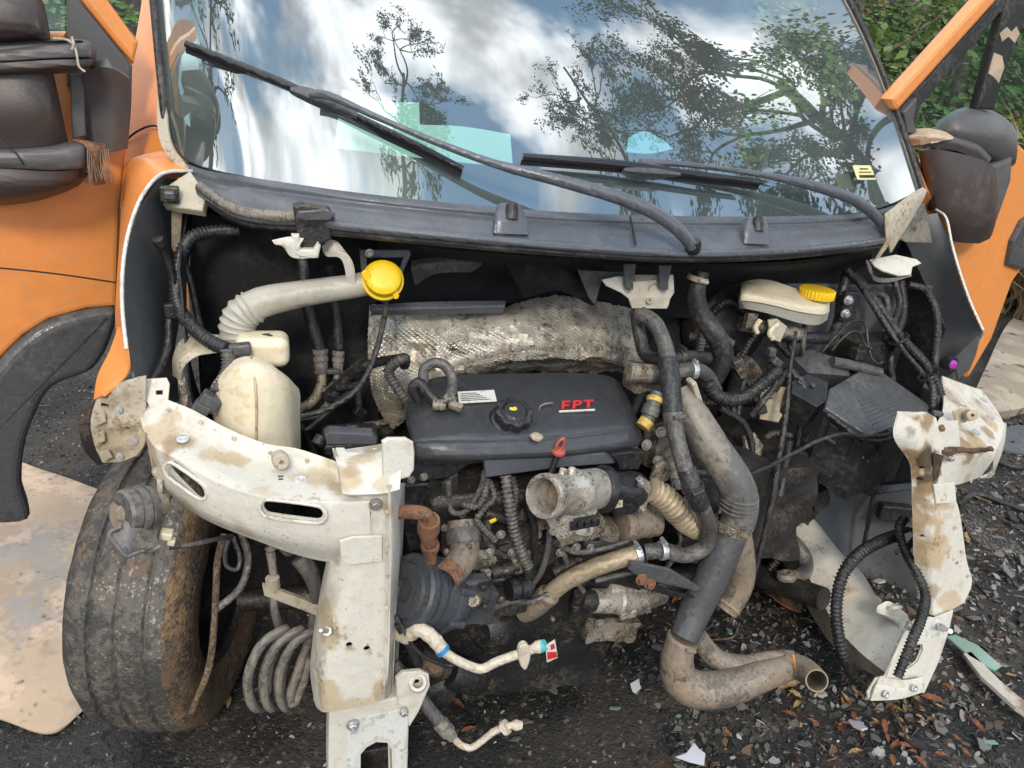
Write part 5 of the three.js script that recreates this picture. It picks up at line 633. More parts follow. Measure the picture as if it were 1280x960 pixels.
  E('elbow_tab', plate([[-.152,.851,.53],[-.133,.846,.53],[-.131,.831,.53],[-.147,.829,.53]], 0.006, { holes: [[[-.144,.843,.53],[-.138,.843,.53],[-.136,.835,.53],[-.143,.836,.53]]] }), M.primer);
  E('flange', plate([[-.101,.877,.515],[-.092,.884,.515],[-.073,.872,.515],[-.066,.853,.515],[-.071,.806,.515],[-.083,.805,.515],[-.089,.822,.515],[-.084,.858,.515]], 0.014, { bevel: 0.003 }), M.aluDirty);
  for (const q of [[-.095,.876,.52],[-.082,.816,.52]]) E('bolt', boltGeo(q, [0, 0, 1], 0.006), M.steel);
  E('exhaust_bellows', tube([[-.062,.848,.5],[-.038,.836,.505],[-.011,.813,.51],[.016,.786,.51],[.045,.761,.5],[.079,.738,.49]], 0.021, { rib: [0.0115, 0.0065] }), M.tan);
  E('bellows_ring', clampGeo([.002,.8,.51], sub([.016,.786,.51], [-.011,.813,.51]), 0.026, 0.01), M.pipeBrown);
  E('egr_cooler', [rod([-.089,.742,.46], [-.003,.739,.45], 0.034), ...[0.3, 0.7].map((t) => turned(mid([-.089,.742,.46], [-.003,.739,.45], t), addV(mid([-.089,.742,.46], [-.003,.739,.45], t), [0.004, 0, 0]), [[0, 0.03], [0, 0.0358], [1, 0.0358], [1, 0.03]], 20))], M.pipeBrown);
  E('lower_casting', lump(box([-.114,.708,.43], [0.1, 0.05, 0.06], [0, 0, -0.15], 0.015), 0.01, 40), M.aluDirty);
  E('small_hose', tube([[.022,.684,.49],[.041,.702,.49],[.041,.725,.48],[.042,.726,.46]], 0.007), M.rubber);
  // timing-side castings by the pipe bundle
  E('thermostat_housing', [lump(new THREE.BoxGeometry(0.07, 0.09, 0.06, 8, 8, 6).translate(...[.026,.872,.38]), 0.014, 30), lump(new THREE.BoxGeometry(0.09, 0.05, 0.06, 8, 6, 6).translate(...[.012,1.002,.29]), 0.012, 30), rod([-.063,1.029,.33], [.013,1.022,.33], 0.02)], M.aluDirty);
  E('lifting_eye', plate([[-.039,.844,.46],[-.033,.874,.46],[-.018,.886,.46],[0,.879,.46],[.006,.856,.46],[-.001,.838,.46],[-.029,.833,.46]], 0.01, { bevel: 0.002, holes: [[[-.019,.858,.46],[-.017,.873,.46],[-.005,.87,.46],[-.008,.857,.46],[-.017,.852,.46]]] }), M.aluDirty);
  E('lifting_eye', plate([[.017,.837,.44],[.03,.847,.44],[.054,.842,.44],[.058,.803,.44],[.028,.801,.44]], 0.012, { bevel: 0.003 }), M.alu);
  for (const q of [[-.014,.871,.43],[.028,.823,.45],[-.02,.938,.43],[-.047,.91,.43]]) E('bolt', boltGeo(q, [0, 0.2, 1], 0.008), M.steel);
  E('sensor', [turned([-.038,1.023,.42], [-.062,.966,.44], [[0, 0.012], [0.2, 0.015], [0.45, 0.015], [0.5, 0.018], [0.75, 0.018], [0.8, 0.014], [1, 0.014], [1, 0]], 18)], M.hoseGrey);
  E('sensor_ring', turned([-.041,1.011,.422], [-.045,1.003,.427], [[0, 0.012], [0, 0.0172], [1, 0.0172], [1, 0.012]], 18), M.mustard);
  E('sensor_ring', turned([-.061,.97,.44], [-.072,.958,.445], [[0, 0.008], [0, 0.0155], [1, 0.0145], [1, 0]], 18), M.mustard);
  // compressor and pump group low on the front
  const c0b = [-.549,.688,.53], c1b = [-.433,.623,.49];
  const cp = E('compressor', [turned(c0b, c1b, [[0.06, 0], [0.06, 0.02], [0, 0.022], [0, 0.05], [0.05, 0.052], [0.06, 0.066], [0.1, 0.07], [0.2, 0.07], [0.21, 0.062], [0.24, 0.062], [0.25, 0.07], [0.34, 0.07], [0.35, 0.063], [0.4, 0.063], [0.41, 0.068], [0.6, 0.068], [0.61, 0.072], [0.68, 0.072], [0.69, 0.066], [0.85, 0.064], [0.95, 0.055], [1, 0.04], [1, 0]], 36), lump(new THREE.BoxGeometry(0.07, 0.08, 0.07, 8, 8, 8).translate(...[-.394,.602,.47]), 0.012, 30)], M.compressor);
  for (const [n2, q] of [[-.44,.687,.54],[-.4,.687,.54],[-.434,.644,.54],[-.393,.642,.54]].entries()) add('bolt', boltGeo(q, [0, 0, 1], 0.008, 0.008), M.castDark, cp);
  for (let k = 0; k < 7; k++) { const q = k / 7 * 6.283; const c = mid(c0b, c1b, 0.64), d = V3(sub(c1b, c0b)).normalize(), u = new THREE.Vector3(0, 1, 0).addScaledVector(d, -d.y).normalize(), w = d.clone().cross(u); const e = V3(c).addScaledVector(u, 0.071 * Math.cos(q)).addScaledVector(w, 0.071 * Math.sin(q)); add('housing_lug', rod(e.clone().addScaledVector(d, -0.012), e.clone().addScaledVector(d, 0.022), 0.008, 10), M.compressor, cp); }
  add('port_block', plate([[-.45,.694,.535],[-.387,.693,.535],[-.377,.624,.535],[-.44,.625,.535]], 0.03, { bevel: 0.006 }), M.compressor, cp);
  add('port_plug', turned([-.414,.652,.535], [-.42,.664,.552], [[0, 0.015], [0.6, 0.015], [1, 0.011], [1, 0]], 18), M.aluDirty, cp);
  E('power_steering_pump', lump(new THREE.BoxGeometry(0.11, 0.07, 0.08, 10, 6, 8).translate(...[-.317,.587,.43]), 0.015, 28), M.castDark);
  E('pulley', [turned([-.36,.477,.43], [-.304,.462,.39], [[0, 0], [0, 0.028], [0.2, 0.044], [0.5, 0.05], [1, 0.05], [1, 0]], 28)], M.block);
  // turbo-side and copper-brown stubs
  E('oil_pipe', tube([[-.569,.87,.55],[-.548,.875,.56],[-.528,.873,.565],[-.513,.852,.56]], 0.0125), M.rust);
  E('pipe_union', [turned([-.517,.856,.56], [-.512,.806,.54], [[0, 0.009], [0, 0.019], [0.2, 0.02], [0.55, 0.02], [0.6, 0.015], [1, 0.015], [1, 0]], 20), turned([-.509,.809,.54], [-.5,.742,.52], [[0, 0.014], [0.3, 0.014], [0.35, 0.017], [0.5, 0.017], [0.55, 0.012], [1, 0.012], [1, 0]], 16)], M.rust);
  for (let k = 0; k < 8; k++) { const q = k / 8 * Math.PI * 2; E('union_slot', box(addV([-.518,.855,.561], [0.0145 * Math.cos(q), 0.003, 0.0145 * Math.sin(q)]), [0.004, 0.003, 0.004]), M.rust); }
  E('cut_pipe', tube([[-.42,.763,.43],[-.42,.736,.45],[-.423,.72,.475],[-.442,.714,.505],[-.475,.713,.54]], [0.03, 0.03, 0.029, 0.028, 0.027], { open: true, wall: 0.004 }), M.pipeBrown);
  E('pipe_collar', turned([-.421,.748,.44], [-.421,.728,.46], [[0, 0.03], [0, 0.034], [0.4, 0.036], [1, 0.033], [1, 0.029]], 24), M.hoseGrey);
  E('rusty_bore', tube([[-.457,.72,.525],[-.476,.714,.543]], 0.0245, { open: true, wall: 0.002 }), M.rust);
  E('fuel_rail', rod([-.376,.778,.43], [-.267,.73,.43], 0.012), M.castDark);
  for (const q of [[[-.38,.86,.44],[-.386,.831,.45],[-.398,.81,.455],[-.422,.815,.46],[-.435,.823,.46]], [[-.376,.853,.44],[-.366,.822,.45],[-.386,.802,.455],[-.4,.781,.46],[-.382,.757,.46],[-.357,.729,.46]], [[-.331,.86,.44],[-.322,.822,.45],[-.33,.793,.46]]]) E('injector_lead', tube(q, 0.0055, { rib: [0.008, 0.0025] }), M.hoseGrey);
  E('loom_conduit', tube([[-.352,.876,.46],[-.347,.834,.48],[-.334,.776,.49],[-.316,.726,.5],[-.299,.69,.5]], 0.009, { rib: [0.009, 0.0035] }), M.hoseGrey);
  E('loom_plug', box([-.297,.679,.5], [0.02, 0.03, 0.02], [0, 0, 0.3], 0.004), M.plastic);
  for (const [a, b] of [[[-.396,.794,.4],[-.423,.761,.42]], [[-.359,.764,.41],[-.368,.725,.43]], [[-.29,.792,.41],[-.297,.752,.43]]]) E('injector', rod(a, b, 0.0125), M.castDark);
  E('warning_plate', box([-.369,.78,.465], [0.014, 0.008, 0.004], [0, 0, 0.4]), M.yellow);
  for (const q of [[[-.386,.748,.44],[-.354,.702,.46],[-.301,.677,.46],[-.254,.625,.45]], [[-.352,.668,.44],[-.315,.647,.46],[-.279,.666,.47],[-.263,.699,.47]], [[-.383,.665,.43],[-.372,.639,.45],[-.317,.635,.47],[-.275,.595,.46]], [[-.268,.854,.45],[-.301,.827,.46],[-.283,.758,.47],[-.274,.681,.47]], [[-.23,.682,.45],[-.206,.639,.45],[-.129,.657,.43],[-.072,.651,.43]]]) E('engine_hose', tube(q, 0.0075), M.rubber);
  for (const [i, q] of [[-.378,.683,.43],[-.314,.719,.43],[-.229,.702,.44],[-.276,.692,.43],[-.148,.617,.4],[-.33,.647,.43],[-.249,.754,.41],[-.163,.532,.37],[-.06,.593,.38],[-.005,.645,.37]].entries()) E('casting', lump(new THREE.BoxGeometry(0.05 + 0.02 * (i % 3), 0.045, 0.05, 6, 5, 5).rotateZ(0.3 * i).translate(...q), 0.012, 40, i), i % 3 ? M.castDark : M.aluDirty);
  for (const q of [[-.369,.707,.465],[-.322,.702,.465],[-.273,.739,.465],[-.304,.63,.475],[-.221,.695,.47],[-.192,.711,.48],[-.348,.743,.46],[-.404,.684,.47],[-.444,.69,.43]]) E('bolt', boltGeo(q, [0, 0.1, 1], 0.0065), M.steel);
  for (const [i, q] of [[[-.52,.68,.43],[-.466,.692,.44],[-.459,.665,.45],[-.517,.664,.45]], [[-.387,.671,.47],[-.328,.676,.47],[-.321,.651,.48],[-.381,.647,.48]], [[-.354,.597,.46],[-.276,.607,.46],[-.263,.552,.46],[-.342,.542,.46]], [[-.326,.694,.48],[-.29,.698,.48],[-.284,.662,.485],[-.317,.662,.485]], [[-.229,.784,.46],[-.197,.72,.47],[-.216,.706,.47],[-.241,.767,.46]], [[-.167,.71,.46],[-.053,.708,.45],[-.049,.678,.46],[-.159,.681,.47]], [[-.436,.539,.44],[-.357,.54,.44],[-.357,.498,.44],[-.422,.495,.44]], [[-.22,.484,.41],[-.151,.501,.41],[-.138,.468,.41],[-.204,.446,.41]]].entries()) E('bracket', plate(q, 0.02, { bevel: 0.005 }), [M.castDark, M.compressor, M.block, M.aluDirty][i % 4]);
  for (const [a, b, r] of [[[-.333,.637,.5], [-.282,.635,.49], 0.022], [[-.366,.668,.48], [-.309,.673,.475], 0.014], [[-.163,.584,.47], [-.159,.508,.45], 0.012], [[-.227,.637,.46], [-.166,.655,.45], 0.014], [[-.517,.693,.48], [-.472,.692,.47], 0.016]]) { const d = sub(b, a); E('solenoid_valve', turned(a, b, [[0, 0], [0, r], [0.3, r], [0.32, r * 0.85], [0.42, r * 0.85], [0.44, r], [0.8, r], [0.84, r * 0.7], [1, r * 0.7], [1, 0]], 20), r > 0.015 ? M.plastic : M.castDark); }
  for (const q of [[[-.282,.635,.49],[-.27,.672,.5],[-.262,.721,.5],[-.265,.795,.5]], [[-.355,.589,.49],[-.323,.608,.5],[-.278,.594,.49],[-.235,.613,.49]], [[-.453,.85,.42],[-.441,.783,.43],[-.421,.788,.44],[-.393,.836,.44],[-.39,.88,.45]], [[-.251,.739,.49],[-.19,.699,.48],[-.12,.703,.48],[-.052,.724,.48]], [[-.188,.819,.43],[-.224,.746,.46],[-.179,.623,.46],[-.153,.587,.47]], [[.016,.678,.51],[.003,.64,.5],[-.066,.648,.5],[-.142,.629,.49]]]) E('engine_hose', tube(q, 0.006), M.hoseGrey);
  for (const q of [[-.512,.686,.455],[-.476,.696,.46],[-.374,.671,.482],[-.338,.674,.482],[-.332,.588,.468],[-.295,.599,.468],[-.158,.704,.475],[-.07,.704,.465],[-.233,.76,.48],[-.409,.525,.448],[-.194,.484,.42],[-.52,.843,.4],[-.497,.851,.405],[-.452,.741,.42],[-.456,.796,.42]]) E('bolt', boltGeo(q, [0, 0.15, 1], 0.0055), M.steel);
  // starter motor and bottom casting
  const sm = E('starter_motor', turned([-.129,.553,.46], [.022,.499,.42], [[0, 0], [0, 0.022], [0.04, 0.026], [0.45, 0.027], [0.47, 0.024], [0.5, 0.029], [0.7, 0.031], [0.95, 0.03], [1, 0.022], [1, 0]], 28), M.alu);
  add('solenoid', [rod([-.08,.561,.44], [.035,.521,.41], 0.015), box([-.031,.503,.45], [0.04, 0.02, 0.03], [0, 0, 0.1], 0.004)], M.alu, sm);
  add('end_cap', turned([-.154,.562,.465], [-.125,.552,.46], [[0, 0], [0, 0.015], [0.5, 0.022], [1, 0.024], [1, 0]], 20), M.castDark, sm);
  E('bell_housing', [lump(new THREE.BoxGeometry(0.12, 0.05, 0.07, 10, 6, 6).rotateZ(-0.12).translate(...[-.046,.433,.4]), 0.016, 26), rod([.023,.495,.41], [.094,.481,.38], 0.026)], M.aluDirty);
  for (const q of [[-.088,.474,.445],[-.049,.419,.43],[.031,.487,.43]]) E('bolt', boltGeo(q, [-0.2, 0, 1], 0.008), M.steel);
  E('support_plate', plate([[-.104,.716,.55],[-.017,.695,.56],[.066,.641,.57],[.048,.639,.57],[-.076,.675,.55],[-.105,.697,.55]], 0.008, { bevel: 0.002 }), M.plasticGrey);
  E('support_plate', plate([[-.073,.663,.54],[-.015,.639,.55],[.055,.614,.56],[.008,.616,.55],[-.065,.638,.54]], 0.008, { bevel: 0.002 }), M.plastic);
  for (const q of [[-.075,.674,.555],[-.054,.66,.555]]) E('bolt', boltGeo(q, [0, 0, 1], 0.009), M.rust);
  E('bracket', plate([[-.181,.714,.43],[-.158,.704,.43],[-.157,.646,.45],[-.178,.644,.45]], 0.006), M.pipeBrown);
}
// coolant and charge-air pipes that hang off the engine
{
  E('coolant_hose', tube([[-.026,1.137,.27],[-.005,1.126,.3],[.002,1.098,.34],[-.003,1.058,.39],[-.015,1.014,.44],[-.02,.959,.49],[-.013,.91,.53],[0,.876,.55],[.038,.819,.55],[.065,.772,.54],[.072,.718,.53],[.034,.703,.53],[-.025,.72,.53],[-.058,.713,.52]], 0.0165), M.hoseGrey);
  E('fabric_sleeve', tube([[-.002,1.073,.375],[-.014,1.026,.43],[-.019,.992,.46]], 0.0195, { rib: [0.007, 0.0014] }), M.loom);
  E('fabric_sleeve', tube([[-.011,.909,.532],[0,.876,.55],[.027,.834,.55]], 0.0185, { rib: [0.007, 0.0014] }), M.loom);
  E('hose_clip', clampGeo([-.019,.987,.465], [0.02, -1, 0.5], 0.019, 0.022), M.hoseGrey);
  E('hose_clip', clampGeo([0,.878,.55], [0.4, -1, 0.1], 0.02, 0.014), M.castDark);
  E('coolant_pipe', tube([[-.068,.71,.52],[-.117,.696,.515],[-.17,.67,.505],[-.211,.634,.49],[-.233,.601,.48],[-.248,.574,.47]], 0.0185), M.tan);
  E('pipe_neck', tube([[-.241,.59,.475],[-.256,.555,.46],[-.27,.528,.44]], 0.024), M.pipeBrown);
  E('pipe_bead', turned([-.235,.607,.482], [-.241,.586,.476], [[0, 0.018], [0.3, 0.024], [0.7, 0.024], [1, 0.02]], 20), M.pipeBrown);
  for (const [q, d] of [[[-.075,.712,.522], [1, 0.2, 0]], [[-.028,.724,.535], [1, 0, 0]]]) E('hose_clip', clampGeo(q, d, 0.0175, 0.012), M.zinc);
  E('radiator_hose', tube([[.149,1.209,.19],[.141,1.163,.2],[.158,1.118,.21],[.188,1.079,.23],[.218,1.032,.24],[.213,.98,.24],[.194,.94,.23]], [0.019, 0.021, 0.022, 0.024, 0.024, 0.022, 0.02]), M.rubber);
  E('hose_clip', clampGeo([.141,1.195,.195], [0.2, 1, 0], 0.0215, 0.012), M.primer);
  E('heater_hose', tube([[-.016,1.131,.23],[-.012,1.083,.26],[-.005,1.05,.29],[.016,1.055,.33],[.078,1.057,.32],[.139,1.045,.3]], 0.0145), M.rubber);
  E('hose_clip', clampGeo([.059,1.059,.325], [1, 0, 0], 0.016, 0.014), M.castDark);
  E('heater_hose', tube([[-.022,1.015,.33],[.028,1.034,.35],[.097,1.031,.33],[.141,1.007,.31],[.183,.963,.29]], 0.0165), M.hoseGrey);
  E('hose_clip', clampGeo([.086,1.032,.335], [1, 0, 0], 0.018, 0.012), M.zinc);
  E('vacuum_hose', tube([[.131,1.001,.33],[.153,.974,.33],[.198,.957,.33],[.25,.962,.32],[.292,.988,.31],[.332,1.015,.3]], 0.0125, { rib: [0.01, 0.0035] }), M.rubber);
  const cp = thing('charge_air_pipe', 'wide dusty grey charge pipe bending down beside the engine into a dark pipe', 'pipe');
  add('upper_pipe', tube([[.027,1.011,.39],[.047,.971,.43],[.08,.917,.47],[.114,.872,.5],[.145,.819,.51],[.151,.775,.515],[.143,.748,.52]], [0.022, 0.034, 0.037, 0.037, 0.038, 0.038, 0.035]), M.pipeGrey, cp);
  add('pipe_bracket', box([.052,1.016,.41], [0.012, 0.06, 0.03], [0, 0, 0.5]), M.primer, cp);
  for (let k = 0; k < 4; k++) add('pipe_fold', turned(addV([.141,.828,.511], [0, -0.009 * k, 0.0015 * k]), addV([.141,.828,.511], [0, -0.009 * k - 0.004, 0.0015 * k]), [[0, 0.036], [0.5, 0.0405], [1, 0.036]], 28), M.pipeGrey, cp);
  add('pipe_clamp', clampGeo([.131,.757,.52], [-0.25, -1, 0.1], 0.038, 0.018), M.aluDirty, cp);
  add('lower_pipe', tube([[.134,.75,.522],[.118,.698,.53],[.097,.63,.54],[.073,.575,.55],[.046,.523,.57]], [0.036, 0.037, 0.036, 0.033, 0.03]), M.plasticGrey, cp);
  add('pipe_clamp', clampGeo([.039,.517,.573], [-0.35, -1, 0.1], 0.0315, 0.012), M.pipeBrown, cp);
  add('cut_elbow', tube([[.038,.519,.573],[.033,.47,.58],[.045,.425,.59],[.083,.405,.605],[.147,.413,.62],[.213,.441,.63],[.282,.456,.63]], [0.031, 0.036, 0.04, 0.04, 0.036, 0.031, 0.027]), M.pipeBrown, cp);
  add('bypass_pipe', tube([[.092,.503,.55],[.126,.458,.55],[.15,.441,.57],[.199,.438,.59],[.256,.455,.605],[.303,.461,.615]], [0.02, 0.022, 0.023, 0.023, 0.022, 0.02]), M.pipeBrown, cp);
  add('open_mouth', tube([[.281,.456,.625],[.297,.463,.64],[.296,.476,.67],[.277,.5,.715]], [0.0275, 0.027, 0.025, 0.0235], { open: true, wall: 0.003 }), M.pipeBrown, cp);
  add('crayon_mark', tube([[.261,.513,.65],[.266,.496,.656],[.279,.468,.652]], 0.0022), M.orange, cp);
  const dp = thing('open_pipe', 'tan open-ended pipe standing behind the wide charge pipe', 'pipe');
  add('pipe_body', tube([[.229,.701,.39],[.278,.586,.39],[.301,.502,.39],[.288,.453,.395],[.269,.426,.4]], [0.032, 0.034, 0.034, 0.033, 0.032], { open: true, wall: 0.003 }), M.pipeBrown, dp);
  add('pipe_bead', turned([.278,.44,.398], [.272,.433,.4], [[0, 0.032], [0.5, 0.036], [1, 0.032]], 24), M.tan, dp);
  // refrigerant pipes
  const rp = thing('refrigerant_pipe', 'cut cream refrigerant pipe with a flange and red plug under the compressor', 'pipe');
  add('hose', tube([[-.558,.606,.55],[-.547,.614,.57],[-.528,.645,.59],[-.508,.638,.605],[-.489,.615,.615]], [0.012, 0.0125, 0.013, 0.013, 0.0125], { rib: [0.02, 0.001] }), M.creamPipe, rp);
  add('blue_band', turned([-.492,.618,.615], [-.487,.612,.618], [[0, 0.0128], [0, 0.0135], [1, 0.0135], [1, 0.0128]], 18), M.blue, rp);
  add('pipe', tube([[-.491,.615,.615],[-.47,.598,.62],[-.44,.579,.625],[-.416,.572,.63],[-.392,.588,.635],[-.364,.602,.64],[-.342,.613,.645],[-.321,.625,.65]], 0.0088), M.creamPipe, rp);
  add('flange', [plate([[-.357,.633,.655],[-.347,.639,.655],[-.336,.626,.655],[-.334,.596,.655],[-.34,.578,.655],[-.351,.591,.655]], 0.014, { bevel: 0.003, smooth: 4 }), turned([-.33,.623,.65], [-.313,.631,.654], [[0, 0.008], [0.5, 0.012], [1, 0.011], [1, 0]], 16)], M.creamPipe, rp);
  add('port_cap', turned([-.316,.629,.654], [-.309,.635,.657], [[0, 0.011], [1, 0.01], [1, 0]], 16), M.teal, rp);
  const tagp = add('red_tag', plate([[-.31,.634,.66],[-.293,.646,.66],[-.282,.603,.66],[-.302,.595,.66]], 0.002, { bevel: 0 }), M.whiteLabel, rp);
  add('red_print', [plate([[-.305,.62,.661],[-.287,.618,.661],[-.283,.605,.661],[-.302,.602,.661]], 0.001, { bevel: 0 }), plate([[-.301,.636,.661],[-.294,.638,.661],[-.291,.627,.661],[-.298,.624,.661]], 0.001, { bevel: 0 })], M.red, tagp);
  const rq = thing('refrigerant_pipe', 'cut cream refrigerant pipe with black crimped hose beside the frame foot', 'pipe');
  add('hose', tube([[-.56,.516,.53],[-.534,.49,.55],[-.512,.462,.57],[-.482,.423,.59],[-.467,.408,.598]], 0.0125), M.hoseGrey, rq);
  add('crimp', turned([-.479,.418,.592], [-.451,.383,.605], [[0, 0.013], [0.1, 0.0155], [0.3, 0.0155], [0.34, 0.0135], [0.4, 0.0155], [0.7, 0.0155], [0.75, 0.0125], [1, 0.011], [1, 0]], 18), M.pipeGrey, rq);
  add('pipe', tube([[-.451,.383,.605],[-.432,.363,.61],[-.416,.359,.615],[-.4,.375,.62],[-.375,.404,.625],[-.351,.417,.63],[-.335,.427,.635]], 0.0068), M.creamPipe, rq);
  add('flange', [turned([-.358,.414,.63], [-.352,.42,.632], [[0, 0.006], [0, 0.015], [1, 0.014], [1, 0.006]], 18), turned([-.343,.423,.633], [-.324,.42,.636], [[0, 0.008], [0.4, 0.011], [1, 0.008], [1, 0]], 14)], M.creamPipe, rq);
  E('pump_boot', [rod([-.504,.48,.47], [-.441,.423,.47], 0.024), lump(box([-.446,.357,.45], [0.07, 0.07, 0.06], [0, 0, 0.3], 0.02), 0.008, 30)], M.castDark);
  E('oil_filter', turned([-.431,.412,.46], [-.351,.353,.44], [[0, 0], [0, 0.03], [0.1, 0.036], [0.9, 0.036], [1, 0.03], [1, 0]], 24), M.block);
  E('filter_stub', turned([-.501,.465,.49], [-.457,.449,.49], [[0, 0.016], [0.5, 0.019], [1, 0.016], [1, 0]], 18), M.mudSide);
  E('wire', tube([[-.569,.665,.57],[-.552,.635,.58],[-.532,.6,.59],[-.495,.573,.6],[-.463,.56,.6],[-.451,.582,.61]], 0.004), M.rubber);
  E('wire', tube([[-.562,.641,.56],[-.54,.595,.57],[-.522,.546,.57],[-.518,.467,.55]], 0.008), M.rubber);
}


// ---------------------------------------------------------------- the rest of the engine bay
{
  // washer tank, its filler pipe and yellow cap
  const wt = new THREE.Group(); wt.name = 'washer_tank'; van.add(wt); lab(wt, 'cream washer-fluid tank with a long grey filler neck and yellow cap');
  add('tank_body', sheet([[[-.869,.99,.22],[-.853,1.021,.24],[-.818,1.049,.27],[-.783,1.042,.27],[-.752,1.007,.25],[-.737,.971,.22]], [[-.88,.978,.26],[-.856,1.014,.3],[-.817,1.045,.33],[-.781,1.044,.33],[-.745,1.019,.31],[-.72,.974,.26]], [[-.875,.918,.28],[-.853,.94,.32],[-.819,.957,.35],[-.783,.955,.35],[-.743,.939,.32],[-.719,.912,.26]], [[-.872,.857,.28],[-.85,.874,.32],[-.818,.885,.35],[-.785,.883,.35],[-.741,.871,.32],[-.718,.848,.26]]], 0.05, { su: 6, sv: 6, crease: 0.9 }), M.tank, wt);
  add('tank_shoulder', box([-.786,1.038,.2], [0.1, 0.06, 0.07], [0, 0, 0], 0.018), M.tank, wt);
  add('moulded_seam', tube([[-.806,1.052,.278],[-.8,1.038,.336],[-.798,.998,.352],[-.8,.921,.358]], 0.0022), M.peach, wt);
  add('filler_neck', tube([[-.829,1.029,.16],[-.833,1.063,.16],[-.823,1.093,.16],[-.793,1.116,.16],[-.736,1.132,.16],[-.66,1.148,.165],[-.615,1.157,.17],[-.571,1.169,.175]], [0.032, 0.032, 0.031, 0.029, 0.026, 0.025, 0.024, 0.024]), M.filler, wt);
  add('neck_folds', tube([[-.831,1.041,.16],[-.833,1.065,.16],[-.823,1.093,.16],[-.799,1.112,.16]], 0.0318, { rib: [0.011, 0.004] }), M.filler, wt);
  const cap = add('cap', (() => { const a = [-.558,1.18,.2], d = [-0.08, 0.52, 0.85], at = (k) => addV(a, V3(d).normalize().multiplyScalar(k).toArray()); return [turned(at(-0.012), at(0.024), [[0, 0.03], [0, 0.04], [0.3, 0.0405], [0.36, 0.036], [0.6, 0.036], [0.85, 0.034], [0.97, 0.029], [1, 0.02], [1, 0]], 36)]; })(), M.yellow, wt);
  add('cap_tab', [plate([[-.602,1.199,.22],[-.593,1.204,.22],[-.584,1.191,.22],[-.587,1.18,.22],[-.597,1.185,.22]], 0.006, { bevel: 0.002, smooth: 3 }), plate([[-.549,1.177,.225],[-.538,1.179,.225],[-.529,1.155,.225],[-.531,1.149,.225],[-.538,1.148,.225],[-.545,1.161,.225]], 0.006, { bevel: 0.002 })], M.yellow, wt);
  add('cap_collar', turned([-.553,1.158,.17], [-.557,1.168,.195], [[0, 0.024], [0.3, 0.03], [1, 0.03], [1, 0]], 24), M.pipeBrown, wt);
  add('neck_bracket', plate([[-.599,1.224,.14],[-.498,1.227,.14],[-.494,1.217,.14],[-.516,1.166,.15],[-.526,1.163,.15],[-.51,1.21,.14],[-.584,1.208,.14],[-.581,1.165,.15],[-.594,1.181,.15]], 0.008, { bevel: 0.002 }), M.plasticGrey, wt);
  add('bolt', boltGeo([-.579,1.219,.145], [0, 0, 1], 0.006), M.zinc, wt);
  add('overflow_tube', tube([[-.549,1.141,.19],[-.551,1.102,.19],[-.563,1.046,.2],[-.582,.998,.22],[-.61,.962,.24],[-.65,.936,.25],[-.688,.92,.25],[-.717,.914,.25]], 0.006), M.rubber, wt);
  add('level_sensor', [box([-.754,1.018,.22], [0.012, 0.025, 0.014]), tube([[-.789,1.064,.2],[-.771,1.068,.21],[-.76,1.045,.22],[-.754,1.025,.22]], 0.0035)], M.plastic, wt);
  // two pressure hoses with crimped ends, running down the felt
  for (const [a, b, c, d] of [[[[-.702,1.177,.05],[-.699,1.117,.05],[-.689,1.058,.06],[-.676,1.007,.07],[-.669,.987,.07]], [[-.669,.987,.07],[-.666,.935,.08]], [[-.666,.939,.08],[-.667,.913,.09],[-.684,.88,.1],[-.718,.862,.11],[-.763,.853,.11]], 0.0135], [[[-.65,1.167,.04],[-.641,1.114,.04],[-.633,1.046,.05],[-.629,.983,.06]], [[-.629,.979,.06],[-.631,.93,.07]], [[-.631,.938,.07],[-.639,.893,.09],[-.657,.863,.1],[-.678,.849,.11],[-.722,.84,.11]], 0.0105]]) {
    const h = new THREE.Group(); h.name = 'pressure_hose'; van.add(h);
    add('rubber', tube(a, d), M.rubber, h); add('crimp', turned(b[0], b[1], [[0, d], [0.02, d + 0.003], [0.2, d + 0.003], [0.22, d], [0.28, d], [0.3, d + 0.003], [0.5, d + 0.003], [0.52, d], [0.6, d + 0.001], [0.9, d], [0.92, d + 0.003], [1, d + 0.002], [1, 0]], 18), M.pipeGrey, h); add('pipe', tube(c, d * 0.8), M.aluDirty, h); }
  part('hose_bridge', box([-.649,.938,.08], [0.045, 0.012, 0.014]), M.plasticGrey);
  part('small_reservoir', [box([-.622,.87,.27], [0.11, 0.03, 0.07], [0.25, 0, 0.03], 0.01), turned([-.616,.884,.27], [-.616,.9,.265], [[0, 0.022], [0.5, 0.022], [0.6, 0.017], [1, 0.016], [1, 0]], 22)], M.plastic);
  part('small_reservoir', plate([[-.675,.899,.31],[-.666,.907,.31],[-.583,.898,.31],[-.574,.887,.31],[-.576,.874,.31],[-.672,.879,.31]], 0.03), M.cowl);
  part('rubber_mount', [rod([-.69,.875,.3], [-.68,.887,.29], 0.012), rod([-.545,.853,.2], [-.537,.844,.22], 0.014)], M.rubber);
  part('alloy_rod', tube([[-.592,.883,.24],[-.566,.88,.23],[-.535,.872,.2]], 0.007), M.aluDirty);
  // shelf and looms beside the fender
  part('wing_shelf', sheet([[[-.955,.967,.16],[-.952,1.007,.16],[-.934,1.04,.15],[-.89,1.05,.15],[-.828,1.043,.15]], [[-.942,.977,.2],[-.939,1.017,.21],[-.918,1.039,.21],[-.882,1.042,.2],[-.828,1.041,.19]], [[-.938,.957,.2],[-.93,1.005,.22],[-.906,1.03,.22],[-.879,1.033,.21],[-.842,1.032,.2]]], 0.004, { su: 5, sv: 6 }), M.primer);
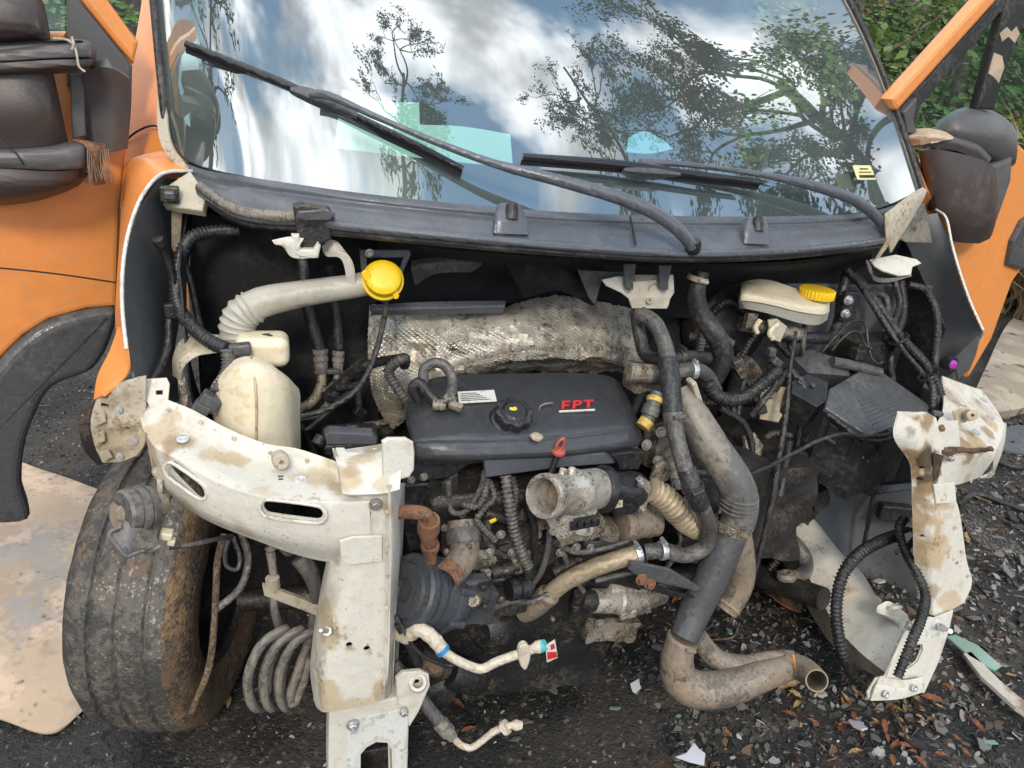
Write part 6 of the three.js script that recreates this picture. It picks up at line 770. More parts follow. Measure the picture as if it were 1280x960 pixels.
  part('shelf_post', plate([[-.942,.984,.2],[-.929,.997,.2],[-.923,.942,.22],[-.929,.913,.23],[-.94,.927,.23]], 0.01), M.aluDirty);
  const loom = (n, pts, r, m = M.loom, rib = [0.0085, 0.003]) => part(n, tube(pts, r, rib ? { rib } : {}), m);
  loom('wiring_loom', [[-.825,1.227,.02],[-.883,1.222,.02],[-.918,1.212,.04],[-.936,1.181,.06],[-.945,1.138,.08],[-.939,1.095,.12],[-.907,1.07,.18],[-.872,1.056,.22],[-.848,1.053,.24]], 0.0115);
  loom('wiring_loom', [[-.848,1.055,.245],[-.846,1.032,.25],[-.853,1.005,.27],[-.868,.988,.29]], 0.0115, M.hoseGrey);
  part('loom_plug', [box([-.88,.974,.3], [0.035, 0.03, 0.03], [0, 0, -0.6], 0.004), box([-.893,.966,.31], [0.03, 0.02, 0.02], [0, 0, -0.6], 0.003)], M.plasticGrey);
  part('loom_branch', box([-.826,1.053,.24], [0.04, 0.022, 0.022], [0, 0, 0.1], 0.005), M.plasticGrey);
  loom('wiring_loom', [[-.932,1.154,.02],[-.921,1.11,.04],[-.911,1.072,.08],[-.901,1.045,.12]], 0.0065, M.rubber, null);
  loom('cable', [[-.968,1.217,.1],[-.959,1.185,.09],[-.95,1.149,.09],[-.952,1.098,.1],[-.958,1.069,.12],[-.96,1.03,.15],[-.97,1.001,.18],[-.984,.98,.22]], 0.0075, M.rubber, null);
  part('cable_lug', rod([-.97,1.225,.105], [-.966,1.21,.1], 0.011), M.castDark); part('cable_joint', box([-.955,1.088,.12], [0.02, 0.03, 0.018], [0, 0, 0.1]), M.castDark);
  // coil of the steering cooler, hung from a bar
  const coil = new THREE.Group(); coil.name = 'cooler_coil'; van.add(coil);
  { const z = .42; const cols = [0, 1, 2].map((k) => [[-.757,.552,.44],[-.796,.544,.46],[-.823,.49,.47],[-.826,.431,.47],[-.813,.378,.455],[-.793,.361,.405],[-.786,.412,.385],[-.766,.484,.39]].map((p) => addV(p, [0.028 * k, -0.009 * k, -0.004 * k])));
    for (const c of cols) { const cc = c.map(V3), g = new THREE.TubeGeometry(new THREE.CatmullRomCurve3(cc, true, 'centripetal'), 60, 0.0095, 12, true); add('coil_turn', toCreasedNormals(g, 1), M.pipeGrey, coil); }
    add('coil_leg', tube([[-.78,.705,.4],[-.775,.657,.41],[-.775,.589,.42],[-.766,.538,.42],[-.757,.509,.42]], 0.0085), M.pipeGrey, coil);
    add('coil_leg', tube([[-.708,.609,.42],[-.702,.56,.42],[-.712,.502,.42],[-.734,.442,.44],[-.75,.388,.45],[-.744,.37,.45],[-.728,.4,.44],[-.709,.47,.43]], 0.0095), M.pipeGrey, coil);
    add('hanger_bar', [plate([[-.796,.652,.43],[-.776,.642,.43],[-.691,.59,.43],[-.688,.566,.43],[-.697,.567,.43],[-.793,.628,.43]], 0.012, { bevel: 0.002 }), rod([-.778,.661,.42], [-.776,.638,.42], 0.013)], M.primer, coil);
    add('coil_hose', [tube([[-.786,.705,.4],[-.768,.715,.39],[-.748,.687,.38],[-.739,.676,.36]], 0.009), tube([[-.728,.688,.4],[-.711,.664,.41],[-.699,.627,.42],[-.699,.598,.42]], [0.018, 0.017, 0.014, 0.012])], M.hoseGrey, coil); }
  part('strut', tube([[-.841,.631,.2],[-.827,.562,.22],[-.844,.514,.25],[-.892,.48,.27]], 0.008), M.pipeGrey);
  part('tie_rod', tube([[-.852,.649,.26],[-.841,.593,.26],[-.848,.577,.27],[-.866,.587,.27],[-.868,.622,.27],[-.861,.644,.26]], 0.0045), M.hoseGrey);
  part('horn_lead', tube([[-.946,.767,.45],[-.915,.769,.45],[-.883,.761,.43],[-.849,.72,.36]], 0.0045), M.hoseGrey);
  loom('wire', [[-.867,.685,.3],[-.878,.654,.34],[-.881,.61,.38],[-.886,.55,.4],[-.897,.472,.42],[-.938,.337,.4]], 0.0065, M.mudSide, null);

  // brake-fluid reservoir and master cylinder
  const br = new THREE.Group(); br.name = 'brake_reservoir'; van.add(br); lab(br, 'grimy cream brake-fluid reservoir with a ribbed yellow cap');
  add('tank_upper', sheet([[[.351,1.124,.06],[.371,1.147,.04],[.441,1.153,.04],[.545,1.129,.04],[.623,1.117,.04],[.637,1.112,.05]], [[.323,1.123,.1],[.322,1.142,.12],[.384,1.137,.13],[.482,1.118,.13],[.559,1.111,.12],[.605,1.106,.09]], [[.319,1.114,.11],[.32,1.125,.13],[.382,1.12,.14],[.48,1.101,.14],[.557,1.091,.13],[.602,1.092,.1]]], 0.04, { su: 5, sv: 6, crease: 0.9 }), M.tank, br);
  add('tank_lower', sheet([[[.323,1.111,.105],[.324,1.121,.125],[.386,1.117,.135],[.485,1.097,.135],[.562,1.088,.125],[.607,1.089,.095]], [[.333,1.095,.1],[.337,1.101,.12],[.396,1.093,.13],[.497,1.068,.13],[.56,1.06,.12],[.611,1.063,.09]]], 0.04, { su: 4, sv: 6 }), M.filler, br);
  add('cap', (() => { const s = new THREE.Shape(); for (let k = 0; k <= 120; k++) { const q = k / 120 * Math.PI * 2, r = 0.0405 + 0.001 * Math.cos(q * 30); k ? s.lineTo(r * Math.cos(q), r * Math.sin(q)) : s.moveTo(r, 0); } const g = new THREE.ExtrudeGeometry(s, { depth: 0.017, bevelEnabled: true, bevelSize: 0.003, bevelThickness: 0.003, bevelSegments: 3 }); g.rotateX(-Math.PI / 2); g.translate(...[.566,1.124,.08]); return toCreasedNormals(g, 0.5); })(), M.yellow, br);
  add('master_cylinder', [rod([.366,1.047,.07], [.53,1.027,.1], 0.02), box([.372,1.066,.1], [0.03, 0.04, 0.02])], M.aluDirty, br);
  for (const q of [[[.385,1.073,.12],[.373,1.053,.125],[.381,1.041,.125]], [[.435,1.066,.125],[.414,1.043,.13],[.428,1.026,.13]]]) add('reservoir_foot', tube(q, 0.007), M.tank, br);
  loom('wiring_loom', [[.714,1.173,0],[.698,1.107,.02],[.692,1.046,.04],[.667,1.008,.06],[.558,1.018,.1],[.483,1.023,.1]], 0.0125, M.loom);
  part('terminal_block', [box([.692,1.093,.06], [0.05, 0.08, 0.02], [0, 0, 0], 0.004)], M.plastic);
  for (const q of [[.673,1.113,.075],[.675,1.076,.075]]) part('terminal_bolt', boltGeo(q, [0, 0, 1], 0.009, 0.01), M.zinc);
  part('brake_pipe', tube([[.588,.99,.13],[.617,1.033,.13],[.657,1.065,.12],[.7,1.068,.11],[.721,1.052,.11],[.726,1.011,.13],[.733,.978,.15],[.749,.966,.16],[.762,.972,.16]], 0.0032, { radial: 8 }), M.castDark);
  part('brake_pipe', tube([[.608,.998,.14],[.628,1.028,.14],[.652,1.048,.14],[.677,1.046,.14],[.71,1.01,.14],[.724,1.005,.15]], 0.0032, { radial: 8 }), M.castDark);
  part('abs_unit', [box([.802,.96,.06], [0.16, 0.09, 0.08], [0, 0.1, 0.03], 0.008), box([.701,.984,.13], [0.03, 0.03, 0.03])], M.castDark);
  // bundle of cables sweeping to the fender
  const bundle = [[[.69,1.182,.02],[.741,1.136,.04],[.787,1.071,.08],[.813,1.021,.13],[.841,.979,.18],[.873,.936,.22],[.894,.889,.25]], [[.737,1.169,0],[.792,1.1,.05],[.827,1.044,.1],[.833,1.011,.17],[.861,.977,.21],[.889,.926,.24],[.916,.875,.25]], [[.765,1.131,.02],[.824,1.111,.04],[.823,1.068,.07],[.83,1.029,.12],[.858,.993,.18],[.886,.945,.22],[.891,.885,.25]], [[.827,.999,.1],[.806,1.026,.1],[.827,1.034,.11],[.847,.998,.16],[.864,.969,.2],[.868,.927,.24],[.867,.881,.26]], [[.898,1.144,-.02],[.902,1.087,.02],[.863,1.042,.06],[.854,.999,.1],[.828,.96,.12],[.838,.898,.14]], [[.922,1.14,-.02],[.92,1.075,.02],[.884,1.03,.06],[.843,1.003,.08]]];
  bundle.forEach((q, i) => loom('cable', q, 0.0085 + 0.001 * (i % 3), M.rubber, i % 2 ? [0.009, 0.0022] : null));
  loom('wiring_loom', [[.933,1.137,0],[.962,1.132,.03],[.959,1.102,.08],[.94,1.055,.13],[.906,1.006,.18],[.896,.968,.2]], 0.0095, M.rubber, [0.014, 0.002]);
  for (const q of [[.813,1.023,.135], [.85,.957,.225]]) part('cable_tie', clampGeo(q, [0.7, -0.9, 0.3], 0.022, 0.006), M.plastic);
  part('loom_plug', [turned([.87,1.001,.24], [.874,1.008,.27], [[0, 0], [0, 0.013], [0.3, 0.018], [1, 0.018], [1, 0.012], [0.8, 0.012], [0.8, 0]], 24)], M.plastic);
  part('plug_seal', turned([.871,1.007,.268], [.87,1.008,.276], [[0, 0], [0, 0.0115], [0.7, 0.011], [1, 0.007], [1, 0]], 20), M.magenta);
  // fuse box
  const fb = new THREE.Group(); fb.name = 'fuse_box'; van.add(fb); lab(fb, 'black fuse box with a dusty grey lid behind the scorched frame leg');
  const hull = (pts, m, name) => add(name, toCreasedNormals(new ConvexGeometry(pts.map(V3)), 0.3), m, fb);
  const lidP = [[.57,.923,.209],[.72,.942,.14],[.787,.937,.14],[.874,.881,.25],[.803,.869,.288],[.596,.858,.35],[.517,.9,.27]];
  const lid = add('lid', plate(lidP, 0.016, { bevel: 0.005, bs: 3 }), M.plasticGrey, fb);
  for (let k = 0; k < 7; k++) { const E4 = [[.635,.903,.243],[.627,.868,.324],[.776,.911,.199],[.795,.881,.264]], a = mid(E4[0], E4[1], k / 7 + 0.05), b = mid(E4[2], E4[3], k / 7 + 0.05); add('embossed_line', tube([addV(a, [0, .0008, .0006]), addV(mid(a, b, 0.6 + 0.35 * hash3(k, 2, 5)), [0, .0008, .0006])], 0.0013, { radial: 5 }), M.cowl, lid); }
  const bodyTop = [[.521,.899,.273],[.598,.859,.348],[.805,.87,.285],[.784,.932,.151],[.581,.922,.211]];
  hull([...bodyTop.map((p) => addV(p, [0, -0.012, -0.004])), ...bodyTop.map((p) => addV(p, [0.002, -0.19, -0.015]))], M.plastic, 'box_body');
  add('box_rim', tube([0, 1, 2].map((k) => addV(bodyTop[k], [0, -0.014, 0.004])), 0.006), M.plastic, fb);
  for (const [a, b] of [[0.12, 0.32], [0.42, 0.58], [0.7, 0.9]]) { const q = [mid(bodyTop[0], bodyTop[1], a), mid(bodyTop[0], bodyTop[1], b)]; add('box_rib', plate([addV(q[0], [-0.002, -0.03, 0.004]), addV(q[1], [-0.002, -0.03, 0.004]), addV(q[1], [0, -0.09, -0.008]), addV(q[0], [0, -0.09, -0.008])], 0.008, { bevel: 0.002 }), M.plastic, fb); }
  add('latch', plate([addV(mid(bodyTop[1], bodyTop[2], 0.3), [0.004, 0, 0.01]), addV(mid(bodyTop[1], bodyTop[2], 0.6), [0.004, 0, 0.01]), addV(mid(bodyTop[1], bodyTop[2], 0.6), [0.004, -0.085, -0.004]), addV(mid(bodyTop[1], bodyTop[2], 0.3), [0.004, -0.085, -0.004])], 0.012, { bevel: 0.003 }), M.castDark, fb);
  add('bolt_tab', [plate([[.582,.795,.315],[.626,.787,.33],[.645,.772,.33],[.611,.772,.325]], 0.006), ...boltGeo([.607,.792,.33], [0, 0.3, 1], 0.006)], M.aluDirty, fb);
  add('cover_rib', tube([[.533,.822,.285],[.572,.805,.3],[.621,.784,.325]], 0.005), M.plasticGrey, fb);
  const sideP = [[.464,.933,.19],[.519,.947,.174],[.566,.935,.2],[.534,.904,.247],[.499,.894,.26],[.449,.915,.218]];
  hull([...sideP, ...sideP.map((p) => addV(p, [0.004, -0.07, -0.03]))], M.plastic, 'relay_module');
  add('relay_lid', plate(sideP.map((p) => addV(p, [0, 0.004, 0.003])), 0.008, { bevel: 0.003 }), M.plastic, fb);
  for (const q of [[.484,.937,.2],[.512,.934,.215]]) add('relay_catch', box(q, [0.012, 0.006, 0.012], [0.5, 0, 0], 0.002), M.plasticGrey, fb);
  hull([...[[.53,.961,.1],[.589,.979,.08],[.697,.953,.11],[.677,.929,.15],[.535,.945,.16]], ...[[.53,.961,.1],[.589,.979,.08],[.697,.953,.11],[.677,.929,.15],[.535,.945,.16]].map((p) => addV(p, [0, -0.05, -0.03]))], M.plasticGrey, 'relay_module');
  add('crossbar', tube([[.627,.962,.13],[.699,.952,.14],[.773,.936,.15]], 0.014), M.hoseGrey, fb);
  part('battery_tray', plate([[.548,.749,.2],[.596,.754,.24],[.698,.677,.3],[.843,.69,.29],[.866,.675,.3],[.708,.653,.31],[.589,.703,.25],[.548,.726,.21]], 0.02, { bevel: 0.004 }), M.plastic);
  part('wire', tube([[.074,.833,.42],[.119,.822,.42],[.16,.813,.415],[.211,.806,.41],[.277,.817,.4],[.36,.838,.38],[.436,.866,.37],[.492,.878,.37],[.571,.868,.37],[.633,.873,.37],[.643,.9,.39],[.626,.945,.43],[.647,.963,.44]], 0.005), M.rubber);
  part('wire_sleeve', tube([[.069,.836,.421],[.118,.825,.421],[.171,.81,.415]], 0.0085), M.cowl);
  part('wire_lug', box([.676,.958,.44], [0.03, 0.012, 0.012], [0, 0, -0.2]), M.plasticGrey);
  part('bay_prop', tube([[.483,1.05,.14],[.444,.976,.2],[.408,.88,.27],[.377,.8,.32],[.364,.709,.35],[.344,.572,.38],[.324,.46,.4]], [0.0045, 0.005, 0.007, 0.0085, 0.0085, 0.007, 0.005]), M.castDark);
  part('prop_sleeve', tube([[.418,.825,.29],[.412,.749,.31],[.4,.694,.33]], 0.012), M.plastic);
  part('mount_plate', plate([[.403,.904,.16],[.429,.912,.16],[.475,.911,.17],[.474,.862,.19],[.448,.827,.2],[.398,.838,.2]], 0.008, { bevel: 0.002, holes: [[[.424,.883,.165],[.438,.883,.165],[.436,.876,.17],[.422,.877,.17]]] }), M.primer);
  part('mount_plate', plate([[.342,.806,.22],[.373,.814,.22],[.394,.787,.24],[.378,.745,.26],[.345,.747,.26]], 0.02, { bevel: 0.006 }), M.aluDirty);
  part('loom_clip', [box([.414,.985,.18], [0.03, 0.02, 0.02], [0, 0, -0.6]), box([.401,1.007,.17], [0.02, 0.02, 0.02])], M.plasticGrey);
  part('white_clip', plate([[.408,1.073,.12],[.435,1.077,.12],[.469,1.056,.12],[.454,1.017,.13],[.423,1.026,.13]], 0.006), M.primer);
  for (const q of [[[.408,.971,.16],[.429,.929,.18],[.391,.891,.2],[.367,.848,.2]], [[.585,.909,.14],[.533,.869,.16],[.542,.786,.18],[.527,.703,.2]], [[.27,.874,.2],[.334,.838,.22],[.359,.78,.24],[.359,.689,.24]], [[.403,.663,.2],[.461,.623,.22],[.504,.644,.22],[.592,.65,.2]], [[.49,.773,.24],[.58,.709,.26],[.619,.67,.27],[.654,.632,.26]]]) loom('cable', q, 0.0085, M.rubber, null);
  for (const [i, q] of [[.49,.622,.14],[.597,.511,.14],[.464,.711,.12],[.636,.702,.12],[.499,.833,.08],[.672,.57,.16],[.43,.911,.04],[.643,.514,.15]].entries()) part('bay_fitting', lump(new THREE.BoxGeometry(0.06, 0.05, 0.05, 6, 5, 5).rotateZ(0.4 * i).translate(...q), 0.014, 34, i), [M.aluDirty, M.castDark, M.castDark][i % 3]);
  for (let k = 0; k < 26; k++) { const L = k < 9; const a = L ? [rr(-0.62, -0.3), rr(0.78, 1.0), rr(0.0, 0.16)] : [rr(0.1, 0.62), rr(0.62, 1.08), rr(0.0, 0.2)]; const b = addV(a, [rr(-0.16, 0.16), rr(-0.22, 0.05), rr(-0.03, 0.08)]), c = addV(mid(a, b), [rr(-0.07, 0.07), rr(-0.07, 0.05), rr(0.01, 0.06)]), d = addV(b, [rr(-0.06, 0.06), -rr(0.04, 0.14), rr(-0.03, 0.03)]);
    loom('cable', [a, c, b, d], rr(0.0045, 0.011), [M.rubber, M.hoseGrey, M.loom][k % 3], k % 2 ? [0.009, 0.0025] : null); if (k % 3 === 0) part('cable_connector', box(d, [0.028, 0.022, 0.02], [rr(-0.5, 0.5), rr(-0.5, 0.5), rr(-0.8, 0.8)], 0.004), k % 2 ? M.plasticGrey : M.plastic); }
  // wheel-house liner, hoses by the bare foot, subframe arm
  part('wheel_liner', sheet([[[.675,.572,.12],[.731,.606,.14],[.819,.604,.2],[.91,.636,.24]], [[.736,.459,.12],[.814,.48,.12],[.914,.47,.16],[.978,.503,.22]], [[.807,.325,.14],[.899,.337,.13],[.981,.321,.16],[1.025,.345,.24]], [[.908,.18,.16],[.978,.195,.16],[1.019,.197,.2],[1.057,.226,.28]]], 0.006, { su: 6, sv: 6 }), M.wing);
  part('liner_rib', [tube([[.819,.594,.21],[.858,.467,.19],[.884,.346,.18]], 0.006), box([.903,.536,.22], [0.09, 0.05, 0.03], [0, -0.3, 0], 0.006)], M.plastic);
  loom('drain_hose', [[.735,.598,.4],[.653,.596,.42],[.579,.58,.44],[.532,.544,.46],[.515,.491,.48],[.509,.435,.51],[.522,.376,.54],[.575,.302,.54]], 0.0125, M.rubber, [0.0095, 0.0035]);
  loom('wiring_loom', [[.709,.661,.42],[.68,.649,.44],[.681,.611,.47],[.666,.594,.53],[.672,.555,.57],[.623,.533,.62],[.567,.499,.66],[.525,.443,.69]], 0.0095, M.rubber, [0.0085, 0.003]);
  for (let k = 0; k < 5; k++) part('bare_wire', tube([[.708,.61,.42], addV([.7,.647,.44], [0.004 * k, 0.004 * (k % 2), 0.003 * k]), addV([.721,.633,.45], [0.003 * k, -0.004 * k, 0]), addV([.699,.614,.46], [0.003 * k, -0.006 * k, 0])], 0.0022, { radial: 6 }), M.rubber);
  const ma = part('suspension_mount', [tube([[.522,.447,.16],[.547,.471,.16],[.595,.458,.18],[.622,.43,.22],[.623,.403,.25],[.581,.401,.28],[.522,.416,.3]], [0.014, 0.017, 0.018, 0.02, 0.02, 0.019, 0.018]), tube([[.625,.419,.22],[.659,.397,.24],[.675,.375,.27]], [0.018, 0.02, 0.014])], M.pipeGrey);
  add('mount_ring', turned([.516,.415,.305], [.515,.432,.3], [[0, 0.008], [0, 0.025], [0.5, 0.027], [1, 0.023], [1, 0.008], [0, 0.008]], 24), M.pipeGrey, ma);
  add('mount_bush', turned([.514,.431,.302], [.513,.435,.301], [[0, 0.017], [1, 0.016], [1, 0.009], [0, 0.009]], 20), M.pipeBrown, ma);
  add('mount_ring', turned([.525,.477,.175], [.526,.487,.17], [[0, 0.006], [0, 0.017], [1, 0.015], [1, 0.006]], 20), M.pipeGrey, ma);
  // bare brake disc and hub on the side without a wheel
  const bd = part('brake_disc', turned([0.74, 0.36, 0.0], [0.88, 0.36, 0.02], [[0, 0], [0, 0.14], [0.15, 0.14], [0.16, 0.09], [0.6, 0.085], [0.62, 0.05], [1, 0.04], [1, 0]], 40), M.rust);
  add('splash_shield', sheet([[[.571,.279,.2],[.627,.242,.22],[.703,.214,.24],[.775,.203,.26]], [[.599,.279,.16],[.687,.239,.16],[.766,.209,.18],[.845,.185,.2]]], 0.006, { su: 4, sv: 6 }), M.rust, bd);
  part('subframe', [tube([[-0.6, 0.34, 0.1], [-0.2, 0.3, 0.12], [0.3, 0.3, 0.12], [0.72, 0.36, 0.02]], 0.035), tube([[0.45, 0.36, -0.1], [0.5, 0.36, 0.2], [0.56, 0.42, 0.4]], 0.03)], M.castDark);
  part('lower_arm', tube([[-0.86, 0.3, 0.02], [-0.6, 0.32, 0.05], [-0.4, 0.34, 0.0]], 0.028), M.castDark);

  // worn front wheel, steered out
  const wh = new THREE.Group(); wh.name = 'front_wheel'; van.add(wh); wh.position.set(-0.985, 0.382, 0.0); wh.rotation.y = -0.28; lab(wh, 'bald mud-caked front tyre on a bare rim under the white arm');
  const prof = [[0.15, -0.1], [0.19, -0.105], [0.24, -0.122], [0.29, -0.124], [0.325, -0.112], [0.342, -0.09], [0.347, -0.06], [0.346, -0.058], [0.338, -0.056], [0.338, -0.048], [0.348, -0.045], [0.349, -0.007], [0.34, -0.005], [0.34, 0.004], [0.349, 0.006], [0.348, 0.05], [0.339, 0.052], [0.339, 0.06], [0.346, 0.063], [0.34, 0.092], [0.325, 0.112], [0.29, 0.124], [0.24, 0.122], [0.2, 0.105], [0.195, 0.09]];
  const lathe = (pr, seg = 96) => { const g = new THREE.LatheGeometry(pr.map(([r, x]) => new THREE.Vector2(r, x)), seg); g.rotateZ(-Math.PI / 2); return g; };
  add('tyre', (() => { const g = lathe(prof, 120), p = g.attributes.position; for (let i = 0; i < p.count; i++) { const x = p.getX(i), y = p.getY(i), z = p.getZ(i), q = 1 + 0.010 * (fbm(x * 26, y * 26, z * 26, 4) - 0.5) / 0.35; p.setXYZ(i, x, y * q, z * q); } g.computeVertexNormals(); return g; })(), M.tyre, wh);
  add('mud_cake', (() => { const g = lathe([[0.342, 0.088], [0.328, 0.1145], [0.292, 0.1275], [0.242, 0.1255], [0.2, 0.109]], 120), p = g.attributes.position; for (let i = 0; i < p.count; i++) { const x = p.getX(i), y = p.getY(i), z = p.getZ(i); p.setX(i, x + 0.006 * (fbm(y * 30, z * 30, 4, 4) - 0.42)); } g.computeVertexNormals(); return g; })(), M.mudSide, wh);
  add('rim', lathe([[0.2, 0.1], [0.195, 0.085], [0.178, 0.08], [0.17, 0.03], [0.165, -0.06], [0.1, -0.07], [0.06, -0.08], [0.0, -0.08]], 64), M.castDark, wh);
  add('hub', [rod([-0.07, 0, 0], [0.06, 0, 0], 0.05), rod([0.02, 0, 0], [0.03, 0, 0], 0.135, 40), box([0.04, 0.09, -0.1], [0.08, 0.12, 0.1], [0, 0, 0], 0.02)], M.castDark, wh);
}
// horn unit dangling over the tyre
{
  const h = thing('vehicle_horn', 'dusty grey horn hanging by its lead in front of the bald tyre', 'horn');
  add('horn_body', turned([-1.006,.876,.505], [-.959,.863,.47], [[0.04, 0], [0.04, 0.01], [0.0, 0.024], [0.02, 0.033], [0.1, 0.037], [0.3, 0.038], [0.32, 0.035], [0.36, 0.035], [0.38, 0.039], [0.55, 0.04], [0.57, 0.036], [0.62, 0.036], [0.64, 0.039], [0.85, 0.036], [1, 0.02], [1, 0]], 36), M.hoseGrey, h);
  add('horn_face', turned([-1.004,.874,.503], [-1.008,.876,.507], [[0, 0.028], [0.3, 0.026], [0.2, 0.014], [0.8, 0.01], [1, 0.006], [1, 0]], 24), M.pipeBrown, h);
  add('trumpet', sheet([[[-.996,.876,.525],[-.976,.861,.528],[-.957,.849,.5]], [[-1.003,.862,.535],[-.983,.844,.542],[-.955,.829,.51]], [[-1.017,.861,.54],[-.994,.83,.552],[-.95,.82,.52]]], 0.01, { su: 6, sv: 6 }), M.pipeGrey, h);
  add('trumpet_lip', tube([[-1,.871,.535],[-1.017,.863,.541],[-1.005,.843,.548],[-.994,.828,.554],[-.974,.829,.545],[-.965,.817,.532],[-.95,.821,.522]], 0.0035), M.pipeGrey, h);
  add('horn_plug', [box([-.945,.814,.48], [0.02, 0.014, 0.02], [0, 0, -0.3], 0.003), box([-.938,.799,.48], [0.012, 0.012, 0.014], [0, 0, -0.3], 0.003)], M.tank, h);
  add('horn_bracket', [plate([[-.964,.876,.4],[-.955,.873,.4],[-.954,.827,.43],[-.962,.824,.43]], 0.005), rod([-.966,.856,.46], [-.956,.849,.44], 0.018)], M.primer, h);
}


// ---------------------------------------------------------------- ground, bank and litter
const bankRise = (x, z) => { const d = Math.max((x - 3.4) * 0.8 - Math.max(0, z) * 0.5, -z - 4.6, -(x + 5.2)); return 3.4 * sstep(0, 5.5, d) + 0.25 * Math.max(0, d - 5) * 0.3; };
const groundY = (x, z) => { const t = Math.max(-0.6, Math.min(2.6, x + 1.0)); return 0.032 + 0.11 * t * (t > 0 ? 1 : 0.3) + bankRise(x, z) + 0.03 * (fbm(x * 1.7 + 5, 0.3, z * 1.7, 3) - 0.5) * sstep(0.25, 0.6, Math.hypot(x + 0.985, z)); };
const rough = (x, z) => 0.022 * (fbm(x * 14, 2.2, z * 14, 4) - 0.5) + 0.012 * (fbm(x * 55, 7.2, z * 55, 2) - 0.5);
{
  const N = 300, pos = [], idx = [], w = (t) => 1.6 * Math.sinh(t * 4.6) / Math.sinh(4.6) * 60 * 0.9 + t * 2.6;
  for (let i = 0; i <= N; i++) for (let j = 0; j <= N; j++) { const x = w(i / N * 2 - 1) + 0.2, z = w(j / N * 2 - 1) + 0.1, near = 1 - sstep(3, 6, Math.hypot(x, z)); pos.push(x, groundY(x, z) + rough(x, z) * near, z); }
  for (let i = 0; i < N; i++) for (let j = 0; j < N; j++) { const a = i * (N + 1) + j; idx.push(a, a + 1, a + N + 2, a, a + N + 2, a + N + 1); }
  const g = new THREE.BufferGeometry(); g.setAttribute('position', new THREE.Float32BufferAttribute(pos, 3)); g.setIndex(idx); g.computeVertexNormals();
  const uv = new Float32Array(pos.length / 3 * 2); for (let i = 0; i < pos.length / 3; i++) { uv[i * 2] = pos[i * 3]; uv[i * 2 + 1] = pos[i * 3 + 2]; } g.setAttribute('uv', new THREE.BufferAttribute(uv, 2));
  const mat = surf([[[0.055, 0.048, 0.04], nA, 0.45, 0.7, 0.7], [[0.12, 0.105, 0.085], nE, 0.62, 0.8, 0.6], [[0.3, 0.28, 0.25], nE, 0.8, 0.88, 0.6], [[0.09, 0.05, 0.03], nB, 0.66, 0.78, 0.5]], [0.018, 0.017, 0.0165], 0.9, { rough: 0.85, bump: 0.006, roughVar: [0.55, 0.95] });
  const o = add('ground', g, mat, scene, true); o.userData = { kind: 'structure', label: 'black ash and wet soil under the stripped van', category: 'ground' };
}
const flake = (seed, sides, L, W, T) => { const s = new THREE.Shape(); for (let k = 0; k < sides; k++) { const a = k / sides * Math.PI * 2 + (hash3(k, seed, 3) - 0.5) * 0.7, r = 0.65 + 0.5 * hash3(k, seed, 9); const x = L * r * Math.cos(a), y = W * r * Math.sin(a); k ? s.lineTo(x, y) : s.moveTo(x, y); }
  const g = new THREE.ExtrudeGeometry(s, { depth: T, bevelEnabled: false }); g.rotateX(-Math.PI / 2); return uvBox(g); };
const flakes = [0, 1, 2, 3, 4, 5].map((k) => flake(k + 3, 5 + k % 3, 1, 0.45 + 0.12 * (k % 4), 0.14));
function curledLeaf(seed) { const pos = [], idx = [], n = 8; for (let i = 0; i <= n; i++) for (let j = -1; j <= 1; j++) { const t = i / n, w = 0.36 * Math.sin(Math.PI * Math.pow(t, 0.8)) + 0.01; pos.push((t - 0.5) * 2, 0.16 * Math.abs(j) * (0.6 + hash3(i, j, seed)) * w * 4 + 0.35 * (t - 0.5) * (t - 0.5) * (seed % 2 ? 1 : -0.4) + 0.05, j * w); }
  for (let i = 0; i < n; i++) for (let j = 0; j < 2; j++) { const a = i * 3 + j; idx.push(a, a + 1, a + 4, a, a + 4, a + 3); } const g = new THREE.BufferGeometry(); g.setAttribute('position', new THREE.Float32BufferAttribute(pos, 3)); g.setIndex(idx); g.computeVertexNormals(); return uvBox(g); }
const leafGeos = [1, 2, 3, 4].map(curledLeaf);
const plain = (r, g, b, rough = 0.8, extra = {}) => new THREE.MeshPhysicalMaterial({ color: new THREE.Color(r, g, b), roughness: rough, side: THREE.DoubleSide, ...extra });
const chipMat = surf([[[0.55, 0.5, 0.45], nB, 0.5, 0.7, 0.5]], [1, 1, 1], 0.06, { rough: 0.7 });
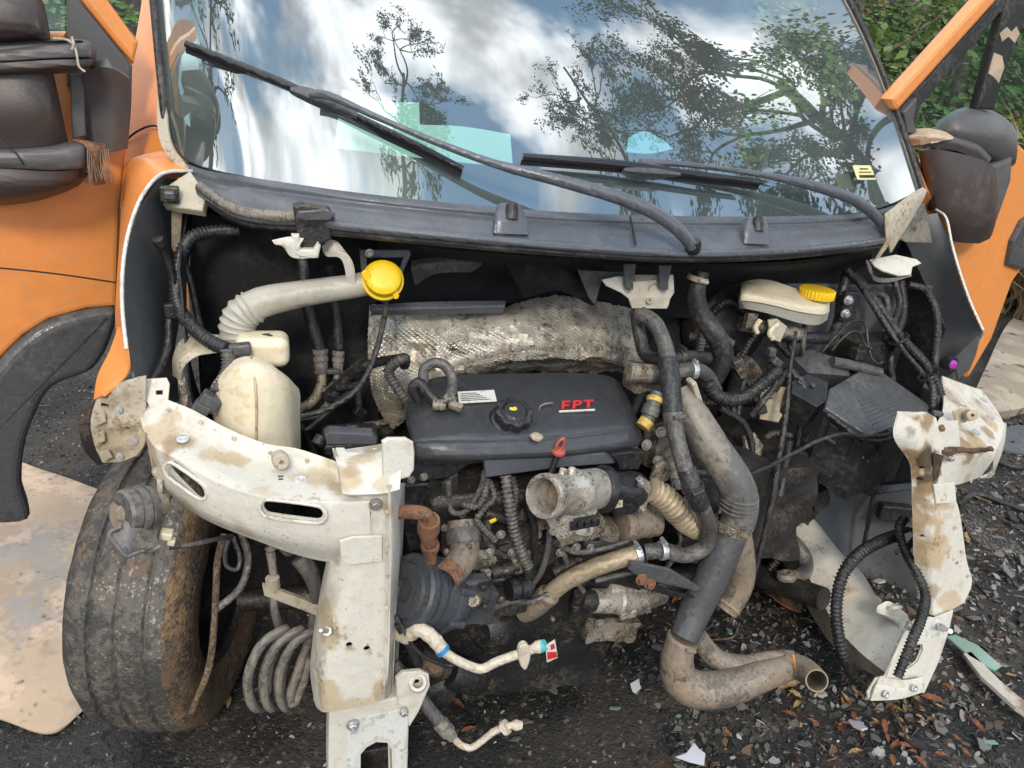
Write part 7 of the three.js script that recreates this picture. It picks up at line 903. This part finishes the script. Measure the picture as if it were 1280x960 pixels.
{ // uncountable small fragments, denser and greyer beside the bare foot
  const mats = [[0.018, 0.0175, 0.017], [0.04, 0.037, 0.034], [0.075, 0.07, 0.063], [0.15, 0.145, 0.135], [0.26, 0.255, 0.245], [0.07, 0.036, 0.02], [0.14, 0.09, 0.05]];
  const per = 20000, m4 = new THREE.Matrix4(), q = new THREE.Quaternion(), e = new THREE.Euler(), col = new THREE.Color();
  for (let v = 0; v < 4; v++) {
    const im = new THREE.InstancedMesh(flakes[v], chipMat, per); im.name = numbered('debris'); im.castShadow = im.receiveShadow = true;
    for (let k = 0; k < per; k++) {
      const right = rnd() < 0.5; let x, z; if (right) { x = 0.1 + 2.4 * Math.pow(rnd(), 1.2); z = rr(-1.6, 1.15) ; } else { x = rr(-2.2, 1.4); z = rr(-2.2, 1.2); }
      const s = right ? 0.003 + 0.016 * Math.pow(rnd(), 2.8) : 0.0025 + 0.008 * Math.pow(rnd(), 2.5);
      e.set((rnd() - 0.5) * 1.9, rnd() * 6.3, (rnd() - 0.5) * 1.9); q.setFromEuler(e);
      m4.compose(new THREE.Vector3(x, groundY(x, z) + rough(x, z) + s * 0.12, z), q, new THREE.Vector3(s, s, s)); im.setMatrixAt(k, m4);
      const g = right ? sstep(0.1, 0.7, x + 0.5 * (fbm(x * 3, 1, z * 3, 2) - 0.5)) : 0; let p = Math.pow(rnd(), 1.9 - 1.2 * g) * 4.99; const c = mats[rnd() < 0.12 ? 5 + (k & 1) : Math.floor(p)]; const b = (0.75 + 0.5 * rnd()) * (rnd() < 0.025 ? 2.6 : 1); im.setColorAt(k, col.setRGB(c[0] * b, c[1] * b, c[2] * b));
    }
    im.userData = { kind: 'stuff', label: ['fine crumbs of black plastic', 'small broken flakes of grey plastic', 'crushed bits of glass and plastic', 'tiny chips of burnt litter'][v] + ' strewn over the ash', category: 'debris' }; scene.add(im);
  }
}
{ // larger pieces one can pick up
  const kinds = [['plastic_shard', plain(0.15, 0.147, 0.14, 0.6), 'grey plastic shard among the litter beside the bare frame foot', 'plastic shard', 'grey shards on the ash', 70, 0.012, 0.034],
    ['pale_shard', plain(0.5, 0.5, 0.52, 0.5), 'pale off-white plastic shard lying on the black ash', 'plastic shard', 'pale shards on the ash', 30, 0.01, 0.034],
    ['black_shard', plain(0.03, 0.03, 0.03, 0.45), 'broken black plastic shard lying on the ash', 'plastic shard', 'black shards on the ash', 60, 0.014, 0.036],
    ['glass_shard', plain(0.22, 0.32, 0.28, 0.15), 'greenish glass shard lying in the litter', 'glass shard', 'glass shards on the ash', 26, 0.01, 0.026]];
  kinds.forEach(([n, mat, label, cat, group, count, s0, s1], kk) => { for (let k = 0; k < count; k++) {
    const far = rnd() < 0.2; const x = far ? rr(-0.5, 0.3) : 0.12 + 1.75 * Math.pow(rnd(), 1.1), z = far ? rr(0.1, 0.9) : rr(-0.5, 1.0);
    const m = new THREE.Mesh(flakes[(k + kk) % 6], mat); m.name = numbered(n); const s = rr(s0, s1) * (0.7 + 0.3 * x); m.scale.set(s, s * rr(0.6, 1.2), s); m.position.set(x, groundY(x, z) + 0.012 + 0.1 * s, z); m.rotation.set(rr(-0.35, 0.35), rr(0, 6.3), rr(-0.35, 0.35)); m.castShadow = m.receiveShadow = true;
    tag(m, label, cat, group); scene.add(m); } });
  const lm = [surf([[[0.3, 0.12, 0.05], nB, 0.45, 0.65, 0.7]], [0.15, 0.055, 0.025], 1.2, { rough: 0.85 }), surf([[[0.42, 0.3, 0.14], nB, 0.45, 0.65, 0.7]], [0.24, 0.14, 0.06], 1.2, { rough: 0.85 })]; lm.forEach((m) => { m.side = THREE.DoubleSide; });
  for (let k = 0; k < 140; k++) { const foot = k < 60; const x = foot ? 0.62 + 0.22 * (rnd() + rnd() - 1) : rr(-1.2, 1.8), z = foot ? 0.62 + 0.16 * (rnd() + rnd() - 1) : rr(-0.2, 0.95); const m = new THREE.Mesh(leafGeos[k % 4], lm[k % 3 === 0 ? 1 : 0]); m.name = numbered('fallen_leaf');
    const s = foot ? rr(0.008, 0.02) : rr(0.012, 0.03); m.scale.setScalar(s); m.position.set(x, groundY(x, z) + 0.014, z); m.rotation.set(rr(-0.3, 0.3), rr(0, 6.3), rr(-0.3, 0.3)); m.castShadow = m.receiveShadow = true;
    tag(m, foot ? 'small rust-brown dry leaf in the litter around the bare frame foot' : 'curled brown dry leaf lying on the ash', 'leaf', foot ? 'leaves around the foot' : 'scattered dry leaves'); scene.add(m); }
  { const m = new THREE.Mesh(leafGeos[1], lm[1]); m.name = numbered('fallen_leaf'); m.scale.set(0.05, 0.03, 0.036); m.position.set(0.47, groundY(0.47, 0.47) + 0.03, 0.47); m.rotation.set(0.1, 0.2, 0); tag(m, 'long tan leaf below the open mouth of the cut pipe', 'leaf'); scene.add(m); }
  const tw = surf([[[0.25, 0.2, 0.14], nB, 0.45, 0.65, 0.7]], [0.1, 0.07, 0.045], 0.1, { rough: 0.9 });
  for (let k = 0; k < 44; k++) { const back = k < 26; const x = back ? rr(-2.1, -1.0) : rr(0.2, 1.9), z = back ? rr(-2.1, -0.6) : rr(-0.4, 0.95), a = rr(0, 6.3), L = rr(0.06, 0.22), b = rr(-0.03, 0.03); const pt = (t, o) => { const X = x + Math.cos(a) * L * t - Math.sin(a) * o, Z = z + Math.sin(a) * L * t + Math.cos(a) * o; return [X, groundY(X, Z) + 0.014 + 0.01 * t, Z]; };
    tag(add('twig', tube([pt(-0.5, 0), pt(-0.1, b), pt(0.2, b * 0.6), pt(0.5, 0)], [0.004, 0.0035, 0.003, 0.0015], { radial: 6 }), tw, scene), back ? 'thin dry twig on the ground behind the bald tyre' : 'thin dry twig in the litter by the bare frame foot', 'twig', back ? 'twigs behind the tyre' : 'twigs by the frame foot'); }
}
{ // loose panels and boards
  const G = (g, d = 0) => g;
  const pan = [[-1.916,.06,-1.349],[-1.652,.06,-1.209],[-1.318,.06,-.941],[-1.229,.06,-.54],[-1.195,.06,-.174],[-1.203,.06,.031],[-1.23,.06,.125],[-1.274,.06,.135],[-1.392,.06,.079],[-1.539,.06,.011]];
  const rowsP = [[[-1.978,.055,-1.302],[-1.802,.055,-1.309],[-1.553,.055,-1.135],[-1.321,.055,-.961]], [[-1.821,.075,-.823],[-1.638,.075,-.798],[-1.464,.075,-.728],[-1.254,.075,-.565]], [[-1.695,.08,-.434],[-1.534,.08,-.408],[-1.386,.08,-.366],[-1.215,.08,-.251]], [[-1.617,.065,-.184],[-1.465,.065,-.142],[-1.328,.065,-.088],[-1.206,.065,-.035]], [[-1.578,.035,-.046],[-1.406,.035,.038],[-1.285,.035,.1],[-1.221,.035,.039]]];
  const pp = add('loose_panel', sheet(rowsP, 0.006, { su: 8, sv: 8, out: [0, 1, 0], warp: (p) => { p.y += 0.03 * (fbm(p.x * 4, 1, p.z * 4, 3) - 0.5); } }), M.peach, scene); tag(pp, 'large scuffed peach-orange sheet panel lying on the ground beside the tyre', 'panel');
  const wood = surf([[[0.5, 0.42, 0.33], nA, 0.45, 0.7, 0.6], [SOOT, nB, 0.62, 0.75, 0.7]], [0.3, 0.25, 0.19], 0.5, { rough: 0.85, bump: 0.002 });
  tag(add('weathered_board', sheet([[[2.304,.38,-.791],[2.786,.38,-1.16],[3.791,.38,-1.91],[4.52,.38,-2.304]], [[2.306,.38,-.721],[2.828,.38,-1.05],[3.57,.38,-1.502],[4.386,.38,-1.947]], [[2.354,.36,-.692],[2.657,.36,-.765],[3.248,.36,-1.077],[4.296,.36,-1.542]]], 0.04, { out: [0, 1, 0] }), wood, scene), 'weathered tan board lying beyond the open door', 'board');
  tag(add('black_trim', tube([[2.035,.34,-.45],[1.959,.34,-.322],[2,.34,-.266],[2.138,.34,-.276]], 0.012), M.rubber, scene), 'curved black rubber trim lying below the weathered board', 'trim');
  tag(add('body_sheet', sheet([[[2.252,.33,-.607],[2.507,.33,-.625]], [[2.084,.33,-.436],[2.218,.33,-.339]]], 0.008, { out: [0, 1, 0] }), M.cowl, scene), 'blue-grey curved body sheet lying below the weathered board', 'panel');
  tag(add('black_trim', tube([[1.511,.33,-.065],[1.658,.33,-.121],[1.705,.33,-.061],[1.772,.33,.037]], 0.01), M.rubber, scene), 'long black plastic strip lying across the grey litter', 'trim');
  tag(add('charred_plank', sheet([[[1.507,.31,-.045],[1.586,.31,.016],[1.547,.31,.188]], [[1.429,.31,.071],[1.496,.31,.118],[1.522,.31,.228]], [[1.432,.3,.13],[1.466,.3,.18],[1.49,.3,.259]]], 0.02, { out: [0, 1, 0], warp: (p) => { p.y += 0.02 * (fbm(p.x * 12, 4, p.z * 12, 3) - 0.5); } }), surf([[[0.2, 0.18, 0.15], nE, 0.5, 0.7, 0.8]], [0.04, 0.037, 0.034], 0.3, { rough: 0.9, bump: 0.003 }), scene), 'charred flaking plank lying by the scorched frame leg', 'plank');
  tag(add('white_slat', plate([[.948,.29,.521],[.976,.29,.52],[.964,.29,.622],[.968,.29,.732],[.94,.29,.756],[.924,.29,.704],[.926,.29,.598]], 0.012, { bevel: 0.002 }), surf([[MUD, nA, 0.5, 0.7, 0.8]], [0.5, 0.46, 0.4], 0.3, { rough: 0.8 }), scene), 'narrow whitewashed wooden slat lying in the grey litter', 'slat');
  tag(add('glass_strip', plate([[.955,.29,.458],[.986,.29,.457],[1.016,.29,.503],[1.015,.29,.581],[.981,.29,.592],[.956,.29,.535]], 0.006, { bevel: 0.001 }), plain(0.2, 0.34, 0.28, 0.12), scene), 'long green glass strip beside the whitewashed slat', 'glass strip');
  tag(add('torn_paper', plate([[.047,.25,.634],[.074,.25,.631],[.107,.25,.608],[.109,.25,.625],[.117,.25,.64],[.098,.25,.666],[.071,.25,.652]], 0.002, { bevel: 0 }), plain(0.62, 0.63, 0.7, 0.8), scene), 'torn scrap of white paper below the cut elbow pipe', 'paper');
  // sheets left on the dashboard
  const pm = M.paper;
  tag(add('paper_sheet', sheet([[[-.642,1.39,.02],[-.556,1.388,.03],[-.465,1.385,.04]], [[-.614,1.508,-.1],[-.538,1.494,-.06],[-.457,1.498,-.06]]], 0.0008), pm, scene), 'tall mint-green paper sheet propped behind the windscreen', 'paper');
  tag(add('paper_sheet', sheet([[[-.474,1.383,.05],[-.378,1.387,.06],[-.272,1.394,.06]], [[-.464,1.457,-.01],[-.37,1.461,0],[-.266,1.453,0]]], 0.0008), pm, scene), 'wide mint-green paper sheet lying low behind the windscreen', 'paper');
  tag(add('blue_sleeve', sheet([[[.012,1.434,0],[.073,1.435,0],[.143,1.448,-.02]], [[.033,1.463,-.04],[.081,1.479,-.06],[.125,1.462,-.04]]], 0.0008, {}), plain(0.35, 0.7, 0.85, 0.3), scene), 'folded pale-blue plastic sleeve on the dashboard', 'sleeve');
}


// ---------------------------------------------------------------- trees round the yard (mirrored in the windscreen) and the green bank
const leafM = (r, g, b) => new THREE.MeshPhysicalMaterial({ color: new THREE.Color(r, g, b), roughness: 0.85, transmission: 0.3, thickness: 0, side: THREE.DoubleSide });
const bark = surf([[[0.2, 0.18, 0.15], nB, 0.45, 0.7, 0.6]], [0.075, 0.058, 0.045], 0.3, { rough: 0.95, bump: 0.006 });
const leafPos = (out, p, L, W, dir) => { const d = dir.clone().normalize(), s = new THREE.Vector3(rr(-1, 1), rr(-1, 1), rr(-1, 1)).cross(d).normalize().multiplyScalar(W), n = s.clone().cross(d).normalize(); const a = p, b = p.clone().addScaledVector(d, L * 0.45).addScaledVector(n, L * 0.06), c = p.clone().addScaledVector(d, L);
  const l = b.clone().add(s), r = b.clone().sub(s); for (const v of [a, r, c, a, c, l]) out.push(v.x, v.y, v.z); };
function tree(name, label, group, base, top, o) { // skeleton grows from base to top, then forks
  const t = thing(name, label, 'tree', group, base); const wood = [], leaves = []; const B = new THREE.Vector3(0, 0, 0), T = new THREE.Vector3(top[0] - base[0], top[1] - base[1], top[2] - base[2]);
  const trunkPts = [0, 0.3, 0.65, 1].map((k) => B.clone().lerp(T, k).add(new THREE.Vector3(rr(-1, 1) * 0.25 * (k > 0 && k < 1), 0, rr(-1, 1) * 0.25 * (k > 0 && k < 1))));
  wood.push(tube([trunkPts[0].clone().add(new THREE.Vector3(0, -0.3, 0)), ...trunkPts], [o.r * 1.15, o.r, o.r * 0.8, o.r * 0.62, o.r * 0.5], { radial: 9 }));
  const grow = (p, d, L, r, lev) => {
    const q = p.clone().addScaledVector(d, L * 0.5).add(new THREE.Vector3(rr(-1, 1), rr(-0.5, 0.8), rr(-1, 1)).multiplyScalar(L * 0.14)), e = p.clone().addScaledVector(d, L).add(new THREE.Vector3(rr(-1, 1), rr(-0.6, 0.8), rr(-1, 1)).multiplyScalar(L * 0.18));
    wood.push(tube([p, q, e], [r, r * 0.75, r * 0.5], { radial: lev > 2 ? 4 : 6 }));
    if (lev >= o.leafFrom) for (let k = 0; k < o.leaves; k++) { const u = rnd(), a = u < 0.5 ? p.clone().lerp(q, u * 2) : q.clone().lerp(e, u * 2 - 1); a.add(new THREE.Vector3(rr(-1, 1), rr(-1, 1), rr(-1, 1)).multiplyScalar(o.spread)); if (rnd() < o.fill) leafPos(leaves, a, o.leaf * rr(0.6, 1.2), o.leaf * 0.26, new THREE.Vector3(rr(-1, 1), rr(-0.9, 0.5), rr(-1, 1))); }
    if (lev < o.levels) { const n = lev === 0 ? o.fork : 2 + (rnd() < 0.45 ? 1 : 0); for (let k = 0; k < n; k++) { const v = d.clone().add(new THREE.Vector3(rr(-1, 1), rr(-0.55, 0.7), rr(-1, 1)).multiplyScalar(o.bend)).normalize(); grow(rnd() < 0.5 ? e : q, v, L * rr(0.62, 0.86), r * 0.55, lev + 1); } }
  };
  for (let k = 0; k < o.boughs; k++) { const a = k / o.boughs * 6.28 + rr(0, 0.8), f = rr(o.from, 1), v = new THREE.Vector3(Math.cos(a), rr(0.15, 0.9), Math.sin(a)).normalize(); grow(B.clone().lerp(T, f), v, o.bough * rr(0.7, 1.1), o.r * 0.42, 0); }
  add('trunk', wood, bark, t);
  const g = new THREE.BufferGeometry(); g.setAttribute('position', new THREE.Float32BufferAttribute(leaves, 3)); g.computeVertexNormals(); add('crown', g, leafM(...o.color), t);
  return t;
}
const thin = { r: 0.09, boughs: 7, bough: 0.9, from: 0.72, fork: 3, levels: 4, leafFrom: 3, leaves: 16, fill: 0.75, leaf: 0.1, spread: 0.09, bend: 0.9, color: [0.022, 0.036, 0.018] };
tree('slender_tree', 'slender sparse tree mirrored in the windscreen above the low paper sheet', 'trees behind the photographer', [-1.6, 0, 6.6], [-1.2, 11.6, 6.2], { ...thin, from: 0.62, bough: 0.95, boughs: 10 });
tree('slender_tree', 'slender sparse tree mirrored in the middle of the windscreen with bare twig ends', 'trees behind the photographer', [5.0, 0.4, 5.0], [4.2, 11.0, 4.3], { ...thin, from: 0.55, fill: 0.6, boughs: 12 });
tree('spreading_tree', 'broad leafy tree mirrored across the far half of the windscreen', null, [12.5, 1.8, 2.2], [9.5, 8.8, 0.2], { r: 0.22, boughs: 10, bough: 2.5, from: 0.45, fork: 3, levels: 4, leafFrom: 2, leaves: 44, fill: 0.85, leaf: 0.17, spread: 0.26, bend: 0.85, color: [0.04, 0.07, 0.022] });
tree('side_tree', 'leafy tree mirrored along the windscreen edge by the wiper tip', null, [-10.5, 1.2, 0.8], [-8.6, 7.4, 0.0], { r: 0.13, boughs: 8, bough: 1.3, from: 0.5, fork: 3, levels: 3, leafFrom: 2, leaves: 12, fill: 0.6, leaf: 0.22, spread: 0.12, bend: 0.9, color: [0.028, 0.045, 0.022] });
for (const [b, t, l] of [[[3.6, 0, -5.2], [3.3, 4.5, -5.4], 'thin pale trunk rising from the bank behind the windscreen pillar'], [[5.6, 0, -4.6], [5.8, 4.6, -5.0], 'thin straight trunk rising from the bank behind the open door']]) { b[1] = groundY(b[0], b[2]) - 0.1; tree('bank_tree', l, 'saplings on the bank', b, [t[0], b[1] + 4.4, t[2]], { ...thin, r: 0.06, boughs: 5, levels: 2, leafFrom: 1, leaves: 14, leaf: 0.16, from: 0.6 }); }
for (let k = 0; k < 7; k++) { const x = 3.9 + 0.75 * k + rr(-0.2, 0.2), z = -3.4 - 0.45 * (k % 3) + rr(-0.3, 0.3), y = groundY(x, z) - 0.1; tree('bare_sapling', 'thin leaning sapling with few leaves on the bank', 'leaning saplings on the bank', [x, y, z], [x + rr(-0.6, 0.6), y + rr(2.2, 3.6), z + rr(-0.4, 0.4)], { ...thin, r: 0.022, boughs: 5, bough: 0.45, levels: 1, leafFrom: 0, leaves: 9, leaf: 0.12, from: 0.35, color: [0.12, 0.2, 0.045] }); }
{ // dense undergrowth
  const leaf = new THREE.BufferGeometry(); leaf.setAttribute('position', new THREE.Float32BufferAttribute([0, 0, 0, 0.3, 0.06, 0.45, 0, -0.04, 0.5, 0, 0, 0, 0, -0.04, 0.5, -0.3, 0.06, 0.45, 0.3, 0.06, 0.45, 0, -0.02, 1, 0, -0.04, 0.5, -0.3, 0.06, 0.45, 0, -0.04, 0.5, 0, -0.02, 1], 3)); leaf.computeVertexNormals(); uvBox(leaf);
  const blade = new THREE.BufferGeometry(); { const p = []; for (let k = 0; k < 5; k++) { const f = (t) => [0.018 * (1 - t), t - 0.25 * t * t, 0.75 * t * t], a = f(k / 5), b = f((k + 1) / 5); p.push(-a[0], a[1], a[2], a[0], a[1], a[2], b[0], b[1], b[2], -a[0], a[1], a[2], b[0], b[1], b[2], -b[0], b[1], b[2]); } blade.setAttribute('position', new THREE.Float32BufferAttribute(p, 3)); blade.computeVertexNormals(); uvBox(blade); }
  const mk = (n, geo, count, mat, label, place) => { const im = new THREE.InstancedMesh(geo, mat, count), m4 = new THREE.Matrix4(), q = new THREE.Quaternion(), c = new THREE.Color(); im.name = numbered(n); im.castShadow = im.receiveShadow = true; for (let k = 0; k < count; k++) { const [p, e, s, col] = place(k); q.setFromEuler(e); m4.compose(p, q, new THREE.Vector3(s, s, s)); im.setMatrixAt(k, m4); im.setColorAt(k, c.setRGB(...col)); } im.userData = { kind: 'stuff', label, category: 'undergrowth' }; scene.add(im); };
  const white = leafM(1, 1, 1);
  const clumps = []; for (let k = 0; k < 1100; k++) { const a = rnd(); let x, z; if (a < 0.6) { x = rr(3.0, 8.5); z = rr(-8, 0.8); } else if (a < 0.8) { x = rr(-4.5, 4); z = rr(-9, -4.6); } else { x = rr(-9, -5.2); z = rr(-6, 3); } if (bankRise(x, z) < 0.1) { x += 1.2; z -= 1.2; } clumps.push([x, groundY(x, z), z, rr(0.25, 0.6), rr(0.5, 1.5), rnd()]); }
  mk('undergrowth', leaf, 70000, white, 'dense mixed green leaves covering the bank behind the van', (k) => { const c = clumps[Math.floor(rnd() * clumps.length)], a = rnd() * 6.3, r = c[3] * Math.sqrt(rnd()), y = c[4] * rnd(); const b = 0.6 + 0.8 * rnd(), g = c[5]; const col = g < 0.55 ? [0.085 * b, 0.18 * b, 0.035 * b] : g < 0.85 ? [0.14 * b, 0.24 * b, 0.05 * b] : [0.2 * b, 0.18 * b, 0.06 * b];
    return [new THREE.Vector3(c[0] + r * Math.cos(a), c[1] + y * (1 - 0.5 * r / c[3]), c[2] + r * Math.sin(a)), new THREE.Euler(rr(-0.2, 1.1), rnd() * 6.3, rr(-0.5, 0.5)), rr(0.035, 0.075) * (1 + 1.6 * c[5]), col]; });
  mk('dry_grass', blade, 9000, white, 'tangled straw-coloured grass on the bank beyond the open door', (k) => { const x = rr(3.9, 6.2), z = rr(-3.6, 0.2); const b = 0.6 + 0.7 * rnd(); return [new THREE.Vector3(x, groundY(x, z), z), new THREE.Euler(rr(-0.5, 0.5), rnd() * 6.3, rr(-0.4, 0.4)), rr(0.4, 1.1), [0.3 * b, 0.22 * b, 0.1 * b]]; });
}

renderer.render(scene, camera);
